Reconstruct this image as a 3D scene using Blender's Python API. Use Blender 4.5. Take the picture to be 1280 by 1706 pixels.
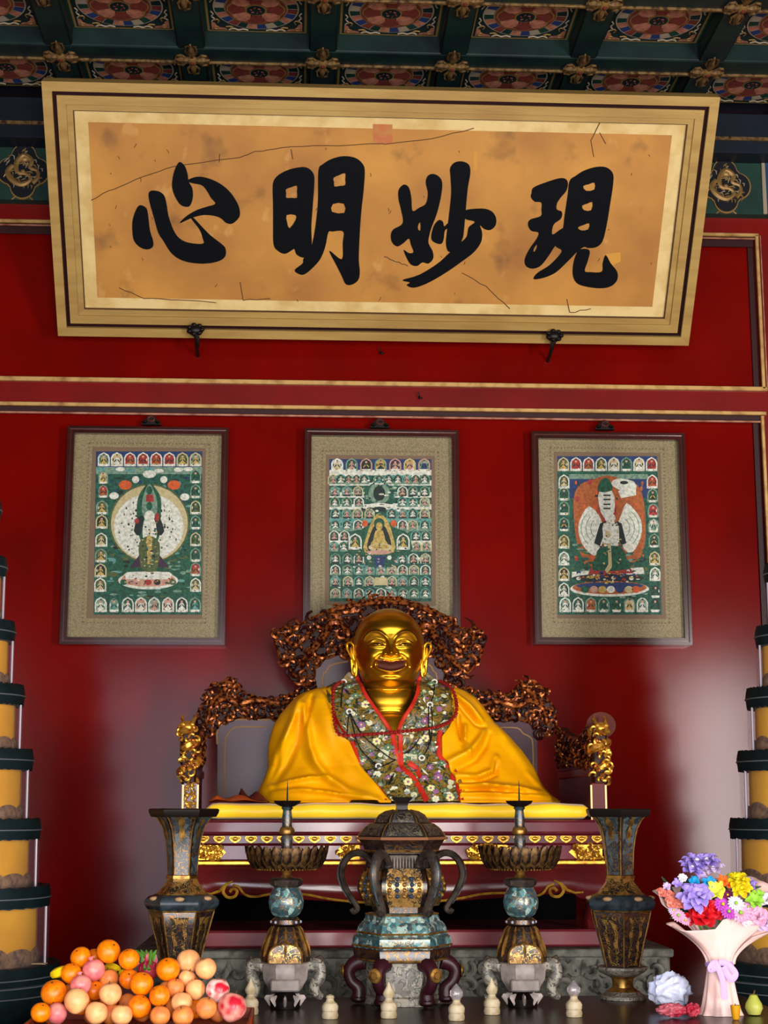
import bpy, math, random
from math import sin, cos, pi, atan, radians, sqrt, exp
from mathutils import Vector, Matrix, noise as mnoise
from mathutils.geometry import tessellate_polygon

for o in list(bpy.data.objects):
    bpy.data.objects.remove(o)
SC = bpy.context.scene
COL = SC.collection

# ------------------------------------------------------------------ camera
F, CX, CY = 2600.0, 640.0, 853.0
PITCH, YAW = atan((1350 - 853) / 2600.0), radians(3)
CAM = Vector((-0.41, 0.0, 1.6))
cd = bpy.data.cameras.new('camera')
cd.sensor_fit = 'VERTICAL'; cd.sensor_height = 24; cd.lens = F / 1706 * 24
cd.clip_start = 0.05; cd.clip_end = 100
co = bpy.data.objects.new('camera', cd); COL.objects.link(co)
co.location = CAM; co.rotation_euler = (pi / 2 + PITCH, 0, -YAW)
SC.camera = co

# ------------------------------------------------------------------ world, daylight through the doors, exposure
W = bpy.data.worlds.new('sky'); SC.world = W; W.use_nodes = True
W.node_tree.nodes['Background'].inputs[0].default_value = (0.75, 0.85, 1, 1)
W.node_tree.nodes['Background'].inputs[1].default_value = 0.5

def daylight(name, x, z, w, h, e, col=(0.98, 0.98, 1.0), y=-1.12):
    l = bpy.data.lights.new(name, 'AREA'); l.shape = 'RECTANGLE'; l.size = w; l.size_y = h
    l.energy = e; l.color = col
    o = bpy.data.objects.new(name, l); COL.objects.link(o)
    o.location = (x, y, z); o.rotation_euler = (pi / 2, 0, 0)
    return o
daylight('door_daylight', -1.85, 1.62, 1.8, 3.1, 165, (0.82, 0.86, 1.0))
daylight('door_daylight', 0.35, 1.62, 1.7, 3.1, 340, (1, 0.97, 0.93))
daylight('door_daylight', 4.5, 1.62, 0.8, 3.1, 520, (1, 0.97, 0.95))
daylight('door_daylight', -4.6, 1.62, 1.2, 3.1, 120)
SC.view_settings.view_transform = 'Standard'
SC.view_settings.look = 'None'
SC.view_settings.gamma = 1
SC.view_settings.exposure = 0.27
SC.view_settings.use_curve_mapping = False

# ------------------------------------------------------------------ helpers: photograph pixel to a point in the place
FW = Vector((sin(YAW) * cos(PITCH), cos(YAW) * cos(PITCH), sin(PITCH)))
RT = Vector((cos(YAW), -sin(YAW), 0))
UP = Vector((-sin(YAW) * sin(PITCH), -cos(YAW) * sin(PITCH), cos(PITCH)))
def ray(px, py): return FW + RT * ((px - CX) / F) + UP * ((CY - py) / F)
def at(px, py, Y):
    d = ray(px, py); return CAM + d * ((Y - CAM.y) / d.y)
def atz(px, py, Z):
    d = ray(px, py); return CAM + d * ((Z - CAM.z) / d.z)
def mpp(px, py, Y): return (at(px, py, Y) - CAM).dot(FW) / F      # metres for one pixel at that depth
def lerp(a, b, t): return a + (b - a) * t
def tab(T, y):                                                    # piecewise linear table
    k = sorted(T)
    if y <= k[0]: return T[k[0]]
    for a, b in zip(k, k[1:]):
        if y <= b: return lerp(T[a], T[b], (y - a) / (b - a))
    return T[k[-1]]
def crom(pts, n=4, closed=False):
    P = [Vector(p) for p in pts]; out = []; N = len(P)
    rng = range(N if closed else N - 1)
    for i in rng:
        if closed: p0, p1, p2, p3 = P[i-1], P[i], P[(i+1) % N], P[(i+2) % N]
        else: p0, p1, p2, p3 = P[max(i-1, 0)], P[i], P[i+1], P[min(i+2, N-1)]
        for k in range(n):
            t = k / n
            out.append(0.5 * ((2*p1) + (p2-p0)*t + (2*p0-5*p1+4*p2-p3)*t*t + (3*p1-p0-3*p2+p3)*t*t*t))
    if not closed: out.append(P[-1])
    return out
def inside(p, poly):
    x, y = p; c = False; j = len(poly) - 1
    for i in range(len(poly)):
        xi, yi = poly[i][0], poly[i][1]; xj, yj = poly[j][0], poly[j][1]
        if (yi > y) != (yj > y) and x < (xj - xi) * (y - yi) / (yj - yi) + xi: c = not c
        j = i
    return c

# ------------------------------------------------------------------ helpers: meshes
class M:
    def __init__(s): s.v = []; s.f = []; s.m = []; s.mats = []
    def mi(s, mat):
        if mat not in s.mats: s.mats.append(mat)
        return s.mats.index(mat)
    def add(s, vs, fs, mat):
        b = len(s.v); k = s.mi(mat)
        s.v += [Vector(v) for v in vs]
        for f in fs: s.f.append([b + i for i in f]); s.m.append(k)
        return b
    def box(s, x0, x1, y0, y1, z0, z1, mat, c=0.0):
        if c <= 0:
            vs = [(x, y, z) for x in (x0, x1) for y in (y0, y1) for z in (z0, z1)]
            s.add(vs, [(0,1,3,2), (4,6,7,5), (0,4,5,1), (2,3,7,6), (0,2,6,4), (1,5,7,3)], mat); return s
        vs = []; idx = {}
        X = (x0, x1); Y = (y0, y1); Z = (z0, z1)
        for i in (0, 1):
            for j in (0, 1):
                for k in (0, 1):
                    sx, sy, sz = (1 - 2*i), (1 - 2*j), (1 - 2*k)
                    for a in range(3):
                        p = [X[i] + sx*c, Y[j] + sy*c, Z[k] + sz*c]
                        p[a] = (X[i], Y[j], Z[k])[a]
                        idx[(i, j, k, a)] = len(vs); vs.append(p)
        g = lambda i, j, k, a: idx[(i, j, k, a)]
        fs = []
        for i in (0, 1): fs.append([g(i,0,0,0), g(i,1,0,0), g(i,1,1,0), g(i,0,1,0)])
        for j in (0, 1): fs.append([g(0,j,0,1), g(1,j,0,1), g(1,j,1,1), g(0,j,1,1)])
        for k in (0, 1): fs.append([g(0,0,k,2), g(1,0,k,2), g(1,1,k,2), g(0,1,k,2)])
        for i in (0, 1):
            for j in (0, 1): fs.append([g(i,j,0,0), g(i,j,1,0), g(i,j,1,1), g(i,j,0,1)])
            for k in (0, 1): fs.append([g(i,0,k,0), g(i,1,k,0), g(i,1,k,2), g(i,0,k,2)])
        for j in (0, 1):
            for k in (0, 1): fs.append([g(0,j,k,1), g(1,j,k,1), g(1,j,k,2), g(0,j,k,2)])
        for i in (0, 1):
            for j in (0, 1):
                for k in (0, 1): fs.append([g(i,j,k,0), g(i,j,k,1), g(i,j,k,2)])
        s.add(vs, fs, mat); return s
    def lathe(s, prof, c, mat, n=32, ph=0.0, sx=1, sy=1, wav=None, caps=True):
        """prof = [(radius, z)] in world z; c = (x, y). wav(i, a) -> (radius factor, dz)"""
        vs = []; fs = []; L = len(prof)
        for i, (r, z) in enumerate(prof):
            for k in range(n):
                a = ph + 2*pi*k/n; q, dz = (wav(i, a) if wav else (1, 0))
                vs.append((c[0] + r*q*cos(a)*sx, c[1] + r*q*sin(a)*sy, z + dz))
        for i in range(L - 1):
            for k in range(n):
                k2 = (k + 1) % n
                fs.append((i*n+k, i*n+k2, (i+1)*n+k2, (i+1)*n+k))
        if caps:
            fs.append(tuple(range(n))[::-1]); fs.append(tuple((L-1)*n + k for k in range(n)))
        s.add(vs, fs, mat); return s
    def tube(s, pts, r, mat, n=8, closed=False, flat=None, caps=True):
        P = [Vector(p) for p in pts]; N = len(P)
        if not hasattr(r, '__len__'): r = [r] * N
        vs = []; fs = []; prev = None
        for i in range(N):
            if closed: t = P[(i+1) % N] - P[i-1]
            else: t = P[min(i+1, N-1)] - P[max(i-1, 0)]
            if t.length < 1e-9: t = Vector((0, 0, 1))
            t.normalize()
            if prev is None:
                u = Vector((0, -1, 0)) if abs(t.y) < 0.9 else Vector((1, 0, 0))
            else: u = prev
            u = (u - t * u.dot(t))
            if u.length < 1e-6: u = t.orthogonal()
            u.normalize(); prev = u; w = t.cross(u)
            fa, fb = flat if flat else (1, 1)
            for k in range(n):
                a = 2*pi*k/n
                vs.append(P[i] + (u*cos(a)*fa + w*sin(a)*fb) * r[i])
        for i in range(N if closed else N - 1):
            i2 = (i+1) % N
            for k in range(n):
                k2 = (k+1) % n
                fs.append((i*n+k, i*n+k2, i2*n+k2, i2*n+k))
        if not closed and caps:
            fs.append(tuple(range(n))[::-1]); fs.append(tuple((N-1)*n + k for k in range(n)))
        s.add(vs, fs, mat); return s
    def ball(s, c, r, mat, n=12, m=8):
        rx, ry, rz = r if hasattr(r, '__len__') else (r, r, r)
        vs = [(c[0], c[1], c[2] - rz)]; fs = []
        for i in range(1, m):
            a = -pi/2 + pi*i/m
            for k in range(n):
                b = 2*pi*k/n
                vs.append((c[0] + rx*cos(a)*cos(b), c[1] + ry*cos(a)*sin(b), c[2] + rz*sin(a)))
        vs.append((c[0], c[1], c[2] + rz)); e = len(vs) - 1
        for k in range(n):
            k2 = (k+1) % n
            fs.append((0, 1+k2, 1+k)); fs.append((e, 1+(m-2)*n+k, 1+(m-2)*n+k2))
            for i in range(m-2): fs.append((1+i*n+k, 1+i*n+k2, 1+(i+1)*n+k2, 1+(i+1)*n+k))
        s.add(vs, fs, mat); return s
    def plate(s, loops, fn, mat, th=0.0):
        """loops: 2D outline and holes; fn(u, v, depth) -> point; th = thickness (front at depth 0, back at th)"""
        loops = [[(p[0], p[1]) for p in l] for l in loops]
        tris = tessellate_polygon([[Vector((a, b, 0)) for a, b in l] for l in loops])
        flat = [p for l in loops for p in l]; n = len(flat)
        vs = [fn(a, b, 0) for a, b in flat]; fs = [tuple(t) for t in tris]
        if th:
            vs += [fn(a, b, th) for a, b in flat]; fs += [tuple(i + n for i in reversed(t)) for t in tris]
            o = 0
            for l in loops:
                m = len(l)
                for i in range(m):
                    j = (i+1) % m; fs.append((o+i, o+j, n+o+j, n+o+i))
                o += m
        s.add(vs, fs, mat); return s
    def grid(s, fn, nu, nv, mat, closeu=False, matfn=None):
        vs = [fn(i, j) for j in range(nv) for i in range(nu)]
        b = len(s.v); s.v += [Vector(v) for v in vs]; k0 = s.mi(mat)
        for j in range(nv - 1):
            for i in range(nu if closeu else nu - 1):
                i2 = (i+1) % nu
                s.f.append([b+j*nu+i, b+j*nu+i2, b+(j+1)*nu+i2, b+(j+1)*nu+i])
                s.m.append(s.mi(matfn(i, j)) if matfn else k0)
        return s

WL = {}
def mesh_of(name, m, origin, smooth=38):
    me = bpy.data.meshes.new(name)
    me.from_pydata([tuple(v - origin) for v in m.v], [], m.f)
    for mt in m.mats: me.materials.append(mt)
    me.polygons.foreach_set('material_index', m.m)
    if smooth:
        me.polygons.foreach_set('use_smooth', [True] * len(me.polygons))
        me.set_sharp_from_angle(angle=radians(smooth))
    me.update(); return me
def tag(o, label=None, cat=None, group=None, kind=None):
    if label: o['label'] = label
    if cat: o['category'] = cat
    if group: o['group'] = group
    if kind: o['kind'] = kind
    return o
def place(name, data, parent, loc):
    o = bpy.data.objects.new(name, data); COL.objects.link(o)
    loc = Vector(loc); WL[o] = loc
    if parent: o.parent = parent; o.location = loc - WL[parent]
    else: o.location = loc
    return o
def obj(name, m, parent=None, label=None, cat=None, group=None, kind=None, smooth=38, origin=None, recalc=True):
    if origin is None:
        xs = [v.x for v in m.v]; ys = [v.y for v in m.v]; zs = [v.z for v in m.v]
        origin = Vector(((min(xs)+max(xs))/2, (min(ys)+max(ys))/2, min(zs)))
    me = mesh_of(name, m, Vector(origin), smooth)
    if recalc:
        import bmesh
        bm = bmesh.new(); bm.from_mesh(me); bmesh.ops.recalc_face_normals(bm, faces=bm.faces); bm.to_mesh(me); bm.free()
        if smooth: me.set_sharp_from_angle(angle=radians(smooth))
    o = place(name, me, parent, origin)
    return tag(o, label, cat, group, kind)
def thing(name, label, cat, loc, group=None, kind=None):
    o = place(name, None, None, loc); o.empty_display_size = 0.05
    return tag(o, label, cat, group, kind)
def struct(name, m, label, cat='wall', **k): return obj(name, m, label=label, cat=cat, kind='structure', **k)

# ------------------------------------------------------------------ helpers: materials
def lin(h):
    h = h.lstrip('#'); o = []
    for i in (0, 2, 4):
        c = int(h[i:i+2], 16) / 255
        o.append(c/12.92 if c <= 0.04045 else ((c+0.055)/1.055)**2.4)
    return (*o, 1)
def nodes(name):
    mt = bpy.data.materials.new(name); mt.use_nodes = True
    nt = mt.node_tree; return mt, nt, nt.nodes['Principled BSDF']
def mk(name, c, r=0.5, m=0.0, c2=None, sc=8, lo=0.4, hi=0.65, bump=0.0, bsc=60, coat=0.0, spec=0.3, tex='noise', stretch=(1, 1, 1), alpha=1, trans=0, sheen=0, det=4, r2=None):
    mt, nt, b = nodes(name); N = nt.nodes; L = nt.links
    b.inputs['Base Color'].default_value = lin(c); b.inputs['Roughness'].default_value = r
    b.inputs['Metallic'].default_value = m; b.inputs['Coat Weight'].default_value = coat
    b.inputs['Coat Roughness'].default_value = 0.12; b.inputs['Specular IOR Level'].default_value = spec
    b.inputs['Alpha'].default_value = alpha; b.inputs['Transmission Weight'].default_value = trans
    b.inputs['Sheen Weight'].default_value = sheen
    if c2 or bump or r2:
        tc = N.new('ShaderNodeTexCoord'); mp = N.new('ShaderNodeMapping'); mp.inputs['Scale'].default_value = stretch
        L.new(tc.outputs['Object'], mp.inputs['Vector'])
    if c2 or r2:
        if tex == 'noise':
            t = N.new('ShaderNodeTexNoise'); t.inputs['Detail'].default_value = det; t.inputs['Scale'].default_value = sc; fo = t.outputs['Fac']
        elif tex == 'voronoi':
            t = N.new('ShaderNodeTexVoronoi'); t.inputs['Scale'].default_value = sc; fo = t.outputs['Distance']
        elif tex == 'wave':
            t = N.new('ShaderNodeTexWave'); t.inputs['Scale'].default_value = sc; t.inputs['Distortion'].default_value = 4; fo = t.outputs['Fac']
        L.new(mp.outputs['Vector'], t.inputs['Vector'])
        rp = N.new('ShaderNodeValToRGB'); rp.color_ramp.elements[0].position = lo; rp.color_ramp.elements[1].position = hi
        rp.color_ramp.elements[0].color = lin(c); rp.color_ramp.elements[1].color = lin(c2 or c)
        L.new(fo, rp.inputs['Fac']); L.new(rp.outputs['Color'], b.inputs['Base Color'])
        if r2 is not None:
            mr = N.new('ShaderNodeMapRange'); mr.inputs[1].default_value = lo; mr.inputs[2].default_value = hi
            mr.inputs[3].default_value = r; mr.inputs[4].default_value = r2
            L.new(fo, mr.inputs[0]); L.new(mr.outputs[0], b.inputs['Roughness'])
    if bump:
        t = N.new('ShaderNodeTexNoise'); t.inputs['Scale'].default_value = bsc; t.inputs['Detail'].default_value = 3
        L.new(mp.outputs['Vector'], t.inputs['Vector'])
        bp = N.new('ShaderNodeBump'); bp.inputs['Strength'].default_value = bump; bp.inputs['Distance'].default_value = 0.01
        L.new(t.outputs['Fac'], bp.inputs['Height']); L.new(bp.outputs['Normal'], b.inputs['Normal'])
    return mt
def cells(name, pal, line, sc=30, edge=0.06, r=0.4, m=0.0, lm=0.8, warp=0.02, wsc=20, bump=0.3):
    """enamel cells of the palette colours parted by metal wires"""
    mt, nt, b = nodes(name); N = nt.nodes; L = nt.links
    tc = N.new('ShaderNodeTexCoord'); nz = N.new('ShaderNodeTexNoise'); nz.inputs['Scale'].default_value = wsc
    L.new(tc.outputs['Object'], nz.inputs['Vector'])
    ad = N.new('ShaderNodeVectorMath'); ad.operation = 'MULTIPLY_ADD'; ad.inputs[1].default_value = (warp,)*3
    L.new(nz.outputs['Color'], ad.inputs[0]); L.new(tc.outputs['Object'], ad.inputs[2])
    v1 = N.new('ShaderNodeTexVoronoi'); v1.inputs['Scale'].default_value = sc; L.new(ad.outputs[0], v1.inputs['Vector'])
    nl = N.new('ShaderNodeTexNoise'); nl.inputs['Scale'].default_value = sc*0.62; nl.inputs['Detail'].default_value = 1.0; nl.inputs['Distortion'].default_value = 1.4; L.new(tc.outputs['Object'], nl.inputs['Vector'])
    fr_n = N.new('ShaderNodeMath'); fr_n.operation = 'MULTIPLY'; fr_n.inputs[1].default_value = 5.0; L.new(nl.outputs['Fac'], fr_n.inputs[0])
    pg = N.new('ShaderNodeMath'); pg.operation = 'PINGPONG'; pg.inputs[1].default_value = 0.5; L.new(fr_n.outputs[0], pg.inputs[0])
    sp = N.new('ShaderNodeSeparateColor'); L.new(v1.outputs['Color'], sp.inputs[0])
    rp = N.new('ShaderNodeValToRGB'); rp.color_ramp.interpolation = 'CONSTANT'
    e = rp.color_ramp.elements
    while len(e) < len(pal): e.new(0.5)
    for i, c in enumerate(pal): e[i].position = i / len(pal); e[i].color = lin(c)
    L.new(sp.outputs[0], rp.inputs['Fac'])
    lt = N.new('ShaderNodeMath'); lt.operation = 'LESS_THAN'; lt.inputs[1].default_value = edge*2.2; L.new(pg.outputs[0], lt.inputs[0])
    mx = N.new('ShaderNodeMix'); mx.data_type = 'RGBA'; mx.inputs['B'].default_value = lin(line)
    L.new(lt.outputs[0], mx.inputs['Factor']); L.new(rp.outputs['Color'], mx.inputs['A']); L.new(mx.outputs['Result'], b.inputs['Base Color'])
    mm = N.new('ShaderNodeMapRange'); mm.inputs[3].default_value = m; mm.inputs[4].default_value = lm
    L.new(lt.outputs[0], mm.inputs[0]); L.new(mm.outputs[0], b.inputs['Metallic'])
    b.inputs['Roughness'].default_value = r; b.inputs['Specular IOR Level'].default_value = 0.75
    if bump:
        bp = N.new('ShaderNodeBump'); bp.inputs['Strength'].default_value = bump; bp.inputs['Distance'].default_value = 0.003
        L.new(lt.outputs[0], bp.inputs['Height']); L.new(bp.outputs['Normal'], b.inputs['Normal'])
    return mt

red_wall = mk('red_lacquer_wall', '#6e0602', r=0.165, c2='#5e0603', sc=2.5, lo=0.35, hi=0.7, bump=0.07, bsc=2.2, spec=0.10)
red_rail = mk('red_lacquer_rail', '#700a05', r=0.3, c2='#620b08', sc=3, bump=0.04, bsc=8)
gold_line = mk('gilt_moulding', '#c19a5c', r=0.42, m=0.35, c2='#8d5f33', sc=14, lo=0.45, hi=0.75)
pink_line = mk('worn_gilt_moulding', '#b07a60', r=0.45, m=0.2, c2='#7d4335', sc=10)
recess_shade = mk('painted_recess_shade', '#2a0505', r=0.5)  # flat dark strips painting the shade in the panel recesses
c_green = mk('painted_green', '#10362a', r=0.6, c2='#0b2822', sc=6)
c_dgreen = mk('dark_green_beam', '#0b2420', r=0.5, c2='#07161a', sc=5)
c_navy = mk('dark_navy_beam', '#0a1420', r=0.5)
c_cream = mk('painted_cream', '#8c806c', r=0.6)
c_pink = mk('painted_salmon', '#a06850', r=0.6, c2='#824e3e', sc=30)
c_brick = mk('painted_brick_red', '#682a20', r=0.6, c2='#54231e', sc=30)
c_blue = mk('painted_blue', '#1c2c58', r=0.6)
c_gold = mk('painted_gold', '#8f7040', r=0.45, m=0.4)
gold_dull = mk('dull_gilding', '#7c6038', r=0.5, m=0.4, c2='#3c2818', sc=40)
tan_wood = mk('gilt_tan_frame_wood', '#a98a4c', r=0.45, c2='#94713a', sc=4, lo=0.4, hi=0.75, stretch=(0.6, 4, 4), bump=0.05, bsc=30, m=0.15)
mat_pale = mk('pale_yellow_silk', '#d2b87c', r=0.6, c2='#c0a060', sc=8, bump=0.1, bsc=200)
ink = mk('black_ink', '#010308', r=0.6, spec=0.1)
iron = mk('black_iron', '#120d0c', r=0.4, m=0.4)
# ================================================================== the setting
WY = 8.6                                   # face of the back wall
m = M(); m.box(-6.2, 6.2, -1.6, 8.9, -0.1, 0.0, mk('grey_floor_tiles', '#8c8276', r=0.6, c2='#7a7166', sc=2))
struct('floor', m, 'grey stone floor of the hall', 'floor')
m = M(); m.box(-6.2, 6.2, WY, WY + 0.2, 0.0, 6.0, red_wall)
wall = struct('wall_back', m, 'glossy dark red lacquered panel wall behind the throne')
m = M(); m.box(-6.2, -6.0, -1.6, WY, 0, 6.0, red_rail)
struct('wall_left', m, 'plain red side wall on the left of the hall')
m = M(); m.box(6.0, 6.2, -1.6, WY, 0, 6.0, red_rail)
struct('wall_right', m, 'plain red side wall on the right of the hall')
m = M()
for a, b in ((-6.0, -5.2), (-4.0, -2.8), (-0.9, -0.55), (1.25, 4.05), (4.95, 6.0)): m.box(a, b, -1.6, -1.4, 0, 3.2, red_rail)
m.box(-6.0, 6.0, -1.6, -1.4, 3.2, 6.0, red_rail)
struct('wall_front', m, 'red front wall with open doorways behind the viewer')

# mouldings of the wall panelling, world heights taken from the photograph
def zof(px, py, Y=WY): return at(px, py, Y).z
RAIL_Y = WY - 0.035
z_up0, z_up1 = zof(640, 643), zof(640, 385)        # upper panel opening
z_lo1 = zof(640, 688)                              # top of the lower panel opening
xr = at(1264, 530, WY).x; xr2 = at(1272, 850, WY).x
zf0 = zof(38, 333, 8.5); zf1 = zof(38, 246, 8.5)
n_tr = [0]
def trim(mm, label, kids=()):
    n_tr[0] += 1
    o = struct('trim_%d' % n_tr[0], mm, label, 'moulding')
    for nm, k in kids: obj(nm, k, o)
    return o
def hmould(x0, x1, z, h, mat, y=RAIL_Y, d=0.02): return M().box(x0, x1, y - d, y, z - h/2, z + h/2, mat, 0.003)
# red rails
trim(M().box(-6, 6, RAIL_Y, WY, z_lo1, z_up0, red_rail),
     'flat red rail across the wall between the upper and lower panels',
     [('gilt_bead', hmould(-6, xr + 0.02, z_up0, 0.026, gold_line)), ('painted_shadow_strip', hmould(-6, xr2 + 0.01, z_lo1 - 0.012, 0.03, recess_shade, d=0.004)),
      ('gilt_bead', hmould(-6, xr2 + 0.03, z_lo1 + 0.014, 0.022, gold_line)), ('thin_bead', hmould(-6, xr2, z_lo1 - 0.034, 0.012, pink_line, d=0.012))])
trim(M().box(-6, 6, RAIL_Y, WY, z_up1, zf0, red_rail),
     'flat red rail across the wall under the green painted frieze',
     [('gilt_bead', hmould(-6, xr + 0.01, z_up1, 0.02, gold_line)), ('thin_bead', hmould(-6, xr, z_up1 - 0.02, 0.01, pink_line, d=0.01)), ('painted_shadow_strip', hmould(-6, xr - 0.02, z_up1 - 0.05, 0.045, recess_shade, d=0.003))])
for px_, py_, lb_ in ((699, 664, 'small bent dark nail in the red rail above the middle painting'), (635, 590, 'tiny dark nail in the red panel under the plaque')):
    p_ = at(px_, py_, RAIL_Y if py_ > 640 else WY)
    nl_ = thing('wall_nail', lb_, 'nail', p_)
    obj('nail_shank', M().tube([p_, p_ + Vector((-0.004, -0.03, 0.01)), p_ + Vector((-0.012, -0.034, 0.034))], [0.005, 0.005, 0.002], iron, 6), nl_)
    obj('nail_head', M().ball(p_ + Vector((0.004, -0.03, -0.004)), (0.012, 0.006, 0.006), iron, 8, 5), nl_)
trim(M().box(xr + 0.0, 6, RAIL_Y - 0.001, WY, z_up0, z_up1, red_rail), 'red stile closing the upper wall panel on its right side',
     [('gilt_bead', M().box(xr - 0.012, xr + 0.008, RAIL_Y - 0.02, RAIL_Y, z_up0, z_up1, gold_line, 0.003)),
      ('thin_bead', M().box(xr + 0.016, xr + 0.024, RAIL_Y - 0.012, RAIL_Y, z_up0, z_up1, pink_line, 0.002)),
      ('painted_shadow_strip', M().box(xr - 0.05, xr - 0.014, RAIL_Y + 0.02, RAIL_Y + 0.036, z_up0, z_up1, recess_shade))])
trim(M().box(xr2, 6, RAIL_Y - 0.001, WY, 0, z_lo1, red_rail), 'red stile closing the lower wall panel on its right side',
     [('gilt_bead', M().box(xr2 - 0.004, xr2 + 0.016, RAIL_Y - 0.02, RAIL_Y, 0, z_lo1, gold_line, 0.003)),
      ('painted_shadow_strip', M().box(xr2 - 0.04, xr2 - 0.006, RAIL_Y + 0.02, RAIL_Y + 0.036, 0, z_lo1, recess_shade))])

# frieze with dragon medallions
fr = trim(M().box(-6, 6, 8.5, WY, zf0, zf1, c_green), 'dark green painted frieze along the top of the red wall')
def quatre(s=1.0, n=64):
    out = []
    for k in range(n):
        a = 2*pi*k/n; r = 0.108
        for q in range(4):
            b = a - q*pi/2; d_ = 0.075; R_ = 0.068; h_ = d_*cos(b); e_ = R_*R_ - (d_*sin(b))**2
            if e_ > 0: r = max(r, h_ + sqrt(e_))
        out.append((r*s*cos(a), r*s*sin(a)*1.12))
    return out
zm = (zf0 + zf1)/2 + 0.01
random.seed(4)
c_black = mk('medallion_black', '#060a12', r=0.5)
def medallion():
    mm = M(); fn = lambda y0: (lambda a, b, d: Vector((a, y0 + d, b)))
    mm.plate([quatre(1.06)], fn(-0.012), c_gold, 0.012)
    mm.plate([quatre(1.0)], fn(-0.016), c_black, 0.004)
    body = crom([(-0.06, 0.03), (-0.09, -0.01), (-0.06, -0.06), (0, -0.085), (0.05, -0.05), (0.02, -0.02), (-0.03, -0.01), (-0.04, 0.04), (0.0, 0.09), (0.05, 0.06), (0.04, 0.02), (0.085, 0.0), (0.09, -0.04), (0.06, -0.075)], 4)
    mm.tube([(p.x*0.95, -0.018, p.y) for p in body], [0.014 + 0.004*sin(i*0.25) for i in range(len(body))], c_gold, 6)
    mm.ball((0.005, -0.02, 0.075), (0.03, 0.012, 0.024), c_gold, 8, 6)
    mm.ball((0.0, -0.02, -0.005), (0.014, 0.008, 0.014), c_gold, 8, 6)
    for k in range(60):
        a = random.uniform(0, 2*pi); r = random.uniform(0.03, 0.118)
        x, z = r*cos(a), r*sin(a)*1.08; b = random.uniform(0, 2*pi); l = random.uniform(0.01, 0.022)
        mm.tube([(x - l*cos(b), -0.017, z - l*sin(b)), (x + 0.006, -0.019, z + 0.006), (x + l*cos(b), -0.017, z + l*sin(b))], [0.002, 0.0045, 0.002], c_cream if k % 3 == 0 else c_gold, 5)
    return mesh_of('dragon_medallion', mm, Vector((0, 0, 0)))
dm = medallion()
for x in (-2.03, -0.68, 0.68, 2.035):
    place('dragon_medallion', dm, fr, (x, 8.5, zm))
for x in (-1.36, 0.0, 1.36, -2.26, 2.265, 2.36):
    obj('frieze_divider', M().box(x - 0.012, x + 0.012, 8.485, 8.5, zf0, zf1, c_gold if abs(x) != 2.265 else c_cream, 0.003), fr)
obj('blue_band', M().box(2.28, 2.345, 8.49, 8.5, zf0, zf1, mk('frieze_blue', '#123a5c', r=0.5)), fr)
for x in (-2.03, 2.035):
    mm = M(); mm.tube([(x + t, 8.497, zf0 + 0.03*(1 - (t/0.06)**2)) for t in [i*0.01 - 0.06 for i in range(13)]], 0.005, c_gold, 5)
    obj('scallop_line', mm, fr)

# ------------------------------------------------------------------ coffered ceiling
ZC = 5.5616; GX0 = 0.017 + 0.349; GS = 0.698; GY = [8.47 - GS*i for i in range(14)]
m = M(); m.box(-6.2, 6.2, -1.6, 8.9, ZC + 0.13, ZC + 0.33, c_navy)
ceil = struct('ceiling', m, 'dark green coffered ceiling with painted lotus medallions', 'ceiling')
m = M(); m.box(-6, 6, 8.36, WY, zf1, ZC + 0.02, c_navy, 0.005)
top = trim(m, 'dark beam along the top of the wall under the ceiling',
           [('gilt_bead', M().box(-6, 6, 8.345, 8.36, zof(38, 205, 8.36) - 0.012, zof(38, 205, 8.36) + 0.01, gold_dull, 0.003))])
bw = 0.075
for y in GY[1:]:
    obj('beam', M().box(-5.98, 5.98, y - bw, y + bw, ZC, ZC + 0.13, c_dgreen, 0.01), ceil)
    obj('gilt_bead', M().box(-5.98, 5.98, y + bw - 0.012, y + bw + 0.008, ZC - 0.012, ZC + 0.012, gold_dull, 0.003), ceil)
xs = [GX0 + GS*k for k in range(-9, 9)]
me = None
for x in xs:
    m = M(); m.box(x - bw, x + bw, -1.4, 8.37, ZC + 0.004, ZC + 0.13, c_dgreen, 0.01)
    obj('beam', m, ceil)

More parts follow.
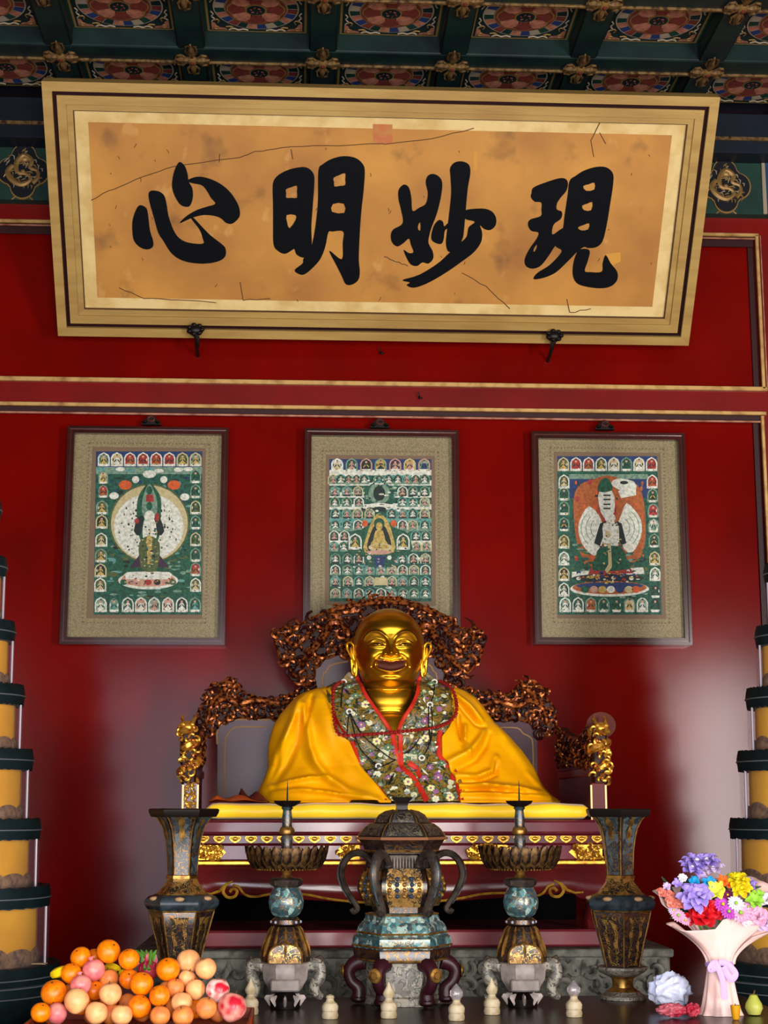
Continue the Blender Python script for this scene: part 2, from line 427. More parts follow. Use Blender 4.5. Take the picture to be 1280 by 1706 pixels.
def coffer_mesh():
    mm = M(); h = GS/2 - bw
    up = lambda d0: (lambda a, b, d: Vector((a, b, -d0 + d)))
    sq = lambda s: [(-s, -s), (s, -s), (s, s), (-s, s)]
    mm.plate([sq(h)], up(0.0), c_green, 0.02)
    mm.plate([sq(h - 0.012), sq(h - 0.024)[::-1]], up(0.003), c_gold)
    mm.plate([sq(h - 0.03)], up(0.004), c_dgreen)
    circ = lambda r, n=40: [(r*cos(2*pi*k/n), r*sin(2*pi*k/n)) for k in range(n)]
    def ringseg(r0, r1, a0, a1, d0, mt, n=4):
        o = [(r1*cos(a0+(a1-a0)*k/n), r1*sin(a0+(a1-a0)*k/n)) for k in range(n+1)]
        i = [(r0*cos(a0+(a1-a0)*k/n), r0*sin(a0+(a1-a0)*k/n)) for k in range(n+1)]
        mm.plate([o + i[::-1]], up(d0), mt)
    for q in range(4):                     # corner pieces
        ca, sa = cos(pi/2*q), sin(pi/2*q); R = lambda x, y: (x*ca - y*sa, x*sa + y*ca)
        c0 = h - 0.036
        mm.plate([[R(c0, c0), R(c0 - 0.085, c0), R(c0 - 0.07, c0 - 0.02), R(c0 - 0.03, c0 - 0.03), R(c0 - 0.02, c0 - 0.07), R(c0, c0 - 0.085)]], up(0.006), c_pink)
        mm.tube([(*R(c0 - 0.025 + 0.014*cos(t*0.7), c0 - 0.025 + 0.014*sin(t*0.7)), -0.008) for t in range(9)], 0.003, c_gold, 4, closed=True)
        for s in (0, 1):
            sw = (lambda x, y: (x, y)) if s == 0 else (lambda x, y: (y, x))
            pts = crom([sw(c0 - 0.09, c0 - 0.004), sw(c0 - 0.115, c0 - 0.018), sw(c0 - 0.14, c0 - 0.005), sw(c0 - 0.165, c0 - 0.014), sw(c0 - 0.19, c0 - 0.004)], 4)
            mm.tube([(*R(p.x, p.y), -0.007) for p in [Vector((a[0], a[1])) for a in pts]], 0.0045, c_cream, 4)
            pts = crom([sw(c0 - 0.075, c0 - 0.035), sw(c0 - 0.10, c0 - 0.04), sw(c0 - 0.112, c0 - 0.028), sw(c0 - 0.098, c0 - 0.02)], 4)
            mm.tube([(*R(p.x, p.y), -0.007) for p in [Vector((a[0], a[1])) for a in pts]], 0.004, c_gold, 4)
    mm.plate([circ(0.222)], up(0.008), c_cream)
    pal = [c_brick, c_green, c_pink, c_blue, c_cream, c_dgreen, c_pink, c_blue]
    for k in range(24):
        a = 2*pi*k/24; ringseg(0.165, 0.214, a + 0.012, a + 2*pi/24 - 0.012, 0.010, pal[k*3 % 8])
    mm.plate([circ(0.163)], up(0.012), c_gold)
    mm.plate([circ(0.157)], up(0.014), c_brick)
    for k in range(8):
        a = 2*pi*k/8
        pet = [(0.05, -0.02), (0.085, -0.05), (0.13, -0.052), (0.15, -0.02), (0.15, 0.02), (0.13, 0.052), (0.085, 0.05), (0.05, 0.02)]
        rot = lambda p, s: (s*p[0]*cos(a) - p[1]*s*sin(a), s*p[0]*sin(a) + p[1]*s*cos(a))
        mm.plate([[rot(p, 1) for p in pet]], up(0.016), c_gold)
        mm.plate([[rot((0.1 + (p[0]-0.1)*0.86, p[1]*0.86), 1) for p in pet]], up(0.018), c_pink if k % 2 else c_brick)
    mm.plate([circ(0.055, 20)], up(0.020), c_gold)
    mm.plate([circ(0.048, 20)], up(0.022), c_dgreen)
    for k in range(6):
        a = 2*pi*k/6; mm.tube([(0.02*cos(a), 0.02*sin(a), -0.022), (0.03*cos(a+0.4), 0.03*sin(a+0.4), -0.024)], 0.004, c_brick, 5)
    return mesh_of('coffer_panel', mm, Vector((0, 0, 0)), smooth=0)
cm = coffer_mesh()
for i in range(len(GY) - 1):
    yc = GY[i] - GS/2
    for x in xs[:-1]:
        if abs(x + GS/2) > (2.6 if i < 4 else 1.9): continue
        if i > 9: continue
        o = place('coffer_panel', cm, ceil, (x + GS/2, yc, ZC + 0.10))
def cross_mesh():
    mm = M()
    for k in range(4):
        a = pi/2*k
        prof = [(0.0, 0.018), (0.03, 0.016), (0.05, 0.024), (0.075, 0.017), (0.105, 0.006)]
        mm.tube([(d*cos(a), d*sin(a), -0.006) for d, r in prof], [r for d, r in prof], gold_dull, 6)
        for s in (-1, 1):
            pts = [(0.035, 0.012*s), (0.06, 0.034*s), (0.09, 0.03*s), (0.10, 0.012*s)]
            mm.tube([(x*cos(a) - y*sin(a), x*sin(a) + y*cos(a), -0.008) for x, y in pts], [0.006, 0.008, 0.006, 0.003], gold_dull, 5)
    mm.ball((0, 0, -0.01), (0.03, 0.03, 0.02), c_gold, 10, 6); mm.ball((0, 0, -0.024), (0.014, 0.014, 0.012), c_brick, 8, 5)
    return mesh_of('cross_ornament', mm, Vector((0, 0, 0)))
xm = cross_mesh()
for y in GY[1:4]:
    for x in xs:
        if abs(x) < 2.6: place('cross_ornament', xm, ceil, (x, y + 0.03, ZC - 0.006)).scale = (0.88, 1.6, 1.0)
# ================================================================== the hanging calligraphy plaque, leaning forward at the top
PB = Vector((-0.01, 8.45, 4.21)); PT = Vector((-0.01, 7.6, 5.315))
eu = Vector((1, 0, 0)); ev = (PT - PB).normalized(); en = eu.cross(ev)
PH = (PT - PB).length; PW = 1.775
def pl(px, py):
    d = ray(px, py); t = (PB - CAM).dot(en) / d.dot(en); q = CAM + d*t - PB
    return (q.dot(eu), q.dot(ev))
def pp(u, v, d=0.0): return PB + eu*u + ev*v - en*d        # d > 0 goes into the board
plq = thing('calligraphy_plaque', 'wide gilt framed plaque with four large black brush characters, leaning out under the ceiling', 'plaque', PB)
def frame(name, o0, o1, d0, d1, mat, parent, n_rails=True):
    """mitred rails between inset o0 and inset o1, front at depth d0, back at d1"""
    c = lambda o: [(-PW + o, o), (PW - o, o), (PW - o, PH - o), (-PW + o, PH - o)]
    a, b = c(o0), c(o1)
    for k in range(4):
        m = M(); k2 = (k+1) % 4
        m.plate([[a[k], a[k2], b[k2], b[k]]], lambda u, v, d: pp(u, v, d0 + d), mat, d1 - d0)
        obj(name, m, parent)
frame('outer_rail', 0.0, 0.05, -0.03, 0.06, tan_wood, plq)
frame('dark_fillet', 0.05, 0.072, -0.008, 0.05, mk('dark_maroon_fillet', '#210608', r=0.6, spec=0.1), plq)
frame('inner_rail', 0.072, 0.118, -0.022, 0.05, tan_wood, plq)
frame('inner_bead', 0.118, 0.15, -0.010, 0.05, tan_wood, plq)
frame('thin_line', 0.15, 0.154, -0.004, 0.04, mk('frame_line_brown', '#4a2a14', r=0.5), plq)
m = M(); i = 0.154; m.plate([[(-PW+i, i), (PW-i, i), (PW-i, PH-i), (-PW+i, PH-i)]], lambda u, v, d: pp(u, v, 0.012 + d), mat_pale, 0.03)
obj('silk_border', m, plq)

def paper_material():
    mt, nt, b = nodes('aged_tan_paper'); N = nt.nodes; L = nt.links
    tc = N.new('ShaderNodeTexCoord')
    def ns(sc, det=5, st=(1, 1, 1)):
        mp = N.new('ShaderNodeMapping'); mp.inputs['Scale'].default_value = st; L.new(tc.outputs['Object'], mp.inputs[0])
        t = N.new('ShaderNodeTexNoise'); t.inputs['Scale'].default_value = sc; t.inputs['Detail'].default_value = det; L.new(mp.outputs[0], t.inputs['Vector']); return t
    def ramp(t, p0, c0, p1, c1):
        r = N.new('ShaderNodeValToRGB'); e = r.color_ramp.elements; e[0].position = p0; e[1].position = p1; e[0].color = c0; e[1].color = c1
        L.new(t.outputs['Fac'], r.inputs[0]); return r
    a = ramp(ns(2.2), 0.3, lin('#bd8431'), 0.72, lin('#966022'))
    s = ramp(ns(5.0, 8), 0.60, (0, 0, 0, 1), 0.74, (1, 1, 1, 1))
    mx = N.new('ShaderNodeMix'); mx.data_type = 'RGBA'; mx.inputs['B'].default_value = lin('#5c3814')
    mu = N.new('ShaderNodeMath'); mu.operation = 'MULTIPLY'; mu.inputs[1].default_value = 0.55
    L.new(s.outputs['Color'], mu.inputs[0]); L.new(mu.outputs[0], mx.inputs['Factor']); L.new(a.outputs['Color'], mx.inputs['A'])
    s2 = ramp(ns(9.0, 8, (1, 1, 0.5)), 0.63, (0, 0, 0, 1), 0.70, (1, 1, 1, 1))
    mx2 = N.new('ShaderNodeMix'); mx2.data_type = 'RGBA'; mx2.inputs['B'].default_value = lin('#c4924c')
    mu2 = N.new('ShaderNodeMath'); mu2.operation = 'MULTIPLY'; mu2.inputs[1].default_value = 0.5
    L.new(s2.outputs['Color'], mu2.inputs[0]); L.new(mu2.outputs[0], mx2.inputs['Factor']); L.new(mx.outputs['Result'], mx2.inputs['A'])
    L.new(mx2.outputs['Result'], b.inputs['Base Color']); b.inputs['Roughness'].default_value = 0.62
    return mt
paper = paper_material()
m = M(); i = 0.215; m.plate([[(-PW+i+0.01, i), (PW-i-0.01, i), (PW-i-0.01, PH-i), (-PW+i+0.01, PH-i)]], lambda u, v, d: pp(u, v, 0.008 + d), paper, 0.004)
pap = obj('paper_field', m, plq)

def zc(ox, oy, k, pts): return [pl(ox + x/k, oy + y/k) for x, y in pts]
A = (200, 240, 2.909); B = (630, 240, 2.909)
CH = {
 'heart': (A, [
  [[(95,298),(125,310),(135,340),(145,420),(160,470),(158,500),(130,512),(95,500),(68,470),(60,430),(60,375),(75,325)]],
  [[(138,245),(150,228),(185,230),(213,250),(225,290),(235,350),(260,420),(290,460),(335,480),(402,484),(400,455),(385,415),(345,362),(355,358),(400,405),(440,445),(495,488),(512,510),(510,545),(480,568),(420,580),(350,577),(290,560),(245,525),(210,470),(185,430),(165,360),(145,290)]],
  [[(290,88),(315,110),(328,150),(332,182),(350,215),(353,260),(340,298),(320,305),(290,292),(262,245),(252,200),(258,150),(272,110)]],
  [[(325,178),(370,160),(420,165),(480,190),(530,230),(565,280),(580,320),(578,355),(545,386),(515,383),(495,365),(470,352),(430,345),(390,347),(345,360),(290,384),(320,352),(370,322),(420,305),(462,290),(440,260),(420,225),(395,200),(350,190)]]]),
 'bright': (A, [
  [[(745,180),(770,150),(820,125),(880,113),(915,120),(940,150),(942,200),(935,300),(928,400),(930,480),(925,520),(905,548),(880,550),(855,535),(845,510),(830,518),(800,533),(770,522),(745,490),(742,400),(742,300),(740,220)],
   [(805,220),(832,210),(858,203),(858,232),(858,262),(832,262),(806,262),(806,240)], [(808,345),(850,345),(852,368),(822,410),(810,380)]],
  [[(962,130),(985,98),(1030,72),(1085,60),(1140,68),(1175,95),(1187,130),(1182,220),(1170,330),(1162,450),(1158,560),(1163,620),(1155,660),(1125,682),(1095,680),(1075,640),(1050,590),(1015,518),(1075,560),(1080,480),(1082,425),(1030,425),(1010,430),(995,500),(970,560),(930,605),(895,632),(870,632),(847,612),(885,580),(890,556),(920,520),(935,470),(950,380),(960,270)],
   [(1035,165),(1062,152),(1092,142),(1092,172),(1092,200),(1065,204),(1040,207),(1038,186)], [(1032,292),(1085,290),(1088,335),(1028,330)]]]),
 'wonder': (B, [
  [[(100,225),(125,198),(150,212),(162,260),(168,325),(200,310),(232,290),(242,240),(232,190),(240,158),(265,146),(295,158),(312,190),(305,260),(285,340),(262,400),(250,440),(245,480),(265,520),(268,555),(245,580),(215,575),(190,592),(160,585),(140,555),(125,515),(150,530),(172,525),(160,490),(150,460),(125,480),(95,497),(70,480),(62,445),(75,415),(120,385),(112,320),(100,270)],
   [(205,380),(195,395),(195,415),(206,420)]],
  [[(270,400),(295,370),(315,378),(322,400),(340,385),(345,405),(325,420),(318,465),(305,485),(275,478),(258,455)]],
  [[(350,120),(370,92),(405,85),(440,100),(448,140),(435,220),(425,330),(415,440),(405,475),(415,500),(350,525),(330,490),(335,420),(345,340),(355,240),(352,160)]],
  [[(425,322),(470,315),(520,315),(555,330),(573,360),(570,395),(545,417),(515,412),(495,395),(505,430),(500,475),(465,525),(400,575),(320,630),(240,675),(175,697),(140,685),(155,672),(120,660),(200,635),(290,580),(345,530),(400,480),(430,450),(440,405),(470,378),(425,365),(415,345)]]]),
 'appear': (B, [
  [[(745,240),(755,212),(820,185),(890,166),(920,182),(915,225),(885,262),(868,290),(868,318),(892,330),(888,362),(852,392),(847,440),(895,410),(920,420),(900,470),(860,495),(830,540),(790,590),(750,605),(718,592),(712,560),(735,510),(770,460),(778,430),(745,422),(728,395),(738,368),(790,350),(793,320),(792,285),(760,280),(742,258)],
   [(770,488),(755,510),(758,525),(770,505)]],
  [[(930,180),(960,155),(1000,130),(1060,112),(1110,115),(1140,145),(1140,200),(1125,300),(1110,390),(1090,470),(1060,500),(1020,505),(1000,500),(970,520),(920,570),(860,625),(800,650),(755,655),(775,625),(830,590),(880,540),(890,515),(860,490),(895,420),(905,350),(920,250)],
   [(995,205),(1022,196),(1050,188),(1050,222),(1010,228)], [(990,300),(1015,290),(1040,282),(1035,322),(1000,322)], [(970,405),(998,393),(1025,385),(1020,415),(985,420)]],
  [[(975,515),(1025,515),(1020,560),(1003,615),(1030,622),(1085,620),(1090,580),(1105,540),(1130,580),(1160,620),(1160,660),(1130,690),(1080,700),(1010,692),(965,675),(945,635),(950,570)]]]),
}
LB = {'heart': 'black brush character at the far left', 'bright': 'black brush character second from the left', 'wonder': 'black brush character second from the right', 'appear': 'black brush character at the far right'}
for nm, ((ox, oy, k), strokes) in CH.items():
    m = M()
    for j, loops in enumerate(strokes):
        L2 = []
        for q, l in enumerate(loops):
            z = zc(ox, oy, k, l)
            L2.append([(p.x, p.y) for p in crom(z, 4 if q == 0 else 2, True)])
        m.plate(L2, lambda u, v, d: pp(u, v, 0.0035 - 0.0004*j + d), ink, 0.004)
    obj('brush_character', m, plq, label=LB[nm], smooth=0)
# paper damage: cracks, the faded red seal, a flaked patch
crack = mk('paper_crack_brown', '#4f2c0e', r=0.7)
def strip(m, pts, w, d):
    P = [Vector(pl(*p)) for p in pts]
    for a, b in zip(P, P[1:]):
        t = (b - a).normalized(); nrm = Vector((-t.y, t.x)) * w
        m.add([pp(*(a - nrm), d), pp(*(b - nrm), d), pp(*(b + nrm), d), pp(*(a + nrm), d)], [(0, 1, 2, 3)], crack)
m = M(); random.seed(2)
for line in ([(152,333),(190,315),(240,294),(290,278),(350,268),(400,264),(425,253),(470,247),(540,243),(640,240)], [(640,240),(720,231),(790,214)], [(485,248),(488,266)], [(366,257),(365,271)],
             [(198,480),(240,497),(300,500),(360,505)], [(400,470),(405,500),(450,498)], [(1000,205),(985,235),(990,262)], [(640,428),(660,436),(680,444)], [(770,455),(810,478),(850,515)], [(1000,222),(1010,240)], [(945,500),(950,522),(985,515)]):
    P = []
    for (x0, y0), (x1, y1) in zip(line, line[1:]):
        P += [(lerp(x0, x1, t/4), lerp(y0, y1, t/4) + random.uniform(-1.2, 1.2)) for t in range(4)]
    P.append(line[-1]); strip(m, P, 0.0022, 0.006)
for k in range(46):
    x, y = random.uniform(165, 1090), random.uniform(215, 500); a = random.uniform(0.9, 2.2); l = random.uniform(2, 8)
    strip(m, [(x, y), (x + l*cos(a)*0.5 + 1, y + l*sin(a)*0.5), (x + l*cos(a), y + l*sin(a))], 0.0015, 0.006)
obj('crack_line', m, plq, kind='stuff', smooth=0)
m = M(); m.plate([[pl(*p) for p in ((622,207),(654,208),(654,240),(622,239))]], lambda u, v, d: pp(u, v, 0.007 + d), mk('faded_red_seal', '#b2643a', r=0.6, c2='#ac7a3c', sc=12, lo=0.4, hi=0.6))
obj('red_seal', m, plq, smooth=0)
flk = mk('bare_paper_flake', '#c08a34', r=0.6)
m = M(); m.plate([[pl(*p) for p in ((1010,424),(1034,421),(1035,436),(1022,442),(1013,436))]], lambda u, v, d: pp(u, v, 0.0068 + d), flk)
obj('paper_flake', m, plq, smooth=0); m = M()
m.plate([[pl(*p) for p in ((790,252),(796,252),(795,284),(789,284))]], lambda u, v, d: pp(u, v, 0.0068 + d), flk)
obj('paper_flake', m, plq, smooth=0)
# iron hooks that carry the lower edge
for px, py, lb in ((327, 543, 'black iron rosette hook under the left part of the plaque'), (921, 553, 'black iron rosette hook under the right part of the plaque')):
    u, v = pl(px, py); c = pp(u, v, -0.066)
    h = thing('plaque_hook', lb, 'hook', c, 'hooks carrying the plaque')
    m = M(); m.ball(c, (0.045, 0.03, 0.034), iron, 12, 8)
    for k in range(7):
        a = 2*pi*k/7; m.ball(c + Vector((0.036*cos(a), -0.012, 0.026*sin(a))), (0.016, 0.014, 0.013), iron, 8, 6)
    obj('rosette', m, h)
    s = -1 if px > 600 else 1
    m = M(); m.tube([c + Vector((0, 0, -0.02)), c + Vector((0.012*s, 0.0, -0.05)), c + Vector((0.016*s, 0.03, -0.09))], [0.018, 0.013, 0.006], iron, 8)
    e_ = pp(u, -0.03, -0.03); m.tube([c + Vector((0.012*s, 0.0, -0.04)), e_, e_ + Vector((0, 0.06, -0.01)), Vector((c.x, WY + 0.005, e_.z - 0.03))], 0.010, iron, 8)
    obj('shank', m, h)
# ================================================================== three framed paintings on the wall
fr_dark = mk('dark_brown_frame', '#2a0d0a', r=0.22, c2='#3b1510', sc=4, coat=0.5)
fr_edge = mk('brown_frame_edge', '#4a1f17', r=0.25, coat=0.4)
def weave(name, c1, c2):
    mt, nt, b = nodes(name); N = nt.nodes; L = nt.links
    tc = N.new('ShaderNodeTexCoord'); v = N.new('ShaderNodeTexVoronoi'); v.inputs['Scale'].default_value = 130; v.inputs['Randomness'].default_value = 0.9
    L.new(tc.outputs['Object'], v.inputs['Vector'])
    r = N.new('ShaderNodeValToRGB'); r.color_ramp.elements[0].color = lin(c1); r.color_ramp.elements[1].color = lin(c2)
    r.color_ramp.elements[0].position = 0.25; r.color_ramp.elements[1].position = 0.65
    L.new(v.outputs['Distance'], r.inputs[0]); L.new(r.outputs[0], b.inputs['Base Color'])
    bp = N.new('ShaderNodeBump'); bp.inputs['Strength'].default_value = 0.25; bp.inputs['Distance'].default_value = 0.003
    L.new(v.outputs['Distance'], bp.inputs['Height']); L.new(bp.outputs[0], b.inputs['Normal'])
    b.inputs['Roughness'].default_value = 0.6
    return mt
brocade = weave('gold_brocade_mount', '#8a7c56', '#716340')
br_edge = mk('brown_mount_edge', '#6b5640', r=0.6)
PM = {k: mk('pigment_' + k, c, r=0.55, c2=c2, sc=60, lo=0.42, hi=0.6) for k, c, c2 in (
    ('teal', '#15543f', '#0a3328'), ('blue', '#12264c', '#183462'), ('white', '#cfcfbf', '#a9ad9c'), ('cream', '#b3a679', '#a3966a'), ('orange', '#c2531c', '#a5441a'),
    ('rust', '#8a4318', '#a1581f'), ('red', '#9c2c22', '#7d2420'), ('green', '#0b3a25', '#14553a'), ('dark', '#0c1614', '#13261e'), ('gold', '#b59b4e', '#8f7a3c'),
    ('sage', '#728c74', '#506e5c'), ('skin', '#b98f78', '#a87a62'), ('olive', '#4f5c2c', '#3c4826'), ('purple', '#3a2038', '#2c1a30'), ('aqua', '#5c9086', '#3e7268'), ('peach', '#b08a76', '#96725e'))}
PY = WY - 0.05
class Paint:
    def __init__(s): s.m = M(); s.lv = 0
    def poly(s, pts, mat, lv, sm=0):
        if sm: pts = [(p.x, p.y) for p in crom(pts, sm, True)]
        s.m.plate([pts], lambda u, v, d: at(u, v, PY - 0.004 - 0.0006*lv), PM[mat])
    def ell(s, x, y, a, b, mat, lv, n=16, a0=0, a1=2*pi):
        s.poly([(x + a*cos(a0 + (a1-a0)*k/n), y + b*sin(a0 + (a1-a0)*k/n)) for k in range(n)], mat, lv)
    def arch(s, x, y, w, h, mat, lv):         # pointed arch standing on y + h/2
        s.poly([(x - w, y + h), (x - w, y - h*0.2), (x - w*0.75, y - h*0.65), (x, y - h), (x + w*0.75, y - h*0.65), (x + w, y - h*0.2), (x + w, y + h)], mat, lv)
    def fig(s, x, y, w, h, halo, back, body, head='skin', base='white', lv=2):
        s.arch(x, y, w, h*0.9, halo, lv); s.arch(x, y + h*0.06, w*0.78, h*0.8, back, lv + 1)
        s.poly([(x - w*0.55, y + h*0.62), (x - w*0.38, y - h*0.05), (x, y - h*0.3), (x + w*0.38, y - h*0.05), (x + w*0.55, y + h*0.62)], body, lv + 2)
        s.ell(x, y - h*0.34, w*0.2, h*0.17, head, lv + 3, 8)
        rd = random
        for q in (-1, 1):
            s.poly([(x + q*w*0.12, y - h*0.05), (x + q*w*0.52, y + h*0.30), (x + q*w*0.42, y + h*0.42), (x + q*w*0.08, y + h*0.12)], 'dark' if body not in ('dark', 'purple') else 'gold', lv + 3.3)
            s.ell(x + q*w*0.62, y + h*0.05, w*0.10, h*0.22, rd.choice(['dark', 'green', 'white']), lv + 3.4, 6)
        s.ell(x, y - h*0.55, w*0.14, h*0.09, 'dark', lv + 3.5, 6)
        for q in range(3): s.ell(x + rd.uniform(-.6, .6)*w, y + rd.uniform(0.45, 0.9)*h, w*0.14, h*0.06, rd.choice(['red', 'dark', 'gold', 'green', 'white']), lv + 3.8, 6)
        s.poly([(x - w*0.8, y + h*0.62), (x + w*0.8, y + h*0.62), (x + w*0.65, y + h*0.92), (x - w*0.65, y + h*0.92)], base, lv + 3)
def thangka(name_label, out, inn, fld, draw, hang):
    """out / inn / fld: x0, y0, x1, y1 in the photograph at the top edge of each rectangle, all on the wall plane"""
    x0, z1 = at(out[0], out[1], PY).x, at((out[0]+out[2])/2, out[1] + 2, PY).z
    x1, z0 = at(out[2], out[1], PY).x, at((out[0]+out[2])/2, out[3], PY).z
    root = thing('framed_painting', name_label, 'painting', ((x0+x1)/2, WY, z0), 'framed paintings on the red wall')
    t = 0.038
    for k in range(4):
        m = M()
        for o0, o1, y0, mat in ((0, 0.014, PY - 0.045, fr_dark), (0.014, 0.022, PY - 0.034, fr_edge), (0.022, t, PY - 0.040, fr_dark)):
            a = [(x0+o0, z0+o0), (x1-o0, z0+o0), (x1-o0, z1-o0), (x0+o0, z1-o0)]; b = [(x0+o1, z0+o1), (x1-o1, z0+o1), (x1-o1, z1-o1), (x0+o1, z1-o1)]
            k2 = (k+1) % 4
            m.plate([[a[k], a[k2], b[k2], b[k]]], lambda u, v, d: Vector((u, y0 + d, v)), mat, WY - y0)
        obj('frame_rail', m, root)
    obj('silk_mount', M().box(x0 + t, x1 - t, PY, PY + 0.03, z0 + t, z1 - t, brocade), root)
    fx0, fz1 = at(fld[0], fld[1], PY).x, at((fld[0]+fld[2])/2, fld[1], PY).z
    fx1, fz0 = at(fld[2], fld[1], PY).x, at((fld[0]+fld[2])/2, fld[3], PY).z
    obj('mount_edge', M().box(fx0 - 0.02, fx1 + 0.02, PY - 0.002, PY + 0.005, fz0 - 0.022, fz1 + 0.022, br_edge), root)
    # stitched dots along the mount
    m = M()
    for k in range(34):
        xx = lerp(fx0 - 0.035, fx1 + 0.035, k/33)
        for zz in (fz0 - 0.045, fz1 + 0.045): m.box(xx - 0.004, xx + 0.004, PY - 0.002, PY, zz - 0.004, zz + 0.004, br_edge)
    for k in range(48):
        zz = lerp(fz0 - 0.04, fz1 + 0.04, k/47)
        for xx in (fx0 - 0.04, fx1 + 0.04): m.box(xx - 0.004, xx + 0.004, PY - 0.002, PY, zz - 0.004, zz + 0.004, br_edge)
    obj('stitching', m, root, kind='stuff', smooth=0)
    P = Paint(); draw(P); obj('painted_image', P.m, root, smooth=0, recalc=False)
    # carved hanger above the top rail
    c = at(hang[0], hang[1], PY - 0.02); m = M()
    m.plate([[(-0.055, -0.022), (0.055, -0.022), (0.05, -0.008), (0.034, 0.006), (0.022, 0.026), (0, 0.034), (-0.022, 0.026), (-0.034, 0.006), (-0.05, -0.008)]], lambda u, v, d: c + Vector((u, d, v)), iron, 0.03)
    m.tube([c + Vector((0.018*cos(a), -0.012, 0.008 + 0.014*sin(a))) for a in [2*pi*k/10 for k in range(10)]], 0.006, fr_edge, 6, closed=True)
    for s in (-1, 1): m.ball(c + Vector((0.036*s, -0.005, -0.008)), (0.014, 0.012, 0.01), iron, 8, 5)
    obj('hanger', m, root)
    return root

def row(P, xs, y, w, h, specs, lv=2):
    for i, x in enumerate(xs):
        s = specs[i % len(specs)]; P.fig(x, y, w, h, *s, lv=lv)
def lin_xs(a, b, n): return [lerp(a, b, k/(n-1)) for k in range(n)]
G = ('sage', 'green', 'white'); 
random.seed(11)

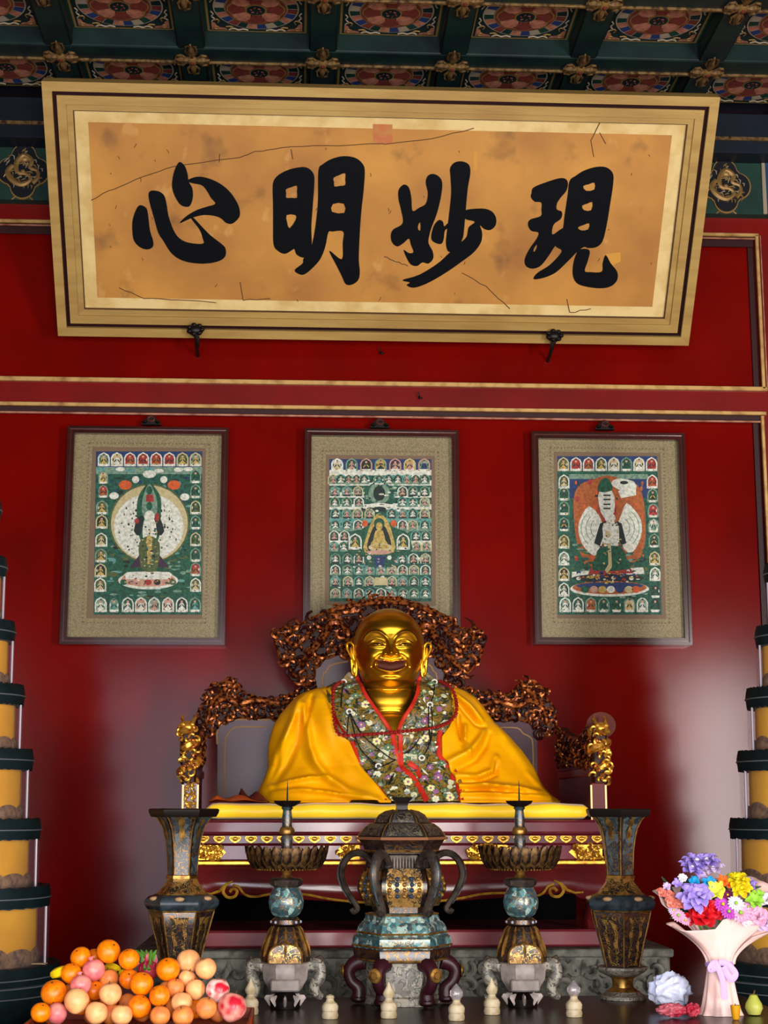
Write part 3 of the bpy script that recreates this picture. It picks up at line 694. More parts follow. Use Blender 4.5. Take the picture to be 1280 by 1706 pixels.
def dabs(P, x0, y0, x1, y1, n, pal, lv, rx=(1, 4), ry=(0.8, 2.2)):
    for k in range(n): P.ell(random.uniform(x0, x1), random.uniform(y0, y1), random.uniform(*rx), random.uniform(*ry), random.choice(pal), lv + 0.004*k, 7)
def draw_left(P):
    dabs(P, 184, 795, 316, 850, 60, ['teal', 'green', 'blue', 'dark', 'aqua'], 1.0, (2, 7), (1, 4)); dabs(P, 182, 905, 318, 995, 110, ['dark', 'green', 'teal', 'aqua', 'sage', 'olive'], 2.2, (2, 8), (0.8, 3)); dabs(P, 205, 950, 290, 975, 40, ['white', 'dark', 'rust', 'gold'], 6.9, (1, 3), (0.6, 1.6)); dabs(P, 236, 865, 262, 945, 46, ['dark', 'white', 'gold', 'green'], 8.2, (0.8, 2.6), (0.6, 1.8))
    P.poly([(160,752),(337,752),(336,1024),(156,1024)], 'teal', 0)
    P.poly([(160,752),(337,752),(337,785),(160,785)], 'blue', 0.4); P.poly([(160,778),(337,778),(337,790),(160,790)], 'sage', 0.8, 0)
    P.poly([(175,800),(322,800),(322,830),(175,840)], 'teal', 0.9)
    sp = [('white','sage','gold'),('white','cream','white'),('white','red','rust'),('white','red','red'),('white','red','rust'),('white','red','red'),('cream','olive','gold'),('cream','sage','gold')]
    row(P, lin_xs(173, 326, 8), 765, 10, 13, sp)
    for x in lin_xs(168, 330, 11): P.ell(x, 783 + random.uniform(-2, 2), 8, 3.5, random.choice(['white', 'sage', 'aqua']), 1.5, 10)
    row(P, [172], 795, 8, 12, [('sage','cream','gold')]); row(P, [172], 818, 8, 12, [('sage','red','rust')])
    for k, y in enumerate((845, 869, 899, 925, 950, 974)): row(P, [170 - k*0.6], y, 10, 13, [('sage','olive','gold'),('cream','dark','gold'),('white','olive','cream')][k % 3:k % 3+1])
    for k, y in enumerate((793, 818, 845, 870, 898, 924, 948, 974)): row(P, [326], y, 9, 13, [[('sage','green','teal'),('cream','green','olive'),('sage','red','rust'),('white','olive','cream')][(0,0,1,0,1,0,2,3)[k]]])
    row(P, [168, 190, 213, 235, 257, 280, 303, 325], 1007, 10, 14, [('white','sage','white'),('teal','sage','aqua'),('white','green','white'),('white','peach','white'),('white','sage','peach'),('white','peach','white'),('white','dark','white'),('sage','green','aqua')])
    # landscape, halo
    P.poly([(182,905),(200,930),(250,940),(300,930),(320,905),(322,985),(182,985)], 'green', 1.2, 3)
    for k in range(26):
        x = random.uniform(186, 316); y = random.uniform(925, 985); P.ell(x, y, random.uniform(4, 11), random.uniform(2, 5), random.choice(['teal', 'green', 'aqua', 'olive']), 1.6 + 0.02*k, 9)
    P.ell(249, 872, 67, 66, 'olive', 3, 40); P.ell(249, 872, 64, 63.5, 'cream', 3.4, 40); P.ell(248, 878, 58, 55, 'white', 4, 40)
    P.poly([(228,930),(249,905),(270,930),(282,945),(216,945)], 'purple', 4.6)
    for s in (-1, 1):
        for k in range(26):
            a = random.uniform(-1.2, 1.2); r = random.uniform(26, 50); x = 248 + s*r*cos(a); y = 880 + r*sin(a)
            P.ell(x, y, random.uniform(0.8, 2), random.uniform(1, 2.6), random.choice(['dark', 'dark', 'green', 'olive']), 5, 6)
    P.ell(209, 808, 11, 8, 'orange', 3, 12); P.ell(290, 808, 11, 8, 'orange', 3, 12)
    for x, y, a, b in ((249,790,11,6.5),(226,799,6,6),(273,799,6,6),(190,826,8,6),(308,828,8,6)): P.ell(x, y, a, b, 'white', 3, 12)
    # standing figure
    P.poly([(236,905),(228,860),(230,830),(240,812),(249,803),(258,812),(268,830),(268,860),(262,905)], 'green', 5.4, 3)
    P.poly([(239,860),(237,835),(243,815),(249,806),(255,815),(262,835),(259,860)], 'sage', 5.8, 3)
    P.ell(249, 817, 5, 7, 'green', 6.4); P.poly([(244,824),(255,824),(257,836),(243,836)], 'red', 6.4); P.ell(249, 843, 5, 7, 'green', 6.6); P.ell(249, 860, 9, 9, 'white', 7)
    P.poly([(223,885),(230,862),(240,862),(234,892)], 'dark', 6, 2); P.poly([(274,885),(266,862),(258,862),(263,892)], 'dark', 6, 2); P.ell(262, 862, 3.5, 8, 'red', 6.3); P.ell(228, 868, 4, 4.5, 'red', 6.3)
    P.poly([(241,865),(257,865),(261,895),(249,902),(238,895)], 'white', 7.2, 3); P.poly([(232,905),(249,893),(266,905),(263,945),(249,953),(235,945)], 'olive', 7.4, 3)
    P.poly([(244,897),(249,890),(254,897),(252,940),(246,940)], 'gold', 7.8)
    for k in range(10): P.ell(random.uniform(236, 262), random.uniform(905, 940), 3, 1.6, random.choice(['dark', 'sage', 'gold']), 8, 7)
    # lotus seat
    P.ell(247, 967, 50, 15, 'white', 5.5, 30); P.ell(247, 966, 46, 11.5, 'skin', 5.8, 30); P.poly([(212,953),(282,953),(284,962),(278,965),(216,965),(210,962)], 'white', 7, 2)
    for k, x in enumerate((206, 218, 232, 247, 262, 276, 288)): P.ell(x, 970, 6, 5, ('green','peach','skin','red','dark','peach','olive')[k], 6.4, 10)

def draw_mid(P):
    dabs(P, 551, 790, 717, 1000, 190, ['dark', 'green', 'white', 'sage', 'aqua', 'teal'], 0.8, (1.5, 6), (0.8, 2.5)); dabs(P, 600, 800, 664, 860, 60, ['dark', 'white', 'sage', 'green'], 4.5, (1, 5), (0.6, 2)); dabs(P, 590, 905, 676, 945, 40, ['dark', 'white', 'green', 'peach'], 7, (1, 3), (0.6, 1.6))
    P.poly([(549,765),(719,765),(719,1002),(549,1002)], 'teal', 0); P.poly([(549,765),(719,765),(719,785),(549,785)], 'blue', 0.4)
    for y in (783, 800, 820, 840, 862, 876, 900): P.poly([(549,y),(719,y),(719,y+9),(549,y+9)], random.choice(['aqua', 'white', 'sage']), 0.6)
    row(P, lin_xs(562, 707, 7), 774, 10, 12, [('white','white','cream'),('sage','teal','peach'),('peach','dark','dark'),('sage','gold','dark'),('skin','purple','peach'),('cream','gold','peach'),('peach','sage','blue')])
    rows = [(798, [(555+13*k) for k in range(5)] + [648+15*k for k in range(5)]), (818, [558, 578, 597] + [671, 688, 708]), (836, [558, 578, 598] + [671, 688, 708]), (855, [559, 578, 596, 616, 653, 671, 688, 708]),
            (874, [559, 578, 597] + [671, 688, 708]), (892, [557, 574] + [693, 710]), (910, [557, 573] + [694, 711]), (930, [559, 579, 598, 671, 689, 709]), (949, [559, 579, 598, 616, 635, 653, 671, 690, 709]),
            (968, [559, 580, 598, 616, 653, 671, 690, 709]), (988, [559, 578, 598, 616, 635, 653, 672, 690, 709])]
    pal = [('sage','aqua','peach'),('aqua','teal','white'),('cream','sage','peach'),('white','teal','peach'),('sage','green','white')]
    for j, (y, xs_) in enumerate(rows):
        for x in xs_: P.fig(x, y, 8.6, 9.5, *random.choice(pal), base='dark' if j % 2 else 'sage', lv=2)
    P.ell(632, 825, 25, 22, 'teal', 3, 20); P.ell(632, 822, 18, 18, 'sage', 3.4, 20); P.ell(632, 822, 10, 13, 'dark', 3.8, 16); P.ell(632, 842, 20, 4, 'white', 4, 16)
    P.fig(632, 799, 10, 9, 'sage', 'teal', 'aqua', lv=3); P.ell(632, 848, 12, 4, 'dark', 4.3, 12)
    P.poly([(585,890),(605,880),(632,870),(660,880),(680,890),(680,925),(585,925)], 'green', 2.6, 3)
    for s in (-1, 1):
        P.ell(632 + 24*s, 872, 5, 6, 'orange', 4, 10); P.fig(632 + 40*s, 902, 11, 15, 'white', 'green', 'gold', lv=4)
    P.poly([(608,920),(612,890),(620,868),(632,855),(646,868),(654,890),(656,920)], 'gold', 4.2, 3); P.poly([(614,918),(617,890),(632,868),(648,890),(650,918)], 'dark', 4.6, 3)
    P.ell(632, 872, 9, 9, 'green', 5, 16); P.ell(632, 877, 5.5, 7, 'gold', 5.6, 12); P.poly([(622,900),(626,884),(638,884),(642,900),(646,908),(618,908)], 'gold', 5.8, 2)
    P.ell(634, 912, 20, 7, 'cream', 6, 20); P.ell(634, 911, 15, 4, 'gold', 6.4, 16); P.ell(632, 920, 21, 4, 'peach', 6.2, 16)
    P.poly([(610,924),(655,924),(652,945),(614,945)], 'green', 4.4); P.poly([(622,926),(644,926),(640,945),(626,945)], 'blue', 4.8)
    for s in (-1, 1): P.ell(632 + 17*s, 929, 4, 4, 'white', 5, 6)
    P.poly([(625,962),(644,962),(646,975),(623,975)], 'cream', 5)

def draw_right(P):
    dabs(P, 952, 905, 1080, 1000, 110, ['dark', 'green', 'teal', 'olive', 'sage'], 3.2, (2, 7), (0.8, 3)); dabs(P, 958, 800, 1072, 950, 60, ['orange', 'rust', 'red', 'dark'], 2.6, (1, 3.5), (1.5, 6)); dabs(P, 1000, 868, 1034, 950, 46, ['dark', 'cream', 'green', 'gold'], 7.2, (0.8, 2.6), (0.6, 1.8)); dabs(P, 962, 950, 1070, 972, 60, ['dark', 'rust', 'white', 'blue', 'gold'], 6.9, (1, 4), (0.8, 2))
    P.poly([(929,760),(1095,760),(1103,1024),(930,1024)], 'teal', 0); P.poly([(929,760),(1095,760),(1096,783),(929,783)], 'blue', 0.4)
    P.poly([(948,790),(1080,790),(1082,815),(948,815)], 'sage', 0.6); P.poly([(948,798),(1080,798),(1082,830),(948,830)], 'blue', 0.8)
    sp = [('cream','olive','gold'),('white','red','red'),('white','red','rust'),('white','olive','gold'),('white','cream','white'),('sage','green','teal'),('white','cream','white'),('white','red','red')]
    row(P, lin_xs(939, 1086, 8), 773, 9.5, 13, sp)
    for k, y in enumerate((802, 822, 846, 873, 902, 930, 956, 982)): row(P, [940], y, 9, 13, [[('white','olive','cream'),('sage','green','teal'),('sage','green','green'),('sage','teal','dark'),('cream','olive','gold'),('white','sage','white'),('cream','dark','gold'),('white','green','white')][k]])
    for k, y in enumerate((802, 825, 850, 875, 900, 930, 956, 984)): row(P, [1087 + k*0.8], y, 9, 13, [[('white','red','rust'),('sage','green','dark'),('sage','red','red'),('sage','white','sage'),('sage','green','dark'),('cream','olive','gold'),('white','sage','white'),('teal','dark','green')][k]])
    row(P, lin_xs(942, 1092, 8), 1007, 9.5, 14, [('white','sage','white'),('white','teal','white'),('sage','rust','rust'),('sage','green','teal'),('teal','green','green'),('sage','cream','gold'),('white','sage','white'),('teal','dark','green')])
    P.poly([(956,830),(966,808),(985,800),(1012,792),(1040,800),(1062,808),(1072,830),(1076,870),(1074,910),(1060,935),(1012,955),(975,935),(962,905),(957,870)], 'rust', 2, 3)
    for k in range(30):
        a = random.uniform(0, 2*pi); P.ell(1015 + 52*cos(a)*random.uniform(0.8, 1.05), 870 + 62*sin(a)*random.uniform(0.85, 1.05), random.uniform(1.5, 4), random.uniform(3, 8), random.choice(['orange', 'rust']), 2.3 + 0.01*k, 8)
    for k in range(24):
        x = random.choice([random.uniform(950, 985), random.uniform(1045, 1082)]); P.ell(x, random.uniform(915, 950), random.uniform(4, 9), random.uniform(2, 5), random.choice(['green', 'teal', 'olive']), 3 + 0.01*k, 9)
    # fan-shaped aureoles
    P.poly([(982,843),(970,858),(964,876),(966,895),(974,912),(990,926),(1000,915),(1012,880),(1004,872),(998,858)], 'white', 4, 2)
    P.poly([(1044,838),(1058,850),(1068,866),(1070,885),(1064,905),(1054,920),(1040,915),(1030,880),(1032,866),(1036,856)], 'white', 4, 2)
    for r in (20, 28, 36):
        for cx_, a0, a1 in ((1004, 2.3, 3.9), (1030, -0.9, 0.8)):
            P.poly([(cx_ + r*cos(lerp(a0, a1, k/8)), 880 + r*sin(lerp(a0, a1, k/8))) for k in range(9)] + [(cx_ + (r-1.2)*cos(lerp(a1, a0, k/8)), 880 + (r-1.2)*sin(lerp(a1, a0, k/8))) for k in range(9)], 'sage', 4.5)
    P.poly([(1018,805),(1030,797),(1056,802),(1060,815),(1040,818),(1028,814)], 'white', 4.2, 2); P.ell(1040, 804, 7, 3, 'dark', 4.6, 10); P.poly([(1030,818),(1060,812),(1060,825),(1035,830)], 'white', 4.3)
    # stacked crowned heads and body
    P.poly([(996,817),(1000,802),(1008,796),(1016,800),(1021,815),(1008,820)], 'green', 6, 3)
    P.poly([(996,817),(1021,817),(1028,845),(1026,865),(1005,870),(998,850)], 'red', 4.8); P.poly([(999,818),(1020,818),(1025,840),(1020,862),(1006,862),(998,840)], 'white', 5.4, 2)
    for y in (824, 831, 839, 846): P.poly([(1005,y),(1018,y),(1017,y+2.5),(1006,y+2.5)], 'dark', 6)
    P.poly([(990,905),(1000,872),(1010,868),(1012,880),(1003,900),(1000,910)], 'dark', 5.6); P.poly([(1044,905),(1036,872),(1028,868),(1026,880),(1032,900),(1036,908)], 'dark', 5.6)
    P.ell(1017, 863, 9, 8, 'white', 6); P.poly([(1006,872),(1028,870),(1032,895),(1028,912),(1008,912),(1005,890)], 'white', 6.2, 2); P.ell(1013, 890, 5, 6, 'cream', 6.6)
    P.poly([(1000,912),(1034,910),(1044,930),(1050,948),(988,950),(993,928)], 'green', 6.4, 2); P.poly([(990,935),(1044,935),(1056,955),(980,957)], 'red', 6.2)
    P.poly([(1013,905),(1018,905),(1020,945),(1012,955),(1008,950),(1014,940)], 'cream', 7)
    P.poly([(953,953),(1072,945),(1074,956),(953,962)], 'white', 5.2); P.ell(1014, 963, 60, 7, 'dark', 5.4, 20)
    for k in range(14): P.ell(random.uniform(962, 1066), random.uniform(954, 966), 4, 3, random.choice(['gold', 'red', 'white', 'blue']), 6.8, 7)
    P.ell(1016, 981, 66, 13, 'white', 5, 30); P.ell(1016, 979, 62, 11, 'rust', 5.6, 30); P.ell(1016, 976, 56, 6, 'blue', 5.9, 24)
    for k, x in enumerate((975, 990, 1004, 1018, 1033, 1048, 1060)): P.ell(x, 982, 7, 6, ('green','peach','gold','white','blue','cream','orange')[k], 6.4, 10)

thangka('dark framed painting of a standing deity in a round white halo, left of the throne', (115, 712, 382, 1075), None, (160, 752, 337, 1024), draw_left, (252, 701))
thangka('dark framed painting of many rows of tiny seated figures, right above the throne', (508, 716, 763, 1073), None, (549, 765, 719, 1002), draw_mid, (633, 706))
thangka('dark framed painting of a white deity before orange flames, right of the throne', (884, 721, 1138, 1075), None, (929, 760, 1095, 1024), draw_right, (1008, 709))
# ================================================================== throne
lac = mk('red_brown_lacquer', '#5a1414', r=0.22, c2='#481013', sc=4, coat=0.3)
lac_pl = mk('dark_plum_lacquer', '#4c2430', r=0.25, c2='#3a1c28', sc=3, spec=0.16)
lac_line = mk('gilt_edge_line', '#c49a6a', r=0.35, m=0.4)
carv_d = mk('dark_carved_wood', '#240806', r=0.45, c2='#32100a', sc=30, spec=0.15)
carv_g = mk('copper_gilt_carving', '#b5642c', r=0.32, m=0.6, c2='#340f08', sc=55, lo=0.38, hi=0.57)
carv_b = mk('bright_gilt_carving', '#d59a3a', r=0.3, m=0.75, c2='#6e3412', sc=40, lo=0.45, hi=0.7)
gilt = mk('yellow_gilding', '#d8a63a', r=0.32, m=0.7, c2='#8a4c16', sc=30, lo=0.45, hi=0.75)
black_void = mk('painted_void_shade', '#030204', r=0.9, spec=0.05)  # shade under the throne seat, put into a flat black colour
stone = mk('grey_carved_stone', '#6d6c62', r=0.8, c2='#3f4039', sc=18, bump=0.5, bsc=25)

def curl(m, c, R, a0, turn, tr, mat, y, rnd):
    n = 9; pts = []; rr = []
    for k in range(n):
        t = k/(n-1); a = a0 + turn*t; r = R*(1 - 0.75*t)
        pts.append((c[0] + r*cos(a), y - 0.012*sin(pi*t) - 0.004, c[1] + r*sin(a))); rr.append(tr*(0.5 + 0.7*sin(pi*min(1, t*1.1 + 0.1))))
    m.tube(pts, rr, mat, 6)
def carve(poly_px, Y, th=0.05, seed=1, n=120, smin=0.014, smax=0.034, bodies=(), mats=None, holes=True, m=None, fn=None):
    """openwork carving: a dark pierced board of that outline with scrolling relief standing proud of it"""
    rnd = random.Random(seed); m = m or M(); mats = mats or (carv_g, carv_g, carv_d)
    if fn is None:
        P = [at(x, y, Y) for x, y in poly_px]; poly = [(p.x, p.z) for p in P]
        F3 = lambda u, v, d: Vector((u, Y + d, v))
    else: poly = poly_px; F3 = fn
    sm = [(p.x, p.y) for p in crom(poly, 4, True)]
    # wavy, leafy outline
    out = []
    for i, p in enumerate(sm):
        a = sm[i-1]; b = sm[(i+1) % len(sm)]; t = Vector((b[0]-a[0], b[1]-a[1]))
        nn = Vector((t.y, -t.x)); nn = nn.normalized() if nn.length > 1e-9 else nn
        k = 0.006*sin(i*1.9) + rnd.uniform(-0.004, 0.004); out.append((p[0] + nn.x*k, p[1] + nn.y*k))
    m.plate([out], lambda u, v, d: F3(u, v, d + 0.012), carv_d, th - 0.012)
    x0 = min(p[0] for p in sm); x1 = max(p[0] for p in sm); z0 = min(p[1] for p in sm); z1 = max(p[1] for p in sm)
    pts = []; tries = 0
    while len(pts) < n and tries < n*40:
        tries += 1; q = (rnd.uniform(x0, x1), rnd.uniform(z0, z1))
        if inside(q, sm) and all((q[0]-o[0])**2 + (q[1]-o[1])**2 > (smin*1.0)**2 for o in pts): pts.append(q)
    for q in pts:
        R = rnd.uniform(smin, smax); a0 = rnd.uniform(0, 2*pi); tn = rnd.choice([-1, 1])*rnd.uniform(2.5, 6)
        k = 9; P3 = []; rr = []
        for j in range(k):
            t = j/(k-1); a = a0 + tn*t; r = R*(1 - 0.75*t)
            P3.append(F3(q[0] + r*cos(a), q[1] + r*sin(a), -0.014*sin(pi*t) + 0.008)); rr.append(R*0.26*(0.45 + 0.75*sin(pi*min(1, t + 0.1))))
        m.tube(P3, rr, rnd.choice(mats), 6)
    for i in range(0, len(out), 3):           # beaded rim
        a, b = out[i], out[(i+3) % len(out)]
        m.tube([F3(a[0], a[1], 0.006), F3((a[0]+b[0])/2, (a[1]+b[1])/2, -0.004), F3(b[0], b[1], 0.006)], [0.005, 0.009, 0.005], mats[0], 5)
    for bd, r0 in bodies:                     # dragon bodies, tapering
        Q = crom([((at(x, y, Y).x, at(x, y, Y).z) if fn is None else (x, y)) for x, y in bd], 6)
        N = len(Q)
        m.tube([F3(p.x, p.y, -0.018 - 0.01*sin(i*0.7)) for i, p in enumerate(Q)], [r0*(0.45 + 0.55*sin(pi*(0.12 + 0.8*i/N)))*(1 + 0.10*(i % 2)) for i in range(N)], mats[0], 8)
    return m
TC = (0.0, 7.55)
throne = thing('carved_throne', 'wide red lacquered throne with openwork dragon carving on its back and arms', 'throne', (0, 7.55, 1.03))
BY = 8.06                                       # front of the back screen
# --- central headpiece
hp = [(648,994),(610,1000),(565,1012),(520,1028),(492,1043),(470,1046),(459,1062),(464,1082),(472,1104),(488,1122),(503,1136),(522,1140),(525,1114),(546,1092),(580,1087),(634,1086),(690,1087),(722,1092),(740,1112),(744,1140),(760,1141),(776,1124),(792,1104),(801,1084),(806,1066),(796,1052),(770,1046),(752,1032),(728,1018),(690,1005)]
bod = [([(500,1110),(520,1085),(540,1060),(552,1040),(570,1042),(580,1062),(570,1080)], 0.022), ([(765,1112),(745,1090),(725,1064),(715,1044),(700,1045),(690,1062),(702,1080)], 0.022), ([(545,1020),(590,1008),(630,1004),(680,1006),(730,1026)], 0.016),
       ([(475,1060),(490,1075),(510,1062),(525,1045)], 0.016), ([(790,1062),(775,1078),(755,1064),(740,1048)], 0.016)]
obj('headpiece_carving', carve(hp, BY, 0.06, 3, 300, 0.016, 0.040, bod), throne)
for sx, x in ((-1, 478), (1, 790)):
    m = M()                                 # dragon heads on the two shoulders of the headpiece, horns at its crown
    c = at(x, 1052, BY - 0.02); m.ball(c, (0.035, 0.03, 0.028), carv_g, 10, 7); m.ball(c + Vector((0.03*sx, -0.012, -0.008)), (0.026, 0.02, 0.016), carv_g, 8, 6)
    m.tube([c, c + Vector((-0.01*sx, 0, 0.05)), c + Vector((-0.05*sx, 0, 0.075))], [0.009, 0.007, 0.002], carv_d, 6)
    m.tube([c, c + Vector((0.01*sx, 0, 0.03)), c + Vector((-0.02*sx, 0, 0.05))], [0.009, 0.007, 0.002], carv_g, 6)
    obj('dragon_head', m, throne)
for x, s in ((617, -1), (646, 1)):
    c = at(x, 1000, BY - 0.01); m = M(); m.tube([c, c + Vector((0.008*s, 0, 0.03)), c + Vector((-0.006*s, 0, 0.048))], [0.008, 0.007, 0.003], carv_g, 6); obj('crown_horn', m, throne)
# --- central framed panel behind the head
def panel(outer, line, Y, parent):
    P = [(at(x, y, Y).x, at(x, y, Y).z) for x, y in outer]
    m = M(); m.plate([P], lambda u, v, d: Vector((u, Y + 0.015 + d, v)), lac_pl, 0.04); o = obj('back_panel', m, parent)
    for ln, r in line:
        Q = [at(x, y, Y + 0.012) for x, y in ln]; Q = [Vector(p) for p in crom([(q.x, q.y, q.z) for q in Q], 3)]
        obj('panel_moulding', M().tube(Q, r, lac_line, 6), o)
panel([(524,1345),(524,1112),(546,1091),(580,1086),(690,1086),(722,1091),(741,1112),(743,1345)],
      [([(524,1200),(524,1135),(526,1114),(546,1092),(580,1088)], 0.005), ([(743,1200),(743,1135),(740,1114),(722,1093),(690,1088)], 0.005),
       ([(538,1200),(538,1130),(545,1118),(552,1108),(580,1102)], 0.005), ([(729,1200),(728,1130),(722,1118),(715,1108),(690,1102)], 0.005)], BY, throne)
# --- flanks
lf = [(528,1143),(500,1147),(476,1158),(450,1164),(424,1160),(402,1153),(393,1140),(382,1132),(368,1142),(352,1150),(336,1158),(344,1164),(332,1178),(328,1205),(332,1222),(352,1226),(362,1212),(384,1197),(452,1196),(528,1196)]
rf = [(742,1143),(770,1147),(795,1152),(820,1158),(842,1157),(858,1150),(866,1138),(878,1134),(892,1142),(916,1153),(902,1158),(914,1168),(924,1185),(926,1206),(916,1226),(900,1226),(893,1212),(876,1198),(820,1198),(742,1198)]
obj('flank_carving', carve(lf, BY, 0.06, 5, 170, 0.014, 0.034, [([(345,1205),(350,1180),(372,1165),(400,1172),(430,1168),(470,1172),(500,1160)], 0.017), ([(382,1142),(365,1160),(352,1172)], 0.014)]), throne)
obj('flank_carving', carve(rf, BY, 0.06, 6, 170, 0.014, 0.034, [([(912,1208),(905,1182),(885,1168),(858,1176),(830,1170),(800,1176),(770,1162)], 0.017), ([(874,1144),(890,1162),(905,1174)], 0.014)]), throne)
for sx, x, y in ((-1, 380, 1141), (1, 874, 1143)):
    m = M()
    c = at(x, y, BY - 0.02); m.ball(c, (0.03, 0.028, 0.024), carv_g, 10, 7); m.ball(c + Vector((0.028*sx, -0.012, -0.004)), (0.024, 0.018, 0.014), carv_g, 8, 6)
    m.tube([c + Vector((0.02*sx, 0, 0.0)), c + Vector((0.07*sx, 0, -0.02)), c + Vector((0.12*sx, 0.0, -0.028))], [0.012, 0.009, 0.003], carv_d, 6)
    m.tube([c, c + Vector((-0.02*sx, 0, 0.03)), c + Vector((-0.05*sx, 0, 0.03))], [0.008, 0.007, 0.003], carv_g, 6)
    obj('dragon_head', m, throne)
panel([(362,1345),(362,1214),(384,1198),(528,1198),(528,1345)], [([(362,1240),(362,1216),(372,1206),(385,1199),(450,1199)], 0.005), ([(374,1327),(375,1240),(378,1226),(388,1214),(400,1211),(443,1211)], 0.004)], BY, throne)
panel([(741,1345),(741,1200),(876,1200),(896,1220),(897,1345)], [([(820,1200),(876,1200),(890,1212),(897,1228)], 0.005), ([(834,1212),(862,1213),(872,1222),(883,1228),(888,1240),(889,1300)], 0.004)], BY, throne)
# --- arms, running forward from the back screen to the gilded dragon posts
AX = 0.93; AY0, AY1 = 7.14, 8.05
zs = {k: at(985, y, AY0).z for k, y in (('top', 1207), ('rail0', 1274), ('rail1', 1222), ('post', 1308), ('seat', 1345))}
for s, lb in ((-1, 'left'), (1, 'right')):
    x = AX*s
    poly = [(AY0 + 0.03, zs['rail0'] - 0.0), (AY0 + 0.03, zs['rail1'] + 0.02), (AY0 + 0.25, zs['rail1'] - 0.02), (AY0 + 0.5, zs['rail1'] + 0.0), (AY1 - 0.2, zs['rail1'] + 0.03), (AY1, zs['rail1'] + 0.06), (AY1, zs['rail0'] + 0.02), (AY0 + 0.5, zs['rail0'] + 0.02)]
    m = carve(poly, 0, 0.05, 20 + s, 110, 0.012, 0.028, mats=(carv_g, carv_d, carv_g), fn=lambda u, v, d: Vector((x - s*(0.025 - d), u, v)))
    obj('arm_carving', m, throne)
    o = obj('arm_panel', M().box(x - 0.02, x + 0.02, AY0 + 0.03, AY1, zs['seat'] - 0.05, zs['rail0'] + 0.005, lac_pl), throne)
    obj('arm_rail', M().box(x - 0.03, x + 0.03, AY0 + 0.03, AY1, zs['rail0'] - 0.05, zs['rail0'] - 0.01, lac, 0.006), throne)
    # post
    px0, px1 = (306, 330) if s < 0 else (984, 1007)
    m = M(); c0 = at((px0+px1)/2, 1330, AY0); hw = 0.033
    m.box(c0.x - hw, c0.x + hw, AY0 - 0.03, AY0 + 0.035, zs['seat'] - 0.06, zs['post'] + 0.01, lac, 0.004)
    post = obj('arm_post', m, throne)
    for q in (-1, 1): obj('post_edge', M().box(c0.x + q*hw - 0.004, c0.x + q*hw + 0.004, AY0 - 0.036, AY0 - 0.028, zs['seat'] - 0.06, zs['post'], lac_line), post)
    if s < 0:
        m = M(); rnd = random.Random(9)
        for k in range(9):
            for q in (-1, 1): curl(m, (c0.x + q*0.014, zs['seat'] + 0.0 + k*0.012), 0.013, rnd.uniform(0, 6), q*5, 0.004, gilt, AY0 - 0.03, rnd)
        obj('gilt_scrollwork', m, post)
    # gilded dragon coiling up the post
    m = M(); rnd = random.Random(33 + s); cx = c0.x + (0.012*s); H0, H1 = zs['post'], zs['top']
    m.box(cx - 0.035, cx + 0.035, AY0 - 0.03, AY0 + 0.03, H0, H1 - 0.03, carv_d, 0.01)
    pts = []; rr = []
    for k in range(60):
        t = k/59; a = t*pi*5
        pts.append((cx + 0.034*cos(a) + 0.01*s*sin(t*9), AY0 + 0.03*sin(a) - 0.012, lerp(H0 + 0.012, H1 - 0.03, t))); rr.append(0.017 + 0.006*sin(t*20))
    m.tube(pts, rr, carv_b, 8)
    hd = Vector((cx + 0.006*s, AY0 - 0.035, H1 - 0.02))
    m.ball(hd, (0.036, 0.036, 0.03), carv_b, 10, 8); m.ball(hd + Vector((0.012*s, -0.03, -0.016)), (0.028, 0.026, 0.016), carv_b, 8, 6); m.ball(hd + Vector((-0.02, -0.026, 0.012)), 0.011, gilt, 8, 6); m.ball(hd + Vector((0.02, -0.026, 0.012)), 0.011, gilt, 8, 6)
    for q in (-1, 1): m.tube([hd + Vector((0.02*q, 0, 0.02)), hd + Vector((0.03*q, 0.02, 0.045)), hd + Vector((0.02*q, 0.05, 0.06))], [0.008, 0.007, 0.002], carv_b, 6)
    for k in range(46):
        t = rnd.random(); curl(m, (cx + rnd.uniform(-0.04, 0.04), lerp(H0 + 0.01, H1 - 0.02, t)), rnd.uniform(0.012, 0.022), rnd.uniform(0, 6), rnd.choice([-4, 4]), 0.005, rnd.choice([carv_b, gilt, carv_g]), AY0 - 0.034 - rnd.uniform(0, 0.012), rnd)
    obj('gilded_dragon', m, post)
# thin round brown translucent disc standing behind the dragon of the right arm post
pd_ = at(1002, 1208, AY0 + 0.05)
obj('translucent_disc', M().plate([[(0.068*cos(2*pi*k/32), 0.060*sin(2*pi*k/32)) for k in range(32)]], lambda a, b, d: pd_ + Vector((a, d, b)), mk('brown_translucent_film', '#5c3a30', r=0.5, alpha=0.3, spec=0.1), 0.003), throne)
# --- seat body: tiers measured on its front face
FY = 7.0
def zf(y): return at(656, y, FY).z
HW = 0.955
def tier(name, y0, y1, hw, fy, mat, c=0.006):
    return obj(name, M().box(-hw, hw, fy, BY + 0.06, zf(y1), zf(y0), mat, c), throne)
lac_top = mk('plum_red_seat_edge', '#6a2430', r=0.2, c2='#561c28', sc=3, coat=0.3)
tier('seat_slab', 1366, 1390, HW, FY, lac_top, 0.012)
tier('petal_band', 1390, 1407, HW - 0.02, FY + 0.02, lac)
w = tier('waist', 1407, 1434, HW - 0.035, FY + 0.035, lac_top)
tier('gilt_bead', 1434, 1441, HW - 0.01, FY + 0.01, gilt, 0.004)
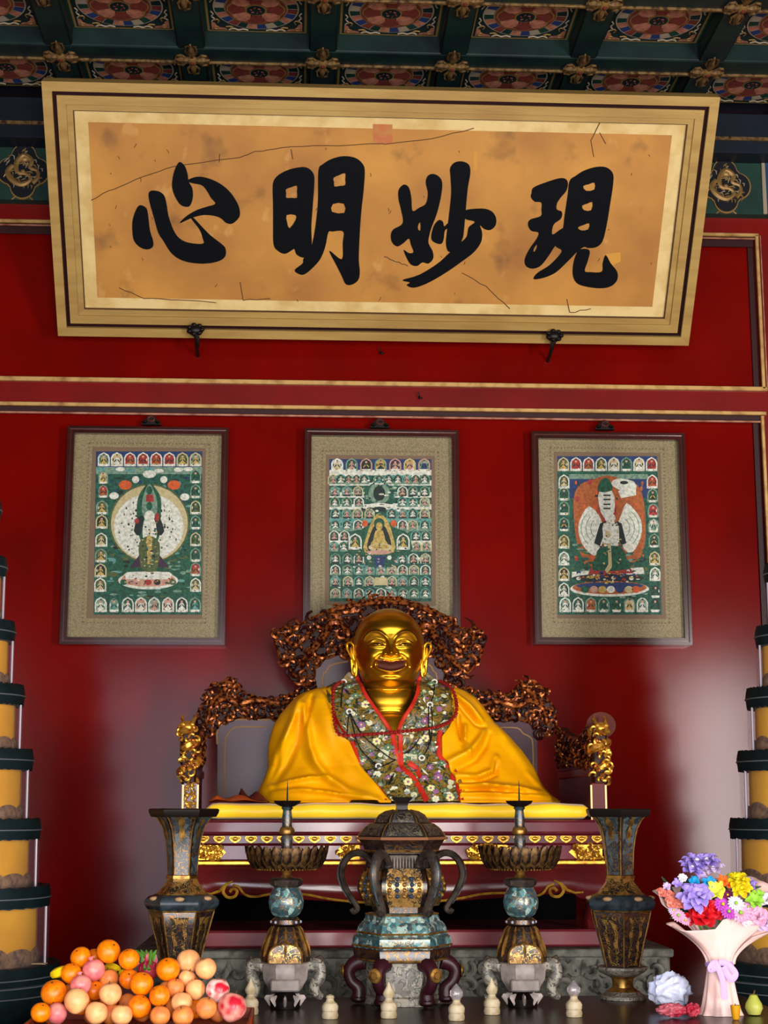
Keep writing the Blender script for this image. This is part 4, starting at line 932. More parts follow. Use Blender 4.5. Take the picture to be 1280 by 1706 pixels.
# gilt cloud-petals, one by one
pm = M()
for a0, a1, mt_, d in ((0, pi, gilt, 0.0),):
    pm.plate([[(-0.026, 0.006), (-0.022, 0.014), (0.022, 0.014), (0.026, 0.006), (0.018, -0.006), (0.008, -0.012), (0, -0.016), (-0.008, -0.012), (-0.018, -0.006)]], lambda u, v, dd: Vector((u, -0.006 + dd, v)), gilt, 0.012)
pm.ball((0, -0.006, 0.003), (0.014, 0.007, 0.010), gilt, 8, 6)
for q in (-1, 1): pm.ball((0.016*q, -0.004, 0.006), (0.009, 0.006, 0.006), gilt, 6, 5)
pme = mesh_of('gilt_petal', pm, Vector((0, 0, 0)))
zc_ = (zf(1390) + zf(1407))/2
n = 27
for k in range(n): place('gilt_petal', pme, throne, (lerp(-HW + 0.05, HW - 0.05, k/(n-1)), FY + 0.018, zc_))
# gilt scroll panels on the waist
def scroll_panel(x0, x1, seed):
    m = M(); rnd = random.Random(seed); z0, z1 = zf(1434) + 0.004, zf(1408)
    sg = 1
    tri = [(x0, z0), (x0, z1), (lerp(x0, x1, 0.75), z1), (x1, (z0+z1)/2), (lerp(x0, x1, 0.75), z0)]
    m.plate([tri], lambda u, v, d: Vector((u, FY + 0.03 + d, v)), gilt, 0.006)
    for k in range(34):
        q = (lerp(x0, x1, rnd.random()), rnd.uniform(z0, z1))
        if inside(q, tri): curl(m, q, rnd.uniform(0.008, 0.015), rnd.uniform(0, 6), rnd.choice([-5, 5]), 0.0045, rnd.choice([gilt, carv_b]), FY + 0.03, rnd)
    return obj('gilt_scroll_panel', m, w)
X = lambda px: at(px, 1420, FY).x
scroll_panel(X(326), X(376), 1); scroll_panel(X(1006), X(950), 2)
m1 = scroll_panel(X(600), X(560), 3); scroll_panel(X(822), X(778), 4); scroll_panel(X(812), X(858), 5)
# bulging apron with curling gilt lower edge
def apron():
    m = M(); z1 = zf(1441); NU = 97
    low = lambda u: zf(1496) - 0.022*cos(u*pi*2.0/HW*0.5)*(1 if abs(u) < HW*0.85 else 0.3) - 0.02*max(0, abs(u)/HW - 0.8)*8
    prof = [(0, 0.012), (0.2, -0.005), (0.45, -0.022), (0.7, -0.028), (0.9, -0.02), (1.0, -0.006)]
    def fn(i, j):
        u = lerp(-HW, HW, i/(NU-1)); t, dy = prof[j]
        return (u, FY + 0.012 + dy*1.2, lerp(z1, low(u), t))
    m.grid(fn, NU, len(prof), lac)
    m.grid(lambda i, j: (lerp(-HW, HW, i/(NU-1)), FY + (0.005 if j == 0 else 0.06), lerp(z1, low(lerp(-HW, HW, i/(NU-1))), 1)), NU, 2, lac)
    return m, low
am, low = apron(); ap = obj('apron', am, throne, recalc=False)
lz = lambda px, py: at(px, py, FY - 0.03)
m = M()
m.tube([lz(x, y) for x, y in ((338,1488),(352,1489),(366,1484),(376,1474),(388,1468))], [0.004, 0.005, 0.007, 0.008, 0.003], gilt, 6)
m.tube([Vector(p) for p in crom([tuple(lz(x, y)) for x, y in ((376,1474),(372,1486),(380,1495),(392,1493),(395,1484),(388,1481),(383,1486))], 4)], 0.007, gilt, 6)
m.tube([Vector(p) for p in crom([tuple(lz(x, y)) for x, y in ((388,1474),(398,1478),(408,1490),(425,1494),(456,1489),(508,1490),(545,1497),(600,1503),(660,1504))], 4)], 0.0055, gilt, 6)
obj('gilt_apron_scroll', m, ap)
m = M(); mir = lambda x: 2*at(656, 1480, FY).x - 0 - x
mx = lambda px, py: (lambda p: Vector((-p.x + 0.0, p.y, p.z)))(lz(px, py))
m.tube([mx(x, y) for x, y in ((338,1488),(352,1489),(366,1484),(376,1474),(388,1468))], [0.004, 0.005, 0.007, 0.008, 0.003], gilt, 6)
m.tube([Vector(p) for p in crom([tuple(mx(x, y)) for x, y in ((376,1474),(372,1486),(380,1495),(392,1493),(395,1484),(388,1481),(383,1486))], 4)], 0.007, gilt, 6)
m.tube([Vector(p) for p in crom([tuple(mx(x, y)) for x, y in ((388,1474),(398,1478),(408,1490),(425,1494),(456,1489),(508,1490),(545,1497),(600,1503),(660,1504))], 4)], 0.0055, gilt, 6)
obj('gilt_apron_scroll', m, ap)
# legs, a black board painting the shade between them, foot frame
for s in (-1, 1):
    m = M(); m.tube([(s*(HW - 0.06), FY + 0.06, zf(1480)), (s*(HW - 0.04), FY + 0.05, zf(1510)), (s*(HW - 0.07), FY + 0.07, zf(1535)), (s*(HW - 0.06), FY + 0.06, zf(1552))], [0.07, 0.06, 0.045, 0.055], lac, 10)
    obj('leg', m, throne)
    m = M(); m.tube([(s*(HW - 0.06), BY - 0.04, zf(1480)), (s*(HW - 0.06), BY - 0.04, zf(1552))], 0.05, lac, 10); obj('leg', m, throne)
obj('shade_board', M().box(-HW + 0.05, HW - 0.05, 7.6, 7.64, zf(1552), zf(1441), black_void), throne)
obj('foot_frame', M().box(-HW - 0.02, HW + 0.02, FY - 0.02, BY + 0.08, zf(1578), zf(1549), mk('rose_red_foot_frame', '#7a2830', r=0.3, c2='#62222a', sc=3, coat=0.2), 0.01), throne)
throne_base_z = zf(1578)
# stone plinth under the throne
pz = throne_base_z - 0.002
pxl, pxr = at(224, 1580, 6.9).x, at(1117, 1580, 6.9).x
pl_ = thing('stone_plinth', 'low grey stone plinth with carved leaf relief under the throne', 'plinth', ((pxl+pxr)/2, 7.5, 0))
PLW = (pxr - pxl)/2; PLC = (pxl + pxr)/2
obj('plinth_block', M().box(pxl, pxr, 6.9, 8.55, 0, pz, stone, 0.015), pl_)
obj('plinth_ledge', M().box(pxl - 0.012, pxr + 0.012, 6.885, 8.55, pz - 0.035, pz - 0.001, stone, 0.006), pl_)
m = M(); rnd = random.Random(8)
k = pxl + 0.04
while k < pxr - 0.03:
    for z, R in ((pz - 0.085, 0.036), (pz - 0.15, 0.042)):
        curl(m, (k + rnd.uniform(-0.01, 0.01), z), R, rnd.uniform(0, 6), rnd.choice([-4.5, 4.5]), 0.012, stone, 6.892, rnd)
    m.tube([(k + 0.03, 6.897, pz - 0.045), (k + 0.036, 6.887, pz - 0.075), (k + 0.022, 6.895, pz - 0.11)], [0.004, 0.013, 0.004], stone, 6)
    k += 0.066
obj('leaf_relief', m, pl_, kind='stuff')
# ================================================================== cushion, folded cloths
satin = mk('yellow_satin_cushion', '#f6cc1c', r=0.4, c2='#eebc14', sc=3, bump=0.05, bsc=12, sheen=0.3)
m = M(); x0, x1 = at(341, 1350, 7.05).x, at(986, 1350, 7.05).x
cz0, cz1 = zf(1366) + 0.001, at(656, 1338, 7.06).z
NX, NP = 60, 24
def cush(i, j):
    u = i/(NX-1); a = 2*pi*j/NP; sx = lerp(x0, x1, u); e = min(1, min(u, 1-u)*(x1-x0)/0.05); e = sqrt(max(0.0, 1 - (1-e)**2))
    yy = cos(a); zz = sin(a); yy = math.copysign(abs(yy)**0.25, yy); zz = math.copysign(abs(zz)**0.35, zz)
    h = (cz1 - cz0)/2
    return (sx, 7.5 + yy*0.46*(0.9 + 0.1*e) + 0.003*sin(u*60)*zz, (cz0+cz1)/2 + zz*h*(0.35 + 0.65*e) + (0.003*sin(u*23) + 0.002*sin(u*51))*(1 if zz > 0.5 else 0))
vs = [cush(i, j) for i in range(NX) for j in range(NP)]; fs = [(i*NP+j, i*NP+(j+1) % NP, (i+1)*NP+(j+1) % NP, (i+1)*NP+j) for i in range(NX-1) for j in range(NP)]
fs += [tuple(range(NP)), tuple((NX-1)*NP + j for j in range(NP))]
m.add(vs, fs, satin)
obj('seat_cushion', m, label='long flat yellow satin cushion on the throne seat', cat='cushion', smooth=60)
def fold_cloth(name, label, pts, Y0, depth, mat, waves, amp, base):
    m = M(); n = 40
    def fn(i, j):
        u = i/(n-1); v = j/13; x = lerp(pts[0], pts[-1], u); top = tab({0: 0, 0.15: 1, 0.6: 0.75, 1: 0.1}, u)
        return (x, Y0 + depth*v + 0.012*sin(u*9), base + amp*top*sin(pi*min(1, v*0.9 + 0.1))*(1 + 0.4*sin(u*waves + v*3)) + 0.002)
    m.grid(fn, n, 14, mat)
    b = len(m.v); m.grid(lambda i, j: (lambda p: (p[0], p[1], base))(fn(i, j)), n, 14, mat)
    return obj(name, m, label=label, cat='cloth', smooth=60)
fold_cloth('folded_cloth', 'flat orange folded cloth on the left end of the cushion', [at(346, 1330, 7.1).x, at(446, 1330, 7.1).x], 7.06, 0.2, mk('orange_cloth', '#c9581a', r=0.5, c2='#a8451a', sc=12), 12, 0.03, cz1 + 0.002)
fold_cloth('folded_cloth', 'dark maroon folded cloth at the foot of the yellow cloak', [at(392, 1330, 7.2).x, at(448, 1330, 7.2).x], 7.275, 0.1, mk('maroon_cloth', '#3c0c10', r=0.5, c2='#591a14', sc=12), 9, 0.055, cz1 + 0.002)
# ================================================================== the gilded laughing statue in a yellow cloak
gold_skin = mk('polished_gold', '#dca428', r=0.36, m=1.0, c2='#c8921e', sc=6, bump=0.015, bsc=40)
gold_lips = mk('painted_lips', '#6e2c1c', r=0.4, m=0.3)
gold_mouth = mk('mouth_opening', '#4c2418', r=0.6, spec=0.1)
eye_dark = mk('eye_line', '#2a1606', r=0.4, m=0.3)
brow_dark = mk('brow_line', '#3a1c06', r=0.4, m=0.4)
robe_y = mk('yellow_silk_cloak', '#eda800', r=0.42, c2='#dd9400', sc=5, bump=0.08, bsc=40, sheen=0.0, spec=0.25)
def robe_flowers():
    mt, nt, b = nodes('flowered_brocade'); N = nt.nodes; L = nt.links
    tc = N.new('ShaderNodeTexCoord')
    def vor(sc, off=0, feat='F1'):
        mp = N.new('ShaderNodeMapping'); mp.inputs['Location'].default_value = (off, off, off); L.new(tc.outputs['Object'], mp.inputs[0])
        v = N.new('ShaderNodeTexVoronoi'); v.inputs['Scale'].default_value = sc; v.feature = feat; L.new(mp.outputs[0], v.inputs['Vector']); return v
    nz = N.new('ShaderNodeTexNoise'); nz.inputs['Scale'].default_value = 22; nz.inputs['Detail'].default_value = 4; nz.inputs['Distortion'].default_value = 2.5; L.new(tc.outputs['Object'], nz.inputs['Vector'])
    r = N.new('ShaderNodeValToRGB'); e = r.color_ramp.elements
    for i, (p, c) in enumerate(((0.0, '#161c10'), (0.40, '#2c351c'), (0.46, '#6a5212'), (0.55, '#8e6a12'), (0.60, '#435440'), (0.66, '#1e2418'))):
        if i > 1: e.new(p)
        e[i].position = p; e[i].color = lin(c)
    L.new(nz.outputs['Fac'], r.inputs[0]); cur = r.outputs[0]
    for sc, off, th, c in ((20, 0, 0.30, '#c3c39a'), (17, 3.3, 0.26, '#8d5a86'), (24, 7.1, 0.22, '#7f9a72'), (30, 1.7, 0.18, '#dcdccb')):
        v = vor(sc, off); lt = N.new('ShaderNodeMath'); lt.operation = 'LESS_THAN'; lt.inputs[1].default_value = th; L.new(v.outputs['Distance'], lt.inputs[0])
        sp = N.new('ShaderNodeSeparateColor'); L.new(v.outputs['Color'], sp.inputs[0])
        g = N.new('ShaderNodeMath'); g.operation = 'GREATER_THAN'; g.inputs[1].default_value = 0.62; L.new(sp.outputs[1], g.inputs[0])
        mu = N.new('ShaderNodeMath'); mu.operation = 'MULTIPLY'; L.new(lt.outputs[0], mu.inputs[0]); L.new(g.outputs[0], mu.inputs[1])
        mx = N.new('ShaderNodeMix'); mx.data_type = 'RGBA'; mx.inputs['B'].default_value = lin(c); L.new(mu.outputs[0], mx.inputs['Factor']); L.new(cur, mx.inputs['A']); cur = mx.outputs['Result']
    L.new(cur, b.inputs['Base Color']); b.inputs['Roughness'].default_value = 0.5
    return mt
robe_b = robe_flowers()
red_trim = mk('red_robe_trim', '#c02a14', r=0.5, c2='#a01c12', sc=20)
ST = thing('laughing_statue', 'golden bald laughing statue seated on the throne in a yellow cloak', 'statue', (0, 7.5, cz1 + 0.002))
SY = 7.52; HXP = 648
U0 = mpp(650, 1090, SY)
WT = {1014.5: 2, 1016: 14, 1019: 23, 1024: 32, 1031: 41, 1040: 48.5, 1052: 55, 1065: 58.5, 1080: 59.5, 1095: 58, 1108: 54.5, 1118: 50.5, 1128: 46, 1136: 43, 1142: 42, 1148: 43, 1155: 45.5, 1165: 46.5, 1174: 45, 1181: 43, 1184: 42, 1188: 44, 1196: 52, 1204: 64, 1215: 82, 1240: 105}
DT = {1014.5: 2, 1016: 18, 1019: 29, 1024: 40, 1031: 50, 1040: 57, 1052: 62, 1065: 63, 1080: 62, 1095: 61, 1108: 61, 1118: 60, 1128: 58, 1136: 52, 1142: 44, 1148: 40, 1155: 41, 1165: 45, 1174: 46, 1181: 44, 1184: 43, 1188: 46, 1196: 52, 1204: 57, 1215: 62, 1240: 70}
def sm_tab(T, y, w=2.2): return (tab(T, y-w) + 2*tab(T, y) + tab(T, y+w))/4 if y > 1020 else tab(T, y)
def segd(x, y, pl):
    best = 1e9; bt = 0; L = len(pl) - 1
    for i in range(L):
        ax, ay = pl[i]; bx, by = pl[i+1]; dx, dy = bx-ax, by-ay; l2 = dx*dx + dy*dy
        t = max(0, min(1, ((x-ax)*dx + (y-ay)*dy)/l2)) if l2 else 0
        d = (x-ax-dx*t)**2 + (y-ay-dy*t)**2
        if d < best: best = d; bt = (i + t)/L
    return sqrt(best), bt
g2 = lambda x, y, cx, cy, sx, sy: exp(-((x-cx)/sx)**2 - ((y-cy)/sy)**2)
BROW = crom([(45, 1066), (39, 1058), (30, 1053.5), (19, 1055), (10, 1061), (5, 1068), (4, 1077)], 3)
BROW = [(p.x, p.y) for p in BROW]
ULID = [(p.x, p.y) for p in crom([(35, 1073), (29, 1068.5), (22, 1067), (15, 1070), (11, 1075)], 3)]
SLIT = [(p.x, p.y) for p in crom([(35.5, 1074), (28, 1072.5), (20, 1072.5), (11, 1077)], 3)]
LLID = [(p.x, p.y) for p in crom([(34, 1077), (26, 1079), (17, 1079), (11, 1078.5)], 3)]
NASO = [(13, 1089), (20, 1094), (27, 1101), (30, 1110)]
def feat(x, y):
    a = abs(x); z = 0
    d, t = segd(a, y, BROW); z += 2.4*exp(-(d/2.2)**2)*(1 - 0.3*t)
    z += -5.0*g2(a, y, 23, 1071, 14, 7) + 5.2*g2(a, y, 22.5, 1073.5, 10.5, 5.0)
    d, t = segd(a, y, ULID); z += 1.5*exp(-(d/1.4)**2)
    d, t = segd(a, y, SLIT); z += -1.6*exp(-(d/1.0)**2)
    d, t = segd(a, y, LLID); z += 1.3*exp(-(d/1.6)**2)
    # nose
    if 1058 < y < 1102:
        h = tab({1058: 0, 1066: 2.5, 1076: 6.5, 1086: 13, 1090: 15.5, 1094: 12, 1098: 3, 1102: 0}, y); s = tab({1058: 6, 1076: 5.2, 1088: 7, 1102: 8}, y)
        z += h*exp(-(x/s)**2)
    z += 5.5*g2(a, y, 11.5, 1091, 4.5, 4.2) - 2.5*g2(a, y, 6, 1096, 3, 2)
    z += 7.0*g2(a, y, 31, 1094, 13, 13) + 1.5*g2(a, y, 37, 1112, 9, 10)
    d, t = segd(a, y, NASO); z += -2.6*exp(-(d/2.2)**2)
    # mouth
    yu = 1101.5 + 2.2*exp(-(a/7)**2) - (a/26)**2*0.5; yl = 1119.5 - 9*(a/26)**2
    if a < 30:
        k = max(0, 1 - (a/27)**4)
        z += 2.6*exp(-((y - yu)/2.4)**2)*k + 4.2*exp(-((y - yl)/2.8)**2)*k
        mid = (yu + yl)/2 + 0.5; hh = max(0.5, (yl - yu)/2 - 2.2)
        z += -5.0*exp(-((y - mid)/hh)**4)*max(0, 1 - (a/25)**6)
    z += -2.0*exp(-(a/5)**2)*exp(-((y-1099)/2.0)**2)
    z += -2.2*g2(a, y, 0, 1125, 18, 3) + 6.5*g2(a, y, 0, 1134, 17, 7)
    z += 2.5*g2(a, y, 0, 1045, 26, 14)
    # neck folds
    for yc, am in ((1148, -2.5), (1183.5, -2.6), (1188.5, -1.5)):
        z += am*exp(-((y - yc - (a/40)**2*3)/1.5)**2) if yc > 1150 else am*exp(-((y - yc - (a/40)**2*-4)/2.0)**2)*(a < 48)
    return z
rows = []
y = 1014.5
while y < 1240:
    rows.append(y); y += 0.5 if y < 1019 else (0.8 if y < 1150 else 1.6)
rows.append(1240)
NT = 200
angs = []
for k in range(NT):                      # finer in front
    t = k/NT*2 - 1; a = t*pi*(0.55 + 0.45*t*t); angs.append(a)
zt = [at(HXP, y, SY).z for y in rows]; hx = at(HXP, 1090, SY).x
FSH = 4.5                               # the face stands nearer than the silhouette
def headpt(i, j):
    a = angs[i]; y = rows[j]; w = sm_tab(WT, y); d = sm_tab(DT, y)
    sx = math.copysign(abs(sin(a))**0.92, sin(a)); cyy = cos(a)
    X = w*sx; front = cyy > 0
    dep = (d if front else d*1.0)*math.copysign(abs(cyy)**0.95, cyy)
    if front: dep += feat(X, y - FSH)*min(1, cyy*2.2)
    return (hx + X*U0, SY - dep*U0, zt[j])
def headmat(i, j):
    a = angs[i]; y0 = rows[j]; y = y0 - FSH
    if cos(a) < 0.3: return gold_skin
    X = abs(sm_tab(WT, y0)*math.copysign(abs(sin(a))**0.92, sin(a)))
    if X < 26:
        yu = 1101.5 + 2.2*exp(-(X/7)**2) - (X/26)**2*0.5; yl = 1119.5 - 9*(X/26)**2
        if yu + 2.0 < y < yl - 2.4 and X < 22: return gold_mouth
        if (yu - 0.6 < y <= yu + 2.0 or yl - 2.4 <= y < yl - 0.9) and X < 25: return gold_lips
    d, t = segd(X, y, SLIT)
    if d < 0.75 and 12 < X < 35: return eye_dark
    if (X - 22)**2 + ((y - 1074.2)*1.2)**2 < 6.0: return eye_dark
    d, t = segd(X, y - 0 + 1.5, BROW)
    if d < 0.95 and X > 9: return brow_dark
    return gold_skin
m = M(); m.grid(headpt, NT, len(rows), gold_skin, closeu=True, matfn=headmat)
b0 = len(m.v) - NT; m.f.append([b0 + k for k in range(NT)]); m.m.append(0)
m.f.append([k for k in range(NT)][::-1]); m.m.append(0)
body = obj('gilded_body', m, ST, smooth=70)
# long-lobed ears
for s in (-1, 1):
    m = M(); N = 40
    ex = at(HXP + s*61, 1100, SY).x
    rim = crom([(-3, 1112), (4, 1090), (7, 1080), (5, 1073), (-1, 1072), (-5, 1078), (-4, 1090), (-5, 1104), (-3, 1118), (0, 1127), (4, 1124), (4, 1112), (3, 1100)], 3)
    P = [Vector((ex + s*(p.x + 1 - (p.y - 1085)*0.16)*U0, SY - (6 + (p.x)*-0.4)*U0, at(HXP, p.y, SY).z)) for p in rim]
    m.tube(P, [2.3*U0]*len(P), gold_skin, 8)
    zc0 = at(HXP, 1096, SY).z
    m.ball((ex - s*2*U0, SY - 2*U0, zc0), (7.0*U0, 5*U0, 22*U0), gold_skin, 14, 12)
    m.ball((ex - s*4*U0, SY - 4*U0, at(HXP, 1116, SY).z), (5.5*U0, 4.5*U0, 10*U0), gold_skin, 12, 10)
    m.tube([(ex + s*2*U0, SY - 7*U0, at(HXP, yy, SY).z) for yy in (1080, 1088, 1096)], [1.5*U0, 2.2*U0, 1.2*U0], gold_skin, 8)
    obj('ear', m, body)

# ---- robe body surface, silhouettes measured in the photograph
XL = {1136: 566, 1143: 549, 1147: 530, 1152: 512, 1158: 500, 1170: 485, 1190: 467, 1210: 455, 1240: 447, 1262: 446, 1280: 447, 1300: 440, 1315: 432, 1337: 427}
XR = {1136: 732, 1143: 748, 1147: 763, 1153: 778, 1163: 792, 1180: 806, 1205: 823, 1230: 850, 1250: 868, 1280: 890, 1300: 899, 1312: 905, 1325: 918, 1337: 932}
DD = {1136: 0.10, 1150: 0.20, 1170: 0.25, 1200: 0.29, 1240: 0.32, 1280: 0.36, 1310: 0.42, 1337: 0.47}
RY0 = 7.64
def rsurf(px, py, off=0.0):
    a, b = tab(XL, py), tab(XR, py); t = max(-1, min(1, (px-a)/(b-a)*2 - 1)); D = tab(DD, py) + off
    p = at(px, py, RY0); dep = D*(max(0.0, 1 - abs(t)**2.4))**(1/2.0)
    return Vector((p.x, RY0 - dep, p.z))
FOLDS = [  # pixel polylines, height (m), width (px): the folds of the cloak
    ([(497,1175),(490,1200),(478,1230),(462,1260),(447,1290),(436,1320)], 0.020, 7), ([(505,1180),(512,1220),(516,1250),(525,1275),(545,1300),(575,1320),(620,1335)], 0.018, 7),
    ([(500,1200),(495,1240),(478,1275),(462,1300),(458,1312)], -0.012, 6), ([(530,1170),(540,1210),(556,1250),(580,1285),(610,1315)], 0.010, 16),
    ([(450,1312),(480,1305),(520,1298),(545,1300)], 0.014, 4), ([(455,1322),(500,1318),(540,1322),(600,1333)], 0.014, 4), ([(505,1158),(495,1168),(480,1195)], 0.008, 8), ([(465,1250),(462,1275),(452,1300)], -0.010, 5),
    ([(520,1165),(513,1190),(509,1215)], -0.010, 4), ([(535,1150),(548,1165),(553,1190)], -0.008, 4),
    # right half
    ([(752,1168),(770,1190),(785,1208),(800,1215)], -0.018, 5), ([(757,1165),(775,1180),(795,1205)], 0.014, 5), ([(755,1195),(757,1225),(760,1245)], -0.014, 4), ([(766,1215),(762,1240),(770,1262)], 0.012, 4),
    ([(800,1218),(790,1235),(770,1258),(738,1272)], 0.016, 6), ([(806,1225),(798,1245),(780,1268),(748,1285)], -0.013, 5), ([(815,1265),(805,1288),(780,1297),(748,1295)], 0.012, 5), ([(815,1272),(812,1292),(785,1303),(750,1304)], -0.014, 4),
    ([(745,1312),(790,1310),(850,1316),(905,1325)], 0.018, 5), ([(748,1324),(800,1324),(870,1328),(925,1333)], 0.014, 4), ([(745,1318),(800,1317),(860,1322)], -0.010, 3), ([(830,1215),(850,1250),(880,1290)], 0.010, 10), ([(790,1165),(810,1195),(835,1230)], 0.008, 6),
    ([(868,1290),(885,1305),(895,1315)], 0.008, 5)]
def fold(px, py):
    z = 0
    for pl_, h, w in FOLDS:
        d, t = segd(px, py, pl_)
        if d < 3*w: z += 3.0*h*exp(-(d/w)**2)*(0.35 + 0.65*sin(pi*(0.1 + 0.8*t)))
    return z + 0.0035*sin(px*0.11 + py*0.05) + 0.0025*sin(px*0.05 - py*0.09 + 1)
XBL = {1136: 566, 1150: 549, 1200: 554, 1228: 560, 1240: 578, 1260: 587, 1280: 596, 1300: 612, 1320: 628, 1337: 642}
XBR = {1136: 732, 1150: 747, 1190: 751, 1215: 741, 1232: 728, 1262: 727, 1280: 738, 1300: 747, 1320: 752, 1337: 751}
R0, R1, NR = 1137.0, 1337.0, 110
def cloak(side):
    m = M(); NU = 90
    def fn(i, j):
        py = lerp(R0, R1, j/(NR-1)); u = i/(NU-1); a, b = tab(XL, py), tab(XR, py)
        if side < 0: x0, x1 = tab(XBL, py), a
        else: x0, x1 = tab(XBR, py), b
        if u < 0.72:
            px = lerp(x0, x1, (u/0.72)**0.9); p = rsurf(px, py, 0.0)
            f = fold(px, py); ed = min(1, (1 - u/0.72)*4); lip = 0.022 + 0.008*exp(-(abs(px-x0)/4)**2)
            p.y -= (f + lip)*(0.25 + 0.75*ed); p.z += 0.15*f
        else:                                   # round the side and across the back
            p = rsurf(x1, py, 0.0); v = (u - 0.72)/0.28; c = rsurf((a+b)/2, py); D = tab(DD, py)*0.75
            p = Vector((lerp(p.x, c.x, v), RY0 - 0.006*(1-v) + D*sqrt(max(0, 1 - (1-v)**2)), p.z))
        p.z = max(p.z, cz1 + 0.014)
        return p
    m.grid(fn, NU, NR, robe_y); return m
for s in (-1, 1):
    o = obj('cloak_half', cloak(s), ST, smooth=80, recalc=False)
    md = o.modifiers.new('thickness', 'SOLIDIFY'); md.thickness = 0.012; md.offset = 1 if s > 0 else -1
# flowered robe under the cloak with its V neck
VL = {1112: 588, 1125: 592, 1140: 597, 1160: 604, 1180: 616, 1200: 630, 1215: 640, 1230: 648}
VR = {1112: 706, 1125: 700, 1140: 694, 1160: 690, 1180: 681, 1200: 668, 1215: 660, 1230: 654}
def robe_pt(px, py, off=0.0):
    p = rsurf(px, py, 0)
    f = 0.008*sin(px*0.13 + py*0.07) + 0.006*sin(px*0.07 - py*0.16)
    p.y -= 0.006 + off + f*0.6
    return p
m = M()
for s, VT in ((-1, VL), (1, VR)):
    n, k = 24, 60
    def fn(i, j):
        py = lerp(1118, 1232, j/(k-1)); v = tab(VT, py); o = tab(XBL if s < 0 else XBR, py) + (-s)*-6*1.0
        if py < 1137: o = lerp(v + s*9, (566 if s < 0 else 732) + s*4, (py-1118)/19)
        px = lerp(v, o, i/(n-1)); p = robe_pt(px, max(py, 1137)) if py >= 1137 else rsurf(px, 1137, 0)
        if py < 1137:
            q = at(px, py, SY - 0.02*(py-1118)/19); p = Vector((q.x, lerp(7.56, robe_pt(px, 1137).y, ((py-1118)/19)), q.z))
        # the collar hugs the neck, drops inwards at its edge
        p.y += 0.0 if i > 1 else 0.004
        return p
    m.grid(fn, n, k, robe_b)
def fn(i, j):
    py = lerp(1230, 1336.5, j/49); a = tab(XBL, py) - 7; b = tab(XBR, py) + 7; px = lerp(a, b, i/59)
    p = robe_pt(px, py); p.y -= 0.012*exp(-((px-650)/26)**2)*(1 if py > 1262 else 0.3) - 0.01*exp(-((px-658-(py-1230)*0.1)/5)**2)
    p.z = max(p.z, cz1 + 0.014); return p
m.grid(fn, 60, 50, robe_b)
robe = obj('flowered_robe', m, ST, smooth=80, recalc=False)
md = robe.modifiers.new('thickness', 'SOLIDIFY'); md.thickness = 0.01; md.offset = 0
def ribbon(pts, w, mat, name, parent, off=0.012, th=0.006):
    m = M(); Q = crom(pts, 5); P = [robe_pt(p.x, p.y, off) for p in Q]
    m.tube(P, w, mat, 8, flat=(0.35, 1.0)); return obj(name, m, parent)
for pts, w in (([(592,1126),(597,1140),(604,1160),(616,1180),(630,1200),(640,1215),(649,1231)], 0.009), ([(700,1126),(694,1140),(690,1160),(681,1180),(668,1200),(660,1215),(656,1231)], 0.009),
               ([(648,1228),(651,1250),(656,1270),(662,1284)], 0.012), ([(660,1228),(660,1250),(661,1270),(662,1284)], 0.010), ([(662,1284),(674,1295),(686,1312),(698,1335)], 0.014), ([(672,1275),(684,1284),(690,1300)], 0.012),
               ([(584,1240),(590,1265),(594,1283),(602,1300)], 0.012), ([(725,1222),(722,1245),(722,1262),(736,1282)], 0.012), ([(745,1288),(742,1302)], 0.016), ([(749,1308),(752,1334)], 0.013), ([(618,1312),(626,1322),(634,1335)], 0.014)):
    ribbon(pts, w, red_trim, 'red_trim', ST)
# embroidered blossoms standing slightly proud on the robe
emb = {k: mk('embroidery_' + k, c, r=0.6) for k, c in (('white', '#c9c9ae'), ('purple', '#87527e'), ('green', '#4c6a4c'), ('cream', '#cfc88a'), ('grey', '#7d8078'), ('dark', '#1c2018'))}
rnd = random.Random(5)
spots = [(598,1213,'purple'), (622,1218,'grey'), (605,1180,'cream'), (590,1165,'green'), (585,1195,'white'), (700,1207,'purple'), (690,1214,'grey'), (712,1160,'cream'), (705,1190,'white'), (720,1172,'green'), (622,1240,'cream'), (628,1262,'white'), (612,1255,'green'), (640,1250,'green'), (622,1293,'white'), (640,1300,'purple'),
         (612,1290,'purple'), (626,1310,'grey'), (648,1318,'white'), (690,1240,'white'), (700,1235,'cream'), (682,1258,'green'), (712,1252,'grey'), (706,1282,'purple'), (696,1300,'purple'), (718,1298,'purple'), (705,1315,'cream'), (728,1318,'green'), (735,1330,'cream'), (712,1332,'white'), (668,1320,'white'), (670,1305,'cream'), (725,1275,'green'), (580,1150,'green'), (715,1145,'green'), (578,1175,'grey'), (632,1225,'white'), (680,1222,'cream')]
for x, y, c in spots:
    m = M(); ce = robe_pt(x, y, 0.012); n = 6; R = rnd.uniform(0.011, 0.019); a0 = rnd.uniform(0, 1)
    for k in range(n):
        a = a0 + 2*pi*k/n; m.ball(ce + Vector((R*cos(a)*0.7, -0.001, R*sin(a)*0.6)), (R*0.5, 0.004, R*0.42), emb[c], 8, 5)
    m.ball(ce + Vector((0, -0.003, 0)), (R*0.3, 0.004, R*0.3), emb['cream' if c != 'cream' else 'purple'], 8, 5)
    for q in (-1, 1):
        a = rnd.uniform(-0.6, 0.6); m.tube([ce + Vector((q*R*0.6, 0.003, 0)), ce + Vector((q*R*1.3, -0.001, R*sin(a))), ce + Vector((q*R*2.0, 0.004, R*2*sin(a)))], [0.002, 0.006, 0.001], emb['green'] if c != 'green' else emb['grey'], 6)
    obj('embroidered_flower', m, robe)
m = M()                                 # stitched leaves, stems and feathers between the blossoms
